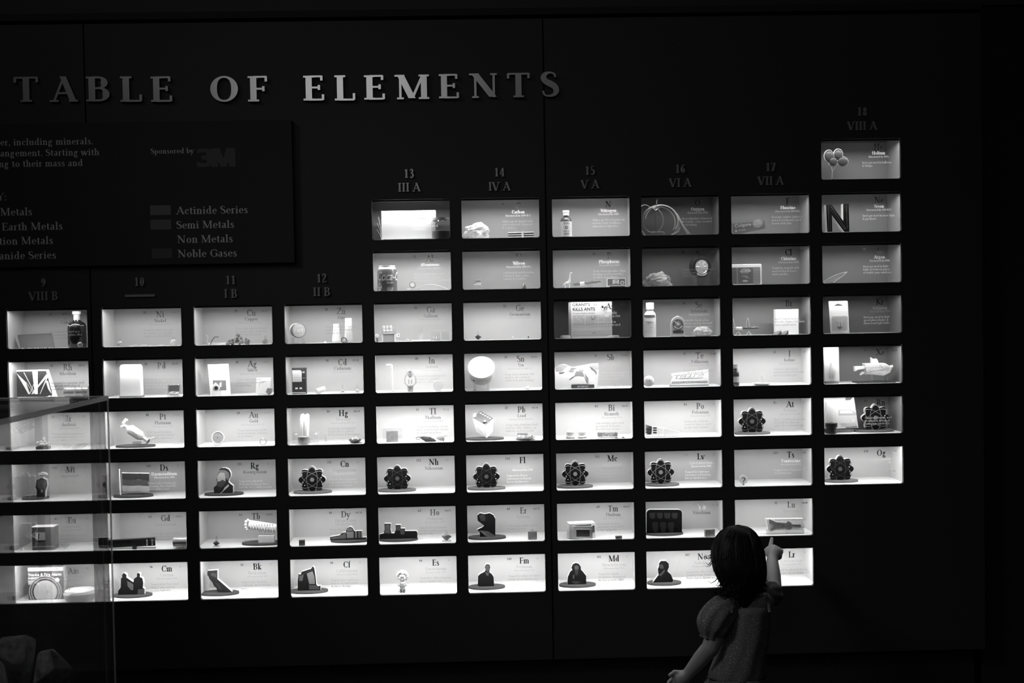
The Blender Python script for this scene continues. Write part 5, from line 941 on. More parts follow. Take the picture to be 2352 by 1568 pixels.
mb = MB(black); mb.poly(rrect(-wd*.38, wd*.38, h*.17, h*.30, .002), -.0068); mb.use(gray(.3)); label_card(mb, -wd*.33, wd*.33, h*.19, h*.28, -.0071, 2, .35, 2); mb.build('window_strip', t, fix=False); MB(gray(.7)).box(-.004, .004, -.003, .003, h*.97, h+.001).build('top_ring', t)
t, wd, h = obj('Se', 'e', 1845, 2122, 1035, .06, 'powder_dish', 'glass dish heaped with pale grainy powder ' + inbox('Se'), 'dish'); r = wd/2
MB(clear(.93, .05, .08)).lathe([(r*.5, 0), (r*.75, .003), (r, h*.48), (r*.97, h*.48), (r*.7, .005), (0, .004)], n=36).build('dish', t, smooth=True)
MB(gray(.6, .9, 0, 1.0, 120, .4)).rock((0, 0, h*.42), (r*.85, r*.6, h*.55), 12, .25, 28, 18).build('powder_heap', t, smooth=True)
# Br
t, wd, h = obj('Br', 'd', 115, 445, 1072, .055, 'sealed_tube', 'dark sealed glass tube held across a clear cradle ' + inbox('Br'), 'tube')
zc = h*.42; mb = MB(clear(.9, .05, .1)); mb.tube([(-wd*.48, 0, zc), (wd*.5, 0, zc+.0008)], .0048, 14); mb.build('glass_tube', t, smooth=True); MB(black).tube([(-wd*.1, 0, zc), (wd*.48, 0, zc+.0008)], .0040, 12).build('liquid', t, smooth=True); MB(white).tube([(-wd*.36, 0, zc), (-wd*.14, 0, zc)], .0052, 14).build('sleeve', t, smooth=True)
mb = MB(acry); [mb.prism([(x-.004, 0), (x+.004, 0), (x+.0015, zc), (x-.0015, zc)], -.008, .008) for x in (-wd*.3, wd*.1)]; mb.build('cradle', t); mb = MB(gray(.75))
for a, b in (((-wd*.46, h), (-wd*.38, zc)), ((wd*.07, h), (-.0, zc)), ((wd*.1, h), (wd*.16, zc)), ((wd*.07, h), (wd*.1, h))): mb.tube([(a[0], 0, a[1]), (b[0], 0, b[1])], .0006, 5)
[mb.tube([(x-.008, -.004, .0015), (x, -.004, zc*.6), (x+.01, -.004, .0015)], .0012, 6) for x in (-wd*.3, wd*.1)]; mb.build('wire_legs', t)
t, wd, h = obj('Br', 'd', 652, 930, 962, .065, 'white_carton', 'tall plain white carton overexposed ' + inbox('Br'), 'carton'); MB(white).box(-wd/2, wd/2, -.0, .03, 0, h).build('box_body', t, bevel=.0006); mb = MB(gray(.3)); label_card(mb, -wd*.27, wd*.2, h-.0022, h-.0002, -.0005, 2, .3, 8); mb.build('printed_marks', t, fix=False)
t, wd, h = obj('Br', 'd', 605, 806, 1222, .04, 'dark_chips', 'two dark curled chips lying before the white carton ' + inbox('Br'), 'specimen')
for x0, x1, s in ((-.5, .08, 1), (.0, .5, 2)): MB(gray(.1, .4, .3)).hull([(x0*wd, 0, .001), (x1*wd, -.002, .002), ((x0*.4+x1*.6)*wd, .004, h*.85), (x1*wd, .002, h), ((x0+x1)/2*wd, -.006, .0), (x0*wd*.8, .004, h*.4)]).build('chip', t)
# Kr
t, wd, h = obj('Kr', 'd', 1300, 1555, 860, .06, 'blister_pack', 'white hanging card with a small bulb in clear blister ' + inbox('Kr'), 'package')
q = rel(t, 'd', [(1300, 880), (1535, 865), (1555, 1245), (1325, 1245)]); P = [(q[3][0], 0), (q[2][0], 0), (q[1][0], q[1][1]-.002), (q[1][0]-.002, h), (q[0][0]+.002, h), (q[0][0], h-.002)]
MB(white).prism(P, 0, .0015).build('card', t); g = lambda X, Y: rel(t, 'd', [(X, Y)])[0]
mb = MB(gray(.08)); mb.poly([g(1360, 920), g(1412, 893), g(1470, 910), g(1465, 918)], -.0003); mb.build('hang_hole', t, fix=False)
a, b = g(1335, 1240), g(1525, 1042); MB(clear(.9, .08, .12)).prism(rrect(a[0], b[0], a[1]+.001, b[1], .006), -.013, -.0001).build('blister', t, bevel=.004)
a = g(1432, 1180); mb = MB(gray(.15, .3)); mb.ell((a[0], -.006, a[1]), (.0082, .004, .0075), 20, 12); mb.build('bulb', t, smooth=True); mb = MB(white); [mb.box(a[0]+dx-.003, a[0]+dx+.003, -.010, -.003, a[1]+.001, a[1]+.0165) for dx in (-.0042, .0042)]; mb.box(a[0]-.009, a[0]+.009, -.0095, -.003, a[1]+.0165, a[1]+.020); mb.build('bulb_cap', t, bevel=.0006)
# Rh
t, wd, h = obj('Rh', 'i', 190, 640, 1155, .06, 'photo_slab', 'white edged slab printed with crossing searchlight beams ' + inbox('Rh'), 'slab')
q = rel(t, 'i', [(190, 1165), (540, 1158), (650, 1468), (200, 1475)]); P = [(q[3][0], 0), (q[2][0], 0), (q[1][0], q[1][1]), (q[0][0], q[0][1])]
g = lambda X, Y: rel(t, 'i', [(X, Y)])[0]; mb = MB(white).prism(P, 0, .02); mb.use(gray(.03, .5)); mb.poly([g(192, 1180), g(535, 1170), g(560, 1250), g(600, 1400), g(610, 1472), g(200, 1474)], -.0004)
for pts, k in (([(375, 1170), (440, 1170), (440, 1440), (405, 1440)], .75), ([(195, 1200), (300, 1300), (350, 1440), (330, 1440)], .6), ([(540, 1210), (560, 1225), (380, 1440), (365, 1440)], .7), ([(275, 1190), (282, 1188), (415, 1440), (405, 1440)], .6), ([(300, 1300), (306, 1298), (400, 1440), (392, 1440)], .5), ([(425, 1240), (430, 1240), (350, 1440), (342, 1440)], .6), ([(545, 1235), (560, 1240), (470, 1440), (462, 1440)], .5), ([(530, 1280), (560, 1290), (600, 1440), (560, 1380)], .75)): mb.use(gray(k)); mb.poly([g(*p) for p in pts], -.0006-.0001*k)
mb.build('slab', t, fix=False)
t, wd, h = obj('Rh', 'i', 515, 655, 1365, .035, 'spark_plug', 'shiny spark plug lying before the printed slab ' + inbox('Rh'), 'spark plug'); mb = MB(chrome); mb.tube([(-wd*.5, 0, .006), (-wd*.2, 0, .007), (-wd*.15, 0, .007), (wd*.2, 0, .008)], [.002, .003, .005, .005], 10); mb.build('threads', t, smooth=True); MB(white).tube([(wd*.2, 0, .008), (wd*.45, 0, .008)], [.006, .004], 10).build('insulator', t, smooth=True); MB(dark).tube([(wd*.05, 0, .0075), (wd*.12, 0, .0075)], .0064, 6).build('hex_nut', t)
t, wd, h = obj('Rh', 'i', 745, 1020, 1352, .045, 'metal_canister', 'ribbed metal cylinder lying behind two clear wedges ' + inbox('Rh'), 'cylinder'); mb = MB(gray(.25, .3, .6)); mb.tube([(-wd*.5, .01, h*.5+.002), (wd*.5, .01, h*.5+.002)], h*.45, 20); mb.build('cylinder', t, smooth=True); mb = MB(clear(.9, .05, .25)); [mb.prism([(x-.004, 0), (x+.004, 0), (x+.0015, h*.95), (x-.0015, h*.95)], -.009, -.006) for x in (-.02*wd, .28*wd)]; mb.build('wedge', t)
# Pd
t, wd, h = obj('Pd', 'i', 1412, 1668, 1095, .065, 'tall_white_canister', 'tall glowing white canister with rounded top and dark foot ' + inbox('Pd'), 'canister')  # plain white canister, no lamp inside
MB(white).prism([(-wd*.48, .005), (wd*.48, .005), (wd*.46, h*.92), (wd*.40, h), (-wd*.40, h), (-wd*.46, h*.92)], -.03, .0).build('canister_body', t, bevel=.002); MB(gray(.2, .4)).box(-wd*.5, wd*.5, -.031, .001, 0, .005).build('foot', t)
t, wd, h = obj('Pd', 'i', 1950, 2088, 1330, .04, 'sample_vial', 'square glass vial holding pale folded foil ' + inbox('Pd'), 'vial'); MB(clear(.9, .05, .1)).box(-wd/2, wd/2, -.01, .01, 0, h).build('vial_body', t, bevel=.0015); MB(gray(.15, .6)).box(-wd*.46, wd*.46, -.002, .008, h*.45, h*.95).build('backing', t); MB(white).rock((0, -.002, h*.25), (wd*.4, .005, h*.16), 3, .5, 14, 10).build('foil', t)
# Ag
t, wd, h = obj('Ag', 'h', 228, 490, 1105, .06, 'photo_card', 'tall white card with a small dark landscape picture ' + inbox('Ag'), 'card'); g = lambda X, Y: rel(t, 'h', [(X, Y)])[0]
q = [g(262, 1450), g(490, 1445), g(462, 1105), g(230, 1112)]; MB(white).prism([(q[0][0], 0), (q[1][0], 0), q[2], q[3]], 0, .003).build('card', t)
mb = MB(gray(.22)); mb.poly([g(288, 1400), g(440, 1400), g(436, 1290), g(290, 1290)], -.0004); mb.use(gray(.75)); mb.poly([g(360, 1330), g(385, 1300), g(388, 1360), g(370, 1365)], -.0006); mb.poly([g(288, 1340), g(320, 1310), g(350, 1340), g(350, 1365), g(290, 1370)], -.0006); mb.use(gray(.6)); mb.poly([g(295, 1220), g(300, 1170), g(415, 1170), g(420, 1220)], -.0004); mb.build('printed_picture', t, fix=False)
t, wd, h = obj('Ag', 'h', 280, 375, 1320, .035, 'silver_spool', 'small white domed spool before the tall card ' + inbox('Ag'), 'specimen'); MB(acry).box(-wd*.5, wd*.5, -.008, .008, 0, h*.4).build('stand', t); mb = MB(gray(.85, .3)); mb.lathe([(wd*.32, 0), (wd*.38, .002), (wd*.38, .008), (0, .008)], (0, -.004, h*.62), 24, rotx(-math.pi/2)); mb.build('spool', t, smooth=True); MB(dark).lathe([(0, 0), (wd*.2, 0), (wd*.2, .001), (0, .001)], (0, -.0052, h*.62), 20, rotx(-math.pi/2)).build('hub', t)
t, wd, h = obj('Ag', 'h', 765, 940, 1258, .055, 'small_card', 'small white card with a faint curved drawing ' + inbox('Ag'), 'card'); MB(white).prism([(-wd*.5, .002), (wd*.42, .002), (wd*.5, h), (-wd*.42, h)], 0, .003).build('card', t); mb = MB(gray(.45)); mb.tube([(-wd*.28, -.0004, h*.5), (-wd*.2, -.0004, h*.72), (0, -.0004, h*.8), (wd*.2, -.0004, h*.78)], .0006, 5); mb.build('drawing', t); MB(acry).box(-wd*.3, wd*.3, -.006, .008, 0, .003).build('foot', t)
t, wd, h = obj('Ag', 'h', 882, 960, 1375, .035, 'silver_lump', 'grey jagged native silver piece before the small card ' + inbox('Ag'), 'mineral'); MB(gray(.3, .4, .5, .5, 200)).hull([(-wd*.5, 0, h*.45), (-wd*.2, -.003, h), (wd*.15, 0, h*.8), (wd*.5, .002, h*.9), (wd*.4, -.003, h*.3), (.1*wd, -.004, .0), (-.2*wd, .003, 0)]).build('nugget', t)
# Cd
t, wd, h = obj('Cd', 'h', 1180, 1338, 1148, .06, 'battery_pack', 'black upright battery pack with pale label and two terminals ' + inbox('Cd'), 'battery'); MB(gray(.03, .4)).box(-wd/2, wd/2, -.008, .012, 0, h).build('pack_body', t, bevel=.0012); mb = MB(gray(.7)); mb.poly([(-wd*.46, h*.47), (wd*.2, h*.47), (wd*.2, h*.86), (wd*.1, h*.91), (-wd*.46, h*.91)], -.0085); label_card(mb, -wd*.43, wd*.17, h*.48, h*.80, -.0088, 9, .12, 1); mb.build('printed_label', t, fix=False)
for x in (-wd*.18, wd*.12): MB(white).poly(rrect(x-wd*.09, x+wd*.09, h*.19, h*.25, .001), -.0085).build('terminal', t, fix=False)
mb = MB(gray(.3)); mb.poly([(wd*.25, h*.80), (wd*.42, h*.80), (wd*.42, h*.86), (wd*.25, h*.86)], -.0085); mb.poly([(wd*.25, h*.60), (wd*.47, h*.60), (wd*.47, h*.62), (wd*.25, h*.62)], -.0085); mb.build('clip', t, fix=False); MB(gray(.6)).box(-wd*.48, wd*.48, -.0095, -.0082, .003, .006).build('foot_line', t)
t, wd, h = obj('Cd', 'h', 1432, 1580, 1352, .055, 'white_cylinder', 'white rounded battery cylinder lying at an angle ' + inbox('Cd'), 'battery'); MB(white).tube([(-wd*.32, -.01, .008), (wd*.2, .012, h*.58)], .0088, 22).build('cylinder', t, smooth=True)
# In
t, wd, h = obj('In', 'j', 262, 360, 312, .06, 'bent_rod', 'white rod bent over at the top standing on a foot ' + inbox('In'), 'rod'); MB(white).tube([(-wd*.45, 0, h-.003), (wd*.1, 0, h-.0028), (wd*.28, 0, h-.005), (wd*.33, 0, h*.5), (wd*.3, 0, .002)], .0026, 10).build('rod', t, smooth=True); MB(gray(.6)).box(-wd*.1, wd*.6, -.008, .008, 0, .002).build('foot', t)
t, wd, h = obj('In', 'j', 495, 645, 375, .055, 'sprinkler_head', 'metal fire sprinkler head with toothed deflector ' + inbox('In'), 'sprinkler head')
MB(gray(.35, .3, .7)).lathe([(0, 0), (wd*.24, 0), (wd*.24, h*.22), (wd*.3, h*.24), (wd*.3, h*.28), (0, h*.28)], n=24).build('threaded_base', t, smooth=True)
for s in (-1, 1): MB(gray(.45, .3, .6)).tube([(s*wd*.2, 0, h*.26), (s*wd*.45, 0, h*.38), (s*wd*.46, 0, h*.62), (s*wd*.25, 0, h*.82), (s*wd*.08, 0, h*.90)], .0019, 8).build('frame_arm', t, smooth=True)
MB(gray(.25, .4, .5)).prism([(-wd*.22, h*.72), (0, h*.6), (wd*.22, h*.72), (0, h*.92)], -.002, .002).build('link', t); MB(gray(.7)).tube([(0, 0, h*.28), (0, 0, h*.62)], .003, 10).build('glass_bulb', t, smooth=True); mb = MB(gray(.3)); [mb.box(s*wd*.13-.0012, s*wd*.13+.0012, -.003, .002, h*.35, h*.52) for s in (-1, 1)]; mb.box(-.004, .004, -.003, .002, h*.68, h*.71); mb.build('lever', t)
mb = MB(gray(.4, .3, .6)); mb.box(-wd*.14, wd*.14, -.004, .004, h*.9, h); [mb.tube([(s*wd*.12, 0, h*.95), (s*wd*.5, 0, h*.93)], .0009, 6) for s in (-1, 1)]; [mb.box(s*wd*.3-.001, s*wd*.3+.001, -.002, .002, h*.90, h*.955) for s in (-1, 1)]; mb.build('deflector', t)
t, wd, h = obj('In', 'j', 862, 995, 523, .05, 'indium_disc', 'bright white disc leaning upright ' + inbox('In'), 'specimen'); MB(white).lathe([(0, 0), (wd/2, 0), (wd/2, .005), (0, .005)], (0, 0, h-wd/2), 32, rotx(math.pi/2)).build('disc', t, smooth=True); MB(acry).box(-wd*.3, wd*.3, -.006, .006, 0, h-wd+.003).build('foot', t)
# Sn
t, wd, h = obj('Sn', 'j', 1315, 1655, 215, .065, 'round_tin', 'big round white tin tipped forward on clear easel ' + inbox('Sn'), 'tin'); r = wd/2; R = rotx(math.radians(52)); hh_ = r*1.0; c0 = Vector((0, .014, .016)); zt_ = R @ Vector((0, 0, hh_))
c0.z = h-zt_.z-r*math.sin(math.radians(52)); c0.z = max(c0.z, .014)
MB(gray(.6, .4)).lathe([(0, 0), (r*.96, 0), (r*.96, hh_*.75), (0, hh_*.75)], c0, 48, R).build('tin_body', t, smooth=True); MB(white).lathe([(r*.97, hh_*.72), (r, hh_*.73), (r, hh_), (r*.9, hh_*1.0), (r*.88, hh_*.985), (0, hh_*.985)], c0, 48, R).build('lid', t, smooth=True)
mb = MB(gray(.12)); cy = lambda a, b: c0+R @ Vector((r*.968*math.sin(a/r), -r*.968*math.cos(a/r), b)); text(mb, 'SOLDER', .006, r*.35, hh_*.40, 0, 'l', 1, 8, xf=cy); text(mb, 'BAR TIN', .005, r*.35, hh_*.2, 0, 'l', 1, 8, xf=cy); mb.add([cy(a-r*.75, hh_*.25+b) for a, b in ((0, 0), (.008, 0), (.008, .009), (0, .009))], [(0, 1, 2, 3)]); mb.build('printed_label', t, fix=False)
mb = MB(acry); [mb.prism([(x-.004, 0), (x+.006, 0), (x+.005, .022), (x-.002, .026)], -.012, .02) for x in (-r*.55, r*.45)]; mb.build('easel', t)
t, wd, h = obj('Sn', 'j', 2055, 2110, 600, .05, 'tin_lump', 'little white pile of metal grains ' + inbox('Sn'), 'specimen'); MB(white).rock((0, 0, h*.4), (wd*.5, .006, h*.6), 4, .6, 12, 9).build('lump', t)
# Sb
t, wd, h = obj('Sb', 'k', 110, 682, 292, .06, 'printed_sheet', 'crumpled white sheet with bold abstract dark shapes ' + inbox('Sb'), 'sheet'); g = lambda X, Y: rel(t, 'k', [(X, Y)])[0]
P = [(CELLS['Sb']['x0']-.01-t.location.x, 0), (g(655, 0)[0], 0), g(682, 440), g(682, 295), g(600, 300), g(350, 345), g(265, 310), g(225, 303), g(150, 340), (CELLS['Sb']['x0']-.01-t.location.x, g(0, 400)[1])]
mb = MB(white).prism(P, 0, .004)
for i, (pts, k) in enumerate((([(150, 340), (225, 303), (310, 335), (270, 350), (230, 395), (150, 400), (138, 370)], .32), ([(580, 308), (640, 296), (680, 296), (680, 370), (650, 380), (600, 345)], .3), ([(400, 395), (480, 400), (530, 520), (555, 550), (535, 550), (500, 460), (430, 450), (375, 460)], .25), ([(185, 410), (260, 400), (240, 420), (190, 430)], .15), ([(300, 395), (330, 370), (380, 372), (370, 400), (330, 405)], .3), ([(420, 380), (480, 372), (510, 385), (480, 405), (440, 400)], .35), ([(560, 320), (600, 345), (660, 400), (655, 440), (620, 390), (590, 370)], .12), ([(500, 410), (555, 480), (555, 550), (540, 550)], .3), ([(330, 350), (400, 350), (410, 365), (330, 365)], .3), ([(310, 500), (370, 455), (375, 465), (320, 505)], .15))):
    mb.use(gray(k)); mb.poly([g(*p) for p in pts], -.0005-.00004*i)
mb.use(white); mb.poly([g(a_, b_) for a_, b_ in [(340+190*(.5-.5*math.cos(i*math.pi/14)), 555-90*math.sin(i*math.pi/14)) for i in range(15)]], -.0012); mb.build('sheet', t, fix=False)
t, wd, h = obj('Sb', 'k', 340, 628, 562, .04, 'name_bar', 'dark engraved bar with pale letters before the printed sheet ' + inbox('Sb'), 'plaque'); MB(gray(.06, .4)).box(-wd/2, wd/2, -.003, .003, .002, h).build('bar', t, bevel=.0006); mb = MB(gray(.75)); text(mb, 'ANTIMONY', h*.42, 0, h*.34, -.0035, 'c', 1, 8, fitw=wd*.5); mb.build('lettering', t, fix=False); MB(acry).box(-wd*.2, wd*.1, -.006, .006, 0, .0021).build('foot', t)
for k, (x, hh_) in enumerate(((778, 22), (830, 16), (862, 32), (905, 24), (965, 34))):
    t, wd, h = obj('Sb', 'k', x-20, x+22, 608-hh_, .05+.008*(k % 2), 'antimony_chip', 'white metal chip, %s of five in the antimony box' % ('first', 'second', 'third', 'fourth', 'fifth')[k], 'specimen', 0, 'antimony chips'); MB(white).hull([(-wd*.5, 0, 0), (wd*.5, 0, 0), (0, -.004, 0), (.1*wd, .004, 0), (0, 0, h), (wd*.2, -.002, h*.7)]).build('chip', t)
# Te
t, wd, h = obj('Te', 'k', 1245, 1382, 452, .045, 'round_badge', 'round white badge with dark script ' + inbox('Te'), 'badge'); r = wd*.48; MB(white).ell((0, 0, h-r), (r, .006, r), 32, 20).build('badge_face', t, smooth=True); mb = MB(gray(.12)); text(mb, 'Lake', r*.42, 0, h-r*1.05, -.0064, 'c', 0, 10); mb.build('script', t, fix=False); MB(gray(.4, .3, .5)).tube([(r*math.cos(a), .004, h-r+r*math.sin(a)) for a in [math.pi*1.08+math.pi*.84*i/16 for i in range(17)]], .0016, 6).build('rim', t, smooth=True)
t, wd, h = obj('Te', 'k', 1578, 2062, 372, .06, 'name_sign', 'slanted white sign with large outlined capital letters ' + inbox('Te'), 'sign'); g = lambda X, Y: rel(t, 'k', [(X, Y)])[0]
MB(white).prism([(g(1578, 0)[0], .005), (g(2062, 0)[0], .005), g(2062, 372), g(1600, 425), g(1598, 450), g(1618, 455)], 0, .008).build('sign_board', t); MB(gray(.3)).box(-wd*.5, wd*.5, -.004, .012, 0, .0045).build('foot_bar', t)
mb = MB(gray(.28)); a, b = g(1635, 492), g(2005, 432); sans(mb, 'TELLUS', b[0]-a[0], b[1]-a[1], a[0], a[1], -.0005, .025, .25); mb.use(white); sans(mb, 'TELLUS', b[0]-a[0], b[1]-a[1], a[0]-.0011, a[1]+.0009, -.0009, .0, .25); mb.build('sign_lettering', t, fix=False)
mb = MB(gray(.2)); a, b = g(1600, 545), g(2050, 515); mb.poly([a, (b[0], a[1]), b, (a[0]+.002, b[1])], -.0005); mb.use(gray(.8)); text(mb, 'NORTHWEST GEORGIA SCIENCE MUSEUM', (b[1]-a[1])*.6, (a[0]+b[0])/2, a[1]+(b[1]-a[1])*.2, -.0008, 'c', 1, 6, fitw=(b[0]-a[0])*.95); mb.use(gray(.15)); a = g(1750, 420); b = g(2050, 405); text(mb, 'CARTERSVILLE', (b[1]-a[1])*.9, a[0], a[1], -.0008, 'l', 1, 6, fitw=b[0]-a[0]); mb.build('strap_line', t, fix=False)
# I
t, wd, h = obj('I', 'l', 70, 200, 295, .05, 'iodine_bottle', 'dark brown bottle with ribbed cap partly hidden by the box side ' + inbox('I'), 'bottle'); r = min(wd/2, .014); ox_ = wd/2-r
MB(gray(.03, .15)).lathe([(r*.95, 0), (r, .002), (r, h*.55), (r*.75, h*.68), (r*.55, h*.76), (r*.55, h*.80), (0, h*.80)], (ox_, 0, 0), 30).build('bottle_body', t, smooth=True); MB(gray(.2, .3)).lathe([(0, h*.79), (r*.68, h*.79), (r*.68, h*.98), (0, h)], (ox_, 0, 0), 24).build('cap', t, smooth=True)
mb = MB(gray(.35, .6)); A = [math.radians(-80+160*i/14) for i in range(15)]; mb.add([(ox_+r*1.01*math.sin(a), -r*1.01*math.cos(a), z) for a in A for z in (h*.16, h*.42)], [(2*i, 2*i+1, 2*i+3, 2*i+2) for i in range(14)]); mb.build('label_band', t, fix=False)
t, wd, h = obj('I', 'l', 362, 598, 438, .055, 'wedge_dish', 'shallow white dish with a clear wedge stand in it ' + inbox('I'), 'dish'); MB(white).lathe([(0, 0), (wd*.3, 0), (wd*.5, h*.22), (wd*.46, h*.22), (wd*.28, .002), (0, .002)], n=30).build('dish', t, smooth=True); MB(clear(.9, .1, .45)).prism([(-wd*.12, .003), (wd*.12, .003), (wd*.04, h), (-wd*.06, h)], -.002, .002).build('wedge', t); mb = MB(dark); [mb.ell((s*wd*.38, -.006, h*.12), (.002, .001, .0012), 8, 6) for s in (-1, 1)]; mb.build('mark', t)
# Xe
t, wd, h = obj('Xe', 'l', 1235, 1430, 90, .06, 'lamp_package', 'tall bright package with a pale headlight bulb inside ' + inbox('Xe'), 'package'); MB(white).prism([(-wd*.42, .008), (wd*.5, .008), (wd*.46, h), (-wd*.5, h)], 0, .02).build('package_card', t); MB(gray(.3, .4)).box(-wd*.35, wd*.42, -.004, .018, 0, .008).build('foot', t); MB(gray(.72, .3)).lathe([(0, h*.14), (wd*.2, h*.15), (wd*.24, h*.3), (wd*.18, h*.46), (wd*.14, h*.5), (wd*.13, h*.56), (wd*.02, h*.58), (0, h*.7)], (.001, -.006, 0), 20).build('bulb', t, smooth=True); mb = MB(gray(.25)); [mb.box(x-.0005, x+.0005, -.0118, -.0105, h*.18, h*.42) for x in (-.002, .001, .004)]; mb.box(-wd*.1, wd*.1, -.0105, -.0095, h*.52, h*.55); mb.build('electrode', t)
t, wd, h = obj('Xe', 'l', 1610, 2090, 215, .07, 'spacecraft_model', 'pale boxy spacecraft model on thin stand and dark base ' + inbox('Xe'), 'model'); g = lambda X, Y: rel(t, 'l', [(X, Y)])[0]
P = [g(1725, 290), g(1975, 285), g(2060, 335), g(2040, 400), g(1960, 440), g(1760, 420), g(1740, 350)]; MB(gray(.75, .5)).prism(P, -.016, .016).build('hull', t, bevel=.002)
MB(gray(.8)).prism([g(1610, 325), g(1735, 322), g(1750, 350), g(1650, 365), g(1612, 385)], -.012, .004).build('engine_panel', t); P = [g(1815, 215), g(1835, 235), g(1885, 232), g(1905, 270), g(1900, 295), g(1820, 295)]; MB(gray(.7, .5)).prism(P, -.006, .006).build('top_module', t); mb = MB(gray(.6)); a = g(2065, 330); mb.lathe([(0, -.006), (.004, -.006), (.006, .004), (0, .004)], (a[0], -.004, a[1]), 14, roty(math.pi/2)); a = g(2075, 350); mb.lathe([(0, -.004), (.003, -.004), (.005, .004), (0, .004)], (a[0], .006, a[1]), 14, roty(math.pi/2)); mb.build('thruster', t, smooth=True)
MB(gray(.7)).prism([g(1675, 420), g(1700, 390), g(1735, 395), g(1720, 415), g(1680, 435)], -.01, -.004).build('antenna', t); a = g(1832, 510); MB(white).tube([(a[0], 0, .004), (a[0], 0, g(0, 430)[1])], .001, 8).build('stand_rod', t); b = g(1990, 0); MB(acry).box(b[0]-.003, b[0]+.003, -.003, .003, .004, g(0, 430)[1]).build('stand_post', t); MB(gray(.06, .5)).box(-wd*.48, wd*.5, -.024, .03, 0, .0045).build('base_plate', t); mb = MB(gray(.35)); a, b = g(1740, 400), g(2020, 345); mb.tube([(a[0], -.0165, a[1]), (b[0], -.0165, b[1])], .0004, 5); a, b = g(1905, 300), g(1950, 350); mb.tube([(a[0], -.0165, a[1]), (b[0], -.0165, b[1])], .0006, 5); mb.build('panel_line', t)
# Ir
t, wd, h = obj('Ir', 's', 515, 720, 785, .06, 'crumpled_metal', 'pale crumpled metal lump on a low dark stand ' + inbox('Ir'), 'specimen'); MB(gray(.04, .4)).box(-wd*.42, wd*.46, -.012, .012, 0, h*.26).build('stand', t, bevel=.001); mb = MB(gray(.75, .4)); mb.rock((-wd*.05, 0, h*.45), (wd*.38, .012, h*.25), 6, .7, 16, 11); mb.rock((wd*.06, 0, h*.75), (wd*.14, .008, h*.26), 8, .6, 12, 9); mb.hull([(wd*.1, 0, h*.3), (wd*.5, 0, h*.75), (wd*.3, .004, h*.3), (wd*.2, -.004, h*.5)]); mb.build('lump', t)
# Pt
t, wd, h = obj('Pt', 'm', 300, 728, 220, .07, 'catalytic_converter', 'shiny tilted catalytic converter with flanged pipes ' + inbox('Pt'), 'car part'); disc(t, 'm', 247, 733, 565, gray(.07, .5)); g = lambda X, Y: rel(t, 'm', [(X, Y)])[0]
a, b = Vector((g(340, 300)[0], .006, g(340, 300)[1])), Vector((g(660, 490)[0], -.012, g(660, 490)[1])); L = lambda f: a+(b-a)*f
MB(gray(.7, .3, .7, .1, 100)).tube([L(.12), L(.2), L(.26), L(.66), L(.75), L(.8)], [.006, .011, .0165, .0165, .012, .006], 22).build('canister', t, smooth=True); MB(gray(.55, .3, .7)).tube([L(0), L(.14)], .006, 14).build('inlet_pipe', t, smooth=True); MB(gray(.6, .3, .7)).tube([L(.78), L(1)], [.0065, .0075], 14).build('outlet_pipe', t, smooth=True)
d = (b-a).normalized(); MB(chrome).tube([L(.97), L(1.0)], .0115, 20).build('flange', t, smooth=True); MB(dark).tube([L(1.0), L(1.005)], .0052, 16).build('pipe_mouth', t)
p, q_, r_, s_ = [Vector((g(*z)[0], 0, g(*z)[1])) for z in ((340, 270), (370, 228), (305, 320), (720, 450))]; MB(white).tube([L(-.02), p, q_, q_+Vector((.006, 0, -.003))], [.004, .005, .005, .003], 10).build('bracket', t, smooth=True); MB(white).tube([L(.02), r_], [.004, .003], 8).build('bracket', t, smooth=True); MB(chrome).tube([L(.95), s_], [.003, .0025], 8).build('bracket', t, smooth=True)
mb = MB(gray(.2)); [mb.tube([L(f)+Vector((0, -.0172, .003)), L(f+.02)+Vector((0, -.0172, .001))], .0012, 5) for f in (.34, .4, .45, .5, .58)]; mb.build('stamped_marks', t); a2 = g(455, 560), g(548, 500); MB(frost).box(a2[0][0], a2[1][0], -.004, .01, .0065, a2[1][1]).build('support', t)
# Au
t, wd, h = obj('Au', 'm', 1420, 1575, 378, .055, 'round_dish', 'round grey gold dust dish with pale rim standing upright ' + inbox('Au'), 'specimen'); r = wd/2; MB(white).tube([(r*.94*math.cos(i*math.pi/20), 0, h-r+r*.94*math.sin(i*math.pi/20)) for i in range(40)], .0022, 8, closed=True).build('rim', t, smooth=True); MB(gray(.38, .5, 0, .2, 200)).lathe([(0, 0), (r*.92, 0), (r*.92, .002), (0, .002)], (0, .001, h-r), 36, rotx(math.pi/2)).build('plate', t); MB(gray(.12)).hull([(-.0018, -.003, h-r-.003), (.0018, -.003, h-r+.001), (.001, -.003, h-r+.004), (-.0016, -.003, h-r+.003), (0, -.0018, h-r)]).build('nugget', t); MB(acry).box(-r*.6, r*.6, -.006, .006, 0, h-2*r+.004).build('stand', t)
t, wd, h = obj('Au', 'm', 2010, 2097, 458, .05, 'gold_ring', 'thin plain finger ring standing upright ' + inbox('Au'), 'ring'); r = wd/2; MB(gray(.55, .2, .9)).tube([(r*.9*math.cos(i*math.pi/18), 0, h-r+r*.9*math.sin(i*math.pi/18)) for i in range(36)], .0013, 8, closed=True).build('band', t, smooth=True); MB(acry).box(-r*.4, r*.4, -.004, .004, 0, h-1.9*r+.001).build('stand', t); MB(white).ell((0, 0, h-.0006), (r*.45, .0022, .0016), 10, 8).build('setting', t, smooth=True)
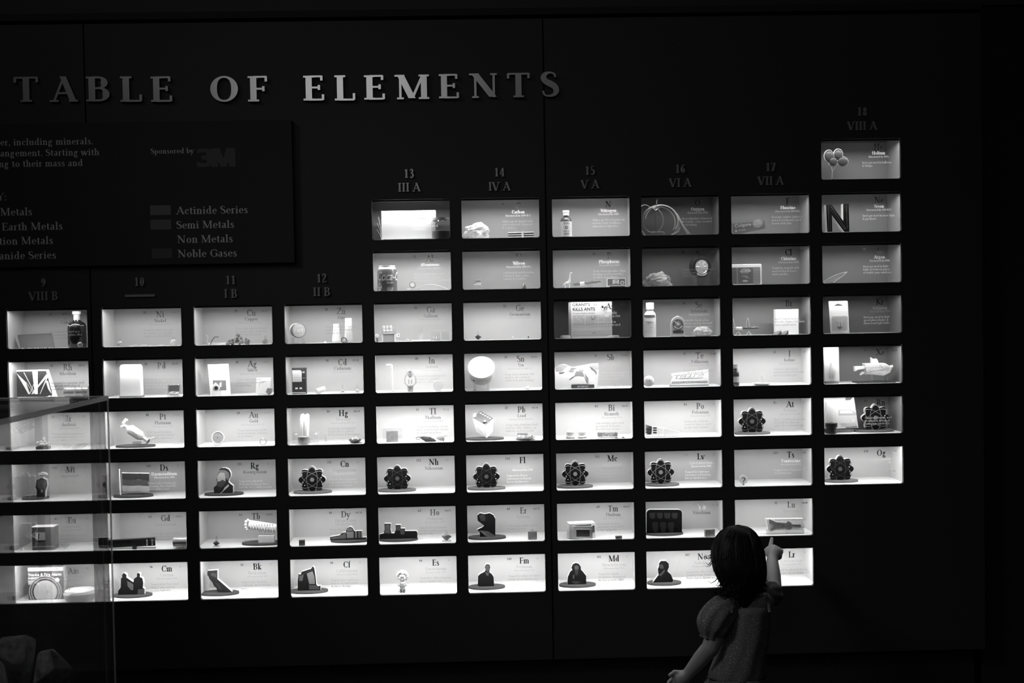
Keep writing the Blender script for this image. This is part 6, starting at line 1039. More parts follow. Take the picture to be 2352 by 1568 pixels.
# Hg
t, wd, h = obj('Hg', 'o', 245, 398, 165, .045, 'fluorescent_bulb', 'bright white twin tube fluorescent bulb with ribbed base ' + inbox('Hg'), 'light bulb'); mb = MB(white)
for x, y in ((-wd*.16, -.006), (wd*.2, -.006), (-wd*.12, .008), (wd*.24, .008)): mb.tube([(x*.8-wd*.05, y, h*.24), (x, y, h*.85), (x+.0005, y, h*.96), (x+.0005, y, h)], [.0062, .0062, .005, .001], 14)
mb.build('lamp_tubes', t, smooth=True); MB(gray(.3, .4)).lathe([(wd*.44, h*.05), (wd*.5, h*.12), (wd*.5, h*.25), (wd*.4, h*.28), (0, h*.28)], (-wd*.08, 0, 0), 28).build('ballast', t, smooth=True); MB(gray(.75)).lathe([(0, 0), (wd*.2, 0), (wd*.22, h*.1), (0, h*.1)], (-wd*.1, -.004, 0), 20).build('plug', t, smooth=True)
t, wd, h = obj('Hg', 'o', 165, 510, 390, .08, 'acrylic_block', 'clear slanted block with two pale studs behind the bulb ' + inbox('Hg'), 'block'); MB(clear(.92, .1, .15)).prism([(-wd*.5, 0), (wd*.46, 0), (wd*.5, h), (-wd*.44, h)], -.003, .003).build('block', t, bevel=.001)
for x in (-wd*.34, wd*.38): MB(white).lathe([(0, 0), (.003, 0), (.003, .002), (0, .002)], (x, -.003, h*.82), 14, rotx(math.pi/2)).build('stud', t)
t, wd, h = obj('Hg', 'o', 415, 770, 508, .04, 'thermometer', 'thin white glass thermometer lying flat ' + inbox('Hg'), 'thermometer'); MB(gray(.85)).tube([(-wd*.5, 0, .003), (wd*.5, 0, .0045)], .0022, 10).build('glass_stem', t, smooth=True); mb = MB(gray(.3)); [mb.box(-wd*.4+wd*.8*i/20, -wd*.4+wd*.8*i/20+.0004, -.0024, -.0018, .002, .0045) for i in range(21)]; mb.build('scale_marks', t)
def dish(cid, reg, x0, x1, yt, yd, label, k, kk, seed):
    t, wd, h = obj(cid, reg, x0, x1, yt, yd, 'specimen_dish', label + ' ' + inbox(cid), 'dish'); r = wd/2; MB(gray(k, .2)).lathe([(r*.4, 0), (r*.7, h*.12), (r, h*.5), (r*.96, h*.5), (r*.6, h*.2), (0, h*.16)], n=30).build('dish', t, smooth=True); random.seed(seed)
    for i in range(9): MB(gray(kk, .4, 0, .3, 200, .3)).rock((random.uniform(-.55, .55)*r, random.uniform(-.4, .4)*r, h*.5+random.uniform(0, .2)*h), (r*.22, r*.2, h*.2), i+seed, .6, 9, 7).build('crystal', t)
dish('Hg', 'o', 875, 1042, 445, .055, 'dark dish heaped with pale crystals', .05, .6, 1)
dish('Pb', 'j', 1905, 2185, 1218, .055, 'shallow clear dish of lead pellets and pale scraps', .5, .5, 2)
t, wd, h = obj('Pb', 'j', 1950, 2082, 1200, .09, 'lead_block', 'grey lead block behind the dish of pellets ' + inbox('Pb'), 'specimen'); MB(gray(.25, .5)).box(-wd/2, wd/2, -.006, .006, 0, h).build('block', t, bevel=.0008)
# Tl
t, wd, h = obj('Tl', 'j', 220, 468, 1140, .055, 'sample_slide', 'grey square sample inside a clear square block ' + inbox('Tl'), 'specimen'); MB(clear(.95, .03, .05)).box(-wd/2, wd/2, -.004, .008, 0, h).build('block', t, bevel=.0008); g = lambda X, Y: rel(t, 'j', [(X, Y)])[0]; a, b = g(268, 1312), g(415, 1170); MB(gray(.3, .6, 0, .2, 80, .2)).box(a[0], b[0], -.0055, -.0042, a[1], b[1]).build('sample', t)
for k, (x0, x1, yt, kk, d) in enumerate(((690, 905, 1245, .05, 'dark toy mouse with long looped tail'), (905, 1045, 1232, .3, 'pale grey toy mouse with raised tail'))):
    t, wd, h = obj('Tl', 'j', x0, x1, yt, .05, 'toy_mouse', d + ' ' + inbox('Tl'), 'toy mouse'); m_ = gray(kk, .7, 0, .3, 200)
    mb = MB(m_); s = 1 if k == 0 else -1
    if k == 0: mb.tube([(-wd*.45, 0, h*.9), (-wd*.3, 0, h*.75), (-wd*.1, 0, h*.5), (wd*.1, 0, h*.45), (wd*.35, 0, h*.25), (wd*.5, 0, h*.08)], [.002, .006, .0088, .0075, .005, .001], 14)
    else: mb.tube([(-wd*.45, 0, h*.6), (-wd*.2, 0, h*.55), (wd*.05, 0, h*.5), (wd*.15, 0, h*.35), (wd*.2, 0, h*.05)], [.003, .007, .0085, .007, .001], 14)
    mb.build('body', t, smooth=True); mb = MB(m_); [mb.ell((wd*.12, y, h*.75 if k == 0 else h*.6), (.0026, .001, .003), 10, 8) for y in (-.005, .005)]; mb.build('ears', t, smooth=True)
    tail = [(-wd*.4, 0, h*.8), (-wd*.55, .003, h*.95), (-wd*.72, .006, h*.75), (-wd*.66, .004, h*.45), (-wd*.45, .002, h*.55)] if k == 0 else [(wd*.1, 0, h*.6), (wd*.25, 0, h*.88), (wd*.5, .004, h*.98)]
    MB(m_).tube(tail, .0011, 6).build('tail', t, smooth=True)
# Pb
t, wd, h = obj('Pb', 'j', 1370, 1645, 925, .075, 'car_battery', 'white car battery turned corner forward with row of caps ' + inbox('Pb'), 'car battery'); disc(t, 'j', 1285, 1778, 1270, gray(.08, .5)); g = lambda X, Y: rel(t, 'j', [(X, Y)])[0]
A, B, C_, D_ = g(1375, 1005), g(1545, 1092), g(1642, 1010), g(1475, 925); bt = [g(1420, 1180), g(1555, 1262), g(1635, 1180)]
V3 = lambda p, y: (p[0], y, max(p[1], .0066)); mb = MB(white); vs = [V3(A, -.004), V3(B, -.022), V3(C_, -.002), V3(D_, .018), V3(bt[0], -.004), V3((bt[1][0], 0), -.022), V3(bt[2], -.002), V3((bt[1][0]-.002, .02), .014)]; mb.add(vs, [(0, 1, 5, 4), (1, 2, 6, 5), (2, 3, 7, 6), (3, 0, 4, 7), (4, 5, 6, 7)]); mb.build('case', t)
mb = MB(gray(.1, .5)); top = [(p[0], p[1], p[2]+.0004) for p in vs[:4]]; mb.add(top, [(0, 1, 2, 3)]); mb.build('top_plate', t)
for k in range(5):
    f = .15+.18*k; p = Vector(top[3]).lerp(Vector(top[2]), f)*.78+Vector(top[0]).lerp(Vector(top[1]), f)*.22; MB(white).lathe([(0, 0), (.0034, 0), (.0034, .003), (0, .0035)], p, 14).build('cap', t, smooth=True)
p = Vector(top[1]).lerp(Vector(top[2]), .1)*.75+Vector(top[0])*.25; p = Vector(top[1])*.8+Vector(top[3])*.2; MB(gray(.05)).lathe([(0, 0), (.0062, 0), (.0062, .002), (0, .002)], p, 6).build('terminal_ring', t); MB(white).lathe([(0, 0), (.0035, 0), (.003, .007), (0, .007)], p, 14).build('terminal', t, smooth=True); MB(gray(.8)).prism([g(1385, 1000), g(1390, 955), g(1420, 945), g(1425, 985)], -.004, .004).build('handle', t)
# Bi
for k, (x0, x1) in enumerate(((278, 372), (428, 522))):
    t, wd, h = obj('Bi', 'k', x0, x1, 1125, .055, 'dome_canister', 'small ribbed canister with white dome lid, %s' % ('nearer the box corner' if k == 0 else 'nearer the middle of the bismuth box'), 'canister', 0, 'dome canisters in the bismuth box'); r = wd/2; MB(gray(.3, .5, 0, .3, 300, .5)).box(-wd*.56, wd*.56, -.008, .008, 0, h*.17).build('plinth', t); MB(gray(.45, .3, .6)).lathe([(r*.9, h*.34), (r, h*.36), (r*.94, h*.44), (r, h*.5), (r*.94, h*.57), (r, h*.62), (r*.96, h*.70), (0, h*.7)], n=28).build('ribbed_body', t, smooth=True); MB(white).lathe([(r*.96, h*.17), (r*.98, h*.35), (0, h*.35)], n=28).build('lower_band', t, smooth=True); MB(white).lathe([(r*.9, h*.7), (r*.8, h*.85), (r*.4, h*.98), (0, h)], n=28).build('dome_lid', t, smooth=True)
t, wd, h = obj('Bi', 'k', 490, 602, 1230, .05, 'bismuth_chips', 'low speckled block beside the second canister ' + inbox('Bi'), 'specimen'); MB(gray(.55, .5, 0, .5, 300, .6)).box(-wd/2, wd/2, -.007, .007, 0, h).build('block', t)
t, wd, h = obj('Bi', 'k', 670, 918, 1163, .06, 'bismuth_bar', 'sparkling grey metal bar with darker ends ' + inbox('Bi'), 'bar'); MB(gray(.3, .35, .4, .8, 250, .7)).box(-wd*.28, wd*.34, -.009, .009, .004, h).build('bar', t, bevel=.001); [MB(gray(.2, .4, .3, .5, 200)).box(a, b, -.0095, .0095, .004, h*1.0).build('end_block', t, bevel=.001) for a, b in ((-wd*.5, -wd*.28), (wd*.34, wd*.5))]; MB(acry).box(-wd*.3, wd*.3, -.006, .006, 0, .004).build('stand', t)
for x, d in ((905, 'against the bar'), (990, 'apart from the bar')):
    t, wd, h = obj('Bi', 'k', x-25, x+25, 1215, .04, 'dark_pyramid', 'small dark stepped crystal ' + d + ' ' + inbox('Bi'), 'crystal'); MB(gray(.1, .3, .4)).hull([(-wd/2, -.005, 0), (wd/2, -.004, 0), (wd*.4, .005, 0), (-wd*.4, .005, 0), (0, 0, h), (wd*.15, -.002, h*.8)]).build('crystal', t)
# Po
t, wd, h = obj('Po', 'k', 1268, 1700, 1075, .055, 'static_brush', 'flat pale brush with dark bristles on clear foot ' + inbox('Po'), 'brush'); g = lambda X, Y: rel(t, 'k', [(X, Y)])[0]
MB(gray(.62, .4)).prism([g(1505, 1105), g(1695, 1150), g(1698, 1222), g(1500, 1195)], -.005, .005).build('handle', t, bevel=.001); MB(gray(.8, .4)).prism([g(1352, 1088), g(1505, 1102), g(1500, 1198), g(1345, 1190)], -.006, .006).build('ferrule', t, bevel=.0006); mb = MB(black)
for y in (1102, 1132, 1162): mb.poly([g(1366, y-7), g(1410, y-5), g(1410, y+12), g(1362, y+10)], -.0066)
a, b = g(1420, 1185), g(1495, 1110); label_card(mb, a[0], b[0], a[1], b[1], -.0066, 7, .55, 3); mb.build('printed_label', t, fix=False); mb = MB(gray(.05, .7)); random.seed(5)
for k in range(80): y0 = random.uniform(1092, 1186); a, b = g(1352, y0), g(random.uniform(1268, 1290), 1130+(y0-1140)*1.25+random.uniform(-6, 6)); yy = random.uniform(-.004, .004); mb.tube([(a[0], yy, a[1]), (b[0], yy*1.6, b[1])], [.0008, .0004], 4)
mb.build('bristles', t)['kind'] = 'stuff'; a, b = g(1430, 1235), g(1520, 1195); MB(acry).box(a[0], b[0], -.006, .006, 0, b[1]).build('foot', t)
# Rn
t, wd, h = obj('Rn', 'l', 1250, 1665, 700, .07, 'test_kit_bag', 'bright printed test kit card tilted back ' + inbox('Rn'), 'package'); g = lambda X, Y: rel(t, 'l', [(X, Y)])[0]; xl_ = CELLS['Rn']['x0']-.010-t.location.x
MB(gray(.75, .3)).prism([(xl_+.004, .012), g(1665, 1080), g(1610, 702), (xl_, h)], 0, .006).build('card', t); mb = MB(gray(.12)); mb.poly([g(1505, 705), g(1600, 702), g(1570, 740), g(1505, 745)], -.0004); a, b = g(1250, 720), g(1500, 702); label_card(mb, a[0], b[0], a[1]-.004, b[1]-.001, -.0004, 3, .1, 2); mb.use(gray(.5)); mb.poly([g(1420, 860), g(1570, 855), g(1640, 900), g(1640, 925), g(1420, 930)], -.0004); mb.use(gray(.88)); mb.poly([g(1440, 870), g(1570, 865), g(1600, 900), g(1440, 905)], -.0007); a = g(1605, 990); mb.poly(circ(a[0], a[1], .006, .005), -.0007); a, b = g(1450, 1075), g(1640, 1020); label_card(mb, a[0], b[0], a[1], b[1], -.0006, 4, .2, 6); mb.use(gray(.25)); mb.poly([g(1510, 1070), g(1650, 1055), g(1655, 1078), g(1510, 1085)], -.0008); mb.build('printed_face', t, fix=False); MB(acry).box(-wd*.4, wd*.3, -.004, .012, 0, .012).build('easel', t)
t, wd, h = obj('Rn', 'l', 1262, 1408, 760, .04, 'clear_canister', 'clear tube canister with wide dark cap at its foot ' + inbox('Rn'), 'canister'); MB(clear(.92, .05, .25)).tube([(0, .004, h*.2), (-.002, .012, h)], wd*.36, 20).build('tube', t, smooth=True); MB(gray(.05, .3)).lathe([(0, .002), (wd*.42, .002), (wd*.42, h*.2), (wd*.5, h*.22), (wd*.5, h*.33), (0, h*.36)], (0, .004, 0), 28).build('cap', t, smooth=True)
# Ts
t, wd, h = obj('Ts', 'r', 982, 1065, 292, .045, 'question_badge', 'round white badge with a dark question mark ' + inbox('Ts'), 'badge'); r = wd/2
MB(white).prism([(x, max(z, 0)) for x, z in circ(0, h-r, r, None, 32)], 0, .004).build('badge_face', t); mb = MB(gray(.15)); text(mb, '?', h*.72, 0, h*.06, -.0004, 'c', 1, 16, wide=1.25); mb.build('question_mark', t, fix=False)
# Gd
t, wd, h = obj('Gd', 'n', 150, 715, 505, .03, 'memory_module', 'long dark computer memory module on white ledge ' + inbox('Gd'), 'circuit board'); g = lambda X, Y: rel(t, 'n', [(X, Y)])[0]; xl_ = CELLS['Gd']['x0']-.010-t.location.x
sl = (g(715, 505)[1]-g(210, 535)[1])/(g(715, 0)[0]-g(210, 0)[0]); xr_ = g(715, 0)[0]; zt = lambda x: h-(xr_-x)*sl; zb = lambda x: .010-(xr_-x)*sl*.6
MB(gray(.02, .4)).prism([(xl_, zb(xl_)), (xr_, zb(xr_)), (xr_, zt(xr_)), (xl_, zt(xl_))], 0, .002).build('board', t)
for k in range(9): x = xr_-.005-.0092*k; MB(gray(.035, .35)).box(x-.0036, x+.0036, -.0012, -.0001, zb(x)+.004, zt(x)-.005).build('chip', t)
for x in (g(615, 0)[0], g(680, 0)[0]): MB(white).prism(rrect(x-.0024, x+.0024, zb(x)+.002, zt(x)-.006, .001), -.0018, -.0013).build('chip_label', t); MB(gray(.1)).box(x-.001, x+.001, -.0021, -.0019, zb(x)+.006, zt(x)-.010).build('print_mark', t)
mb = MB(gray(.5)); [mb.box(x, x+.003, -.0008, -.0001, zt(x)-.0028, zt(x)-.0012) for x in [xl_+.006*i for i in range(1, int((xr_-xl_)/.006))]]; mb.build('contacts', t); MB(white).box(xl_+.004, xr_, .0, .012, 0, .006).build('ledge', t); a = g(462, 0); MB(black).box(a[0]-.007, a[0]+.006, -.003, .006, 0, .009).build('clip', t)
t, wd, h = obj('Gd', 'n', 958, 1125, 495, .035, 'metal_cylinder', 'polished metal cylinder lying on clear cradle ' + inbox('Gd'), 'cylinder'); MB(gray(.5, .3, .8)).tube([(-wd*.5, 0, h*.56), (wd*.5, 0, h*.56)], h*.44, 28).build('cylinder', t, smooth=True); mb = MB(acry); [mb.box(x-.001, x+.001, -.008, .008, 0, h*.25) for x in (-wd*.25, wd*.25)]; mb.build('cradle', t)
# Tb
t, wd, h = obj('Tb', 'n', 1815, 2225, 225, .07, 'ribbed_drive', 'long white ribbed mechanical drive raised on a pale block ' + inbox('Tb'), 'machine model'); disc(t, 'n', 1795, 2300, 575, gray(.06, .5)); g = lambda X, Y: rel(t, 'n', [(X, Y)])[0]
a, b = g(2005, 560), g(2195, 470); MB(gray(.75)).box(a[0], b[0], -.012, .012, .0065, b[1]).build('block', t)
P0, P1 = Vector((g(1880, 350)[0], 0, g(1880, 350)[1])), Vector((g(2215, 395)[0], .004, g(2215, 395)[1])); MB(gray(.75, .5)).tube([P0, P1], .012, 16).build('core', t, smooth=True)
for k in range(10): c_ = P0.lerp(P1, .06+.1*k); MB(white).tube([c_+Vector((-.0015, 0, .0155)), c_+Vector((.002, -.013, .006)), c_+Vector((.003, -.014, -.006)), c_+Vector((.002, -.006, -.0165))], .0017, 6).build('rib', t, smooth=True)
MB(white).tube([P0+Vector((-.004, -.002, .016)), P1+Vector((0, -.002, .012))], .003, 8).build('rail', t, smooth=True)
for dx, dz, r_ in ((-.008, .012, .0055), (-.010, .002, .005), (-.009, -.008, .0045), (-.006, -.014, .004), (-.002, .018, .004)): MB(white).ell(tuple(P0+Vector((dx, -.004, dz))), r_, 12, 9).build('end_knob', t, smooth=True)
mb = MB(gray(.2)); [mb.box(*(P0.lerp(P1, .1+.1*k).x+q for q in (-.0012, .0012)), -.0128, -.0115, P0.z-.002, P0.z+.004) for k in range(9)]; mb.build('slot', t)
# Tm
t, wd, h = obj('Tm', 'q', 1042, 1303, 725, .055, 'toy_microwave', 'white toy microwave oven with its door ajar ' + inbox('Tm'), 'microwave', math.radians(8)); MB(gray(.75, .5)).box(-wd*.48, wd*.48, -.018, .022, .001, h*.93).build('oven_body', t, bevel=.002)
DO = Matrix.Rotation(math.radians(-14), 3, 'Z'); dv = lambda x, y, z: tuple(Vector((-wd*.30, -.0185, 0))+DO @ Vector((x, y, z))); dw = wd*.66
def dbox(nm_, mat, x0, x1, y0, y1, z0, z1): mb = MB(mat); mb.add([dv(x, y, z) for x in (x0, x1) for y in (y0, y1) for z in (z0, z1)], [(0, 1, 3, 2), (4, 6, 7, 5), (0, 4, 5, 1), (2, 3, 7, 6), (0, 2, 6, 4), (1, 5, 7, 3)]); return mb.build(nm_, t)
dr = dbox('door', gray(.7, .5), 0, dw, -.005, 0, .003, h*.78); dbox('door_window', gray(.1, .3), dw*.12, dw*.85, -.0056, -.0049, h*.16, h*.58)
fr = MB(gray(.85)); [fr.add([dv(x, y, z) for x in b_[:2] for y in (-.0062, -.0050) for z in b_[2:]], [(0, 1, 3, 2), (4, 6, 7, 5), (0, 4, 5, 1), (2, 3, 7, 6), (0, 2, 6, 4), (1, 5, 7, 3)]) for b_ in ((dw*.09, dw*.88, h*.58, h*.61), (dw*.09, dw*.88, h*.13, h*.16), (dw*.09, dw*.12, h*.13, h*.61), (dw*.85, dw*.88, h*.13, h*.61))]; fr.build('window_frame', t)
MB(gray(.08)).box(wd*.37, wd*.46, -.0186, -.0176, h*.35, h*.75).build('control_panel', t); MB(black).box(-wd*.28, wd*.34, -.0184, -.0178, h*.72, h*.82).build('cavity_gap', t)
# Lu
t, wd, h = obj('Lu', 'r', 1230, 1592, 698, .04, 'tower_plaque', 'white plaque with dark lattice tower magnet lying sideways ' + inbox('Lu'), 'plaque'); g = lambda X, Y: rel(t, 'r', [(X, Y)])[0]
MB(gray(.8, .5)).prism([(g(1245, 0)[0], g(0, 835)[1]), (g(1592, 0)[0], g(0, 828)[1]), g(1580, 700), g(1230, 704)], -.004, .008).build('slab', t, bevel=.0008); MB(frost).box(-wd*.46, wd*.5, -.006, .012, 0, g(0, 838)[1]).build('ledge', t)
mb = MB(gray(.2, .5)); tw = [(1262, 705), (1300, 722), (1330, 735), (1420, 742), (1440, 722), (1465, 735), (1480, 755), (1560, 758), (1563, 778), (1482, 778), (1470, 800), (1445, 812), (1420, 795), (1330, 795), (1300, 812), (1275, 825), (1272, 800), (1300, 780), (1310, 768), (1290, 750), (1264, 742)]; mb.prism([g(*p) for p in tw], -.0075, -.0041); mb.use(gray(.08)); mb.poly([g(1335, 748), g(1365, 752), g(1365, 758), g(1335, 755)], -.0078); [mb.poly([g(x, 755), g(x+6, 755), g(x+6, 780), g(x, 780)], -.0078) for x in (1380, 1395, 1440, 1455, 1500, 1515, 1530, 1545)]; mb.build('tower_relief', t); a = g(1422, 800); MB(acry).box(a[0]-.0012, a[0]+.0012, -.009, -.008, 0, a[1]).build('clip', t)
# Eu
t, wd, h = obj('Eu', 't', 462, 770, 1015, .06, 'toy_television', 'boxy toy television with pale picture on dark screen ' + inbox('Eu'), 'television'); MB(gray(.06, .5)).box(-wd*.5, wd*.5, -.015, .025, .0015, h).build('cabinet', t, bevel=.0012); MB(white).box(-wd*.5, wd*.5, -.015, .025, h, h+.0015).build('top_edge', t); g = lambda X, Y: rel(t, 't', [(X, Y)])[0]; a, b = g(525, 1195), g(640, 1085); MB(gray(.4, .3)).prism(rrect(a[0]-.002, b[0]+.002, a[1], b[1], .003), -.0165, -.0152).build('screen', t); mb = MB(gray(.75)); mb.poly([(a[0]+.002, b[1]-.003), (a[0]+.009, b[1]-.003), (a[0]+.006, a[1]+.006), (a[0]+.002, a[1]+.004)], -.0168); mb.use(gray(.05)); mb.poly([(a[0]+.008, b[1]-.004), (a[0]+.013, b[1]-.003), (a[0]+.010, a[1]+.003), (a[0]+.007, a[1]+.005)], -.017); mb.build('picture', t, fix=False); MB(gray(.3)).box(-wd*.5, wd*.5, -.0158, -.015, h*.14, h*.18).build('trim_strip', t)
t, wd, h = obj('Eu', 't', 300, 345, 1290, .05, 'white_drop', 'tiny bright pointed specimen beside the television ' + inbox('Eu'), 'specimen'); MB(white).lathe([(wd*.45, 0), (wd*.3, h*.4), (wd*.1, h), (0, h)], n=12).build('drop', t, smooth=True)
# Am
t, wd, h = obj('Am', 'v', 312, 715, 250, .06, 'smoke_alarm_box', 'striped smoke alarm carton with large round alarm picture ' + inbox('Am'), 'carton'); g = lambda X, Y: rel(t, 'v', [(X, Y)])[0]; MB(gray(.1, .5)).box(-wd/2, wd/2, 0, .03, 0, h).build('box_body', t, bevel=.0006); MB(gray(.4)).prism([(wd/2, .002), (wd/2+.003, .004), (wd/2+.003, h-.002), (wd/2, h)], .002, .028).build('side_flap', t)
mb = MB(white); a, b = g(316, 305), g(712, 256); mb.poly([a, (b[0], a[1]), b, (a[0], b[1])], -.0004); a, b = g(320, 362), g(695, 318); sans(mb, 'Smoke & Fire Alarm', b[0]-a[0], b[1]-a[1], a[0], a[1], -.0005, .03); a, b = g(318, 395), g(470, 370); mb.poly([a, (b[0], a[1]), b, (a[0], b[1])], -.0004); a, b = g(318, 455), g(385, 405); mb.poly([a, (b[0], a[1]), b, (a[0], b[1])], -.0004); c_ = g(515, 535)
for f, k in ((1.36, .6), (1.27, .08), (1.18, .6), (1.10, .08), (.96, .85)): mb.use(gray(k)); rr = .040*f; mb.poly([(c_[0]+rr*math.cos(q), max(c_[1]+rr*math.sin(q), .001)) for q in [2*math.pi*i/40 for i in range(40)]], -.0008-.0006*(1.4-f))
mb.use(gray(.4)); [mb.poly([(c_[0]+.004+.0026*i, c_[1]+.002-.003*j), (c_[0]+.0058+.0026*i, c_[1]+.002-.003*j), (c_[0]+.0058+.0026*i, c_[1]+.0034-.003*j), (c_[0]+.004+.0026*i, c_[1]+.0034-.003*j)], -.0014) for i in range(3) for j in range(3)]; mb.use(gray(.9)); a = g(650, 400); mb.poly([(a[0]+(.0085 if i % 2 else .0068)*math.cos(i*math.pi/10), a[1]+(.0085 if i % 2 else .0068)*math.sin(i*math.pi/10)) for i in range(20)], -.0016); mb.build('printed_face', t, fix=False)
t, wd, h = obj('Am', 'v', 725, 1085, 500, .055, 'smoke_alarm', 'low round white smoke alarm lying flat ' + inbox('Am'), 'smoke alarm'); r = wd/2; MB(gray(.65, .5)).lathe([(r*.85, 0), (r*.97, h*.3), (r, h*.62), (r*.99, h*.66)], n=44).build('alarm_body', t, smooth=True); MB(white).lathe([(0, h*.66), (r*.99, h*.66), (r*.9, h*.9), (r*.6, h), (0, h)], n=44).build('alarm_top', t, smooth=True)
# Es
t, wd, h = obj('Es', 'p', 1487, 1618, 925, .045, 'bobblehead', 'small bobblehead person with wild pale hair and folded arms ' + inbox('Es'), 'figurine'); s = wd
mb = MB(gray(.7, .5)); mb.ell((0, -.002, h*.66), (s*.30, .0075, h*.17), 18, 14); mb.ell((0, -.0095, h*.62), (.0012, .002, .0016), 8, 6); mb.build('head', t, smooth=True)
mb = MB(gray(.75, .7, 0, .8, 200)); [mb.rock((s*.42*math.cos(a)*1.02, .001, h*.74+h*.2*math.sin(a)), (s*.15, .005, h*.07), i, .7, 10, 8) for i, a in enumerate([math.radians(-30+240*k/9) for k in range(10)])]; mb.rock((0, .002, h*.86), (s*.36, .007, h*.12), 4, .5, 16, 10); mb.build('hair', t, smooth=True)
mb = MB(gray(.15)); [mb.ell((x, -.0092, h*.69), (.0017, .0008, .001), 8, 6) for x in (-.0035, .0035)]; [mb.box(x-.003, x+.003, -.0098, -.0088, h*.72, h*.735) for x in (-.0035, .0035)]; mb.build('eyes_and_brows', t); mb = MB(gray(.6)); mb.box(-.004, .004, -.0102, -.0085, h*.575, h*.60); mb.build('moustache', t, bevel=.0006)
mb = MB(gray(.72, .6)); mb.tube([(0, 0, h*.14), (0, 0, h*.3), (0, 0, h*.44), (0, 0, h*.52)], [s*.22, s*.3, s*.3, s*.12], 16); mb.build('jacket', t, smooth=True); [MB(gray(.6, .6)).tube([(sx*s*.3, 0, h*.44), (sx*s*.36, -.004, h*.34), (0, -.0095, h*.31)], [.0026, .0028, .002], 8).build('arm', t, smooth=True) for sx in (-1, 1)]; [MB(gray(.12, .6)).tube([(sx*s*.13, 0, h*.16), (sx*s*.14, -.001, .004), (sx*s*.16, -.006, .002)], [s*.13, s*.12, .002], 10).build('leg', t, smooth=True) for sx in (-1, 1)]
# ------------------------------------------------------------------ the small child pointing at the boxes
YT = -.42
kid = thing('person', 'small child seen from behind in floral puff-sleeved dress, pointing up at a box', 'person', (at(1700, 1450, YT).x, YT, 0))
KO = Vector(kid.location)
def kp(u, v, Y): return at(u, v, Y)-KO
KS = (DIST+YT)/F_PX
SKIN = gray(.28, .5, 0, .04, 300); HAIR = gray(.01, .4, 0, .12, 500, spec=.2)
mb = MB(SKIN)
def limb(pts, rs, n=14):
    P = [kp(*p) if len(p) == 3 and abs(p[0]) > 5 else Vector(p) for p in pts]
    mb.tube(P, rs, n)
    for p, r in zip(P, rs): mb.ell(p, r, 12, 8)
    return P
hc = kp(1694, 1284, -.405)
mb.ell(hc, (.066, .076, .088), 24, 16); mb.ell(hc+Vector((0, .03, -.035)), (.052, .050, .050), 20, 14)          # skull, cheeks
mb.ell(hc+Vector((0, .078, -.018)), (.010, .010, .010), 12, 8); mb.ell(hc+Vector((0, .074, -.006)), (.006, .007, .014), 12, 8)   # nose
mb.ell(hc+Vector((0, .062, -.064)), (.020, .018, .014), 12, 8); mb.ell(hc+Vector((0, .072, -.043)), (.015, .007, .006), 12, 8)   # chin, lips
for s in (-1, 1):
    mb.ell(hc+Vector((s*.066, .004, -.018)), (.007, .014, .020), 12, 8); mb.ell(hc+Vector((s*.027, .062, -.030)), (.020, .016, .018), 12, 8)
limb([(1698, 1335, -.415), (1708, 1385, -.425)], [.030, .033])
limb([(1708, 1385, -.425), (1718, 1410, -.42), (1716, 1450, -.42), (1705, 1500, -.42), (1694, 1560, -.42), (1693, 1610, -.42)], [.034, .052, .056, .058, .062, .055], 18)
limb([(1672, 1388, -.425), (1718, 1392, -.425), (1754, 1378, -.422)], [.030, .036, .030])
A1 = limb([(1668, 1390, -.425), (1648, 1440, -.445), (1632, 1487, -.45), (1610, 1512, -.43), (1586, 1540, -.405), (1578, 1549, -.40)], [.031, .029, .0265, .0245, .0185, .0170])
A2 = limb([(1755, 1378, -.42), (1772, 1362, -.34), (1777, 1349, -.285), (1776, 1322, -.245), (1774, 1288, -.195), (1775, 1279, -.183)], [.030, .027, .025, .0235, .0185, .0178])
# relaxed hand at the side, curled fingers; P(x, y) in the hand plane
w0 = A1[-1]; d = (kp(1548, 1572, -.385)-w0).normalized(); sd = Vector((.55, -.2, -.6)); sd = (sd-d*sd.dot(d)).normalized(); nn = d.cross(sd)
pc = w0+d*.024; mb.tube([w0-d*.004, w0+d*.012, w0+d*.034], [.017, .021, .019], 14); mb.ell(pc+sd*.004, (.019, .019, .019), 12, 9); mb.ell(pc-sd*.006, (.018, .018, .018), 12, 9)
for k, (o, L, r) in enumerate(((-.016, .030, .0066), (-.005, .034, .0068), (.006, .032, .0066), (.016, .025, .0058))):
    a = w0+d*.036+sd*o; b = a+d*L*.45+nn*.003; c = b+d*L*.22+nn*L*.38; e = c-d*L*.12+nn*L*.28; mb.tube([a-d*.01, a, b, c, e], [r*1.1, r, r, r*.92, r*.75], 10)
    for q, rq in ((b, r), (c, r*.92), (e, r*.78)): mb.ell(q, rq, 10, 7)
a = w0+d*.012-sd*.015; b = a-sd*.013+d*.012+nn*.004; c = b+d*.015-sd*.002+nn*.006; mb.tube([a, b, c], [.0085, .0075, .0060], 10); mb.ell(c, .0062, 10, 7); mb.ell(b, .0076, 10, 7)
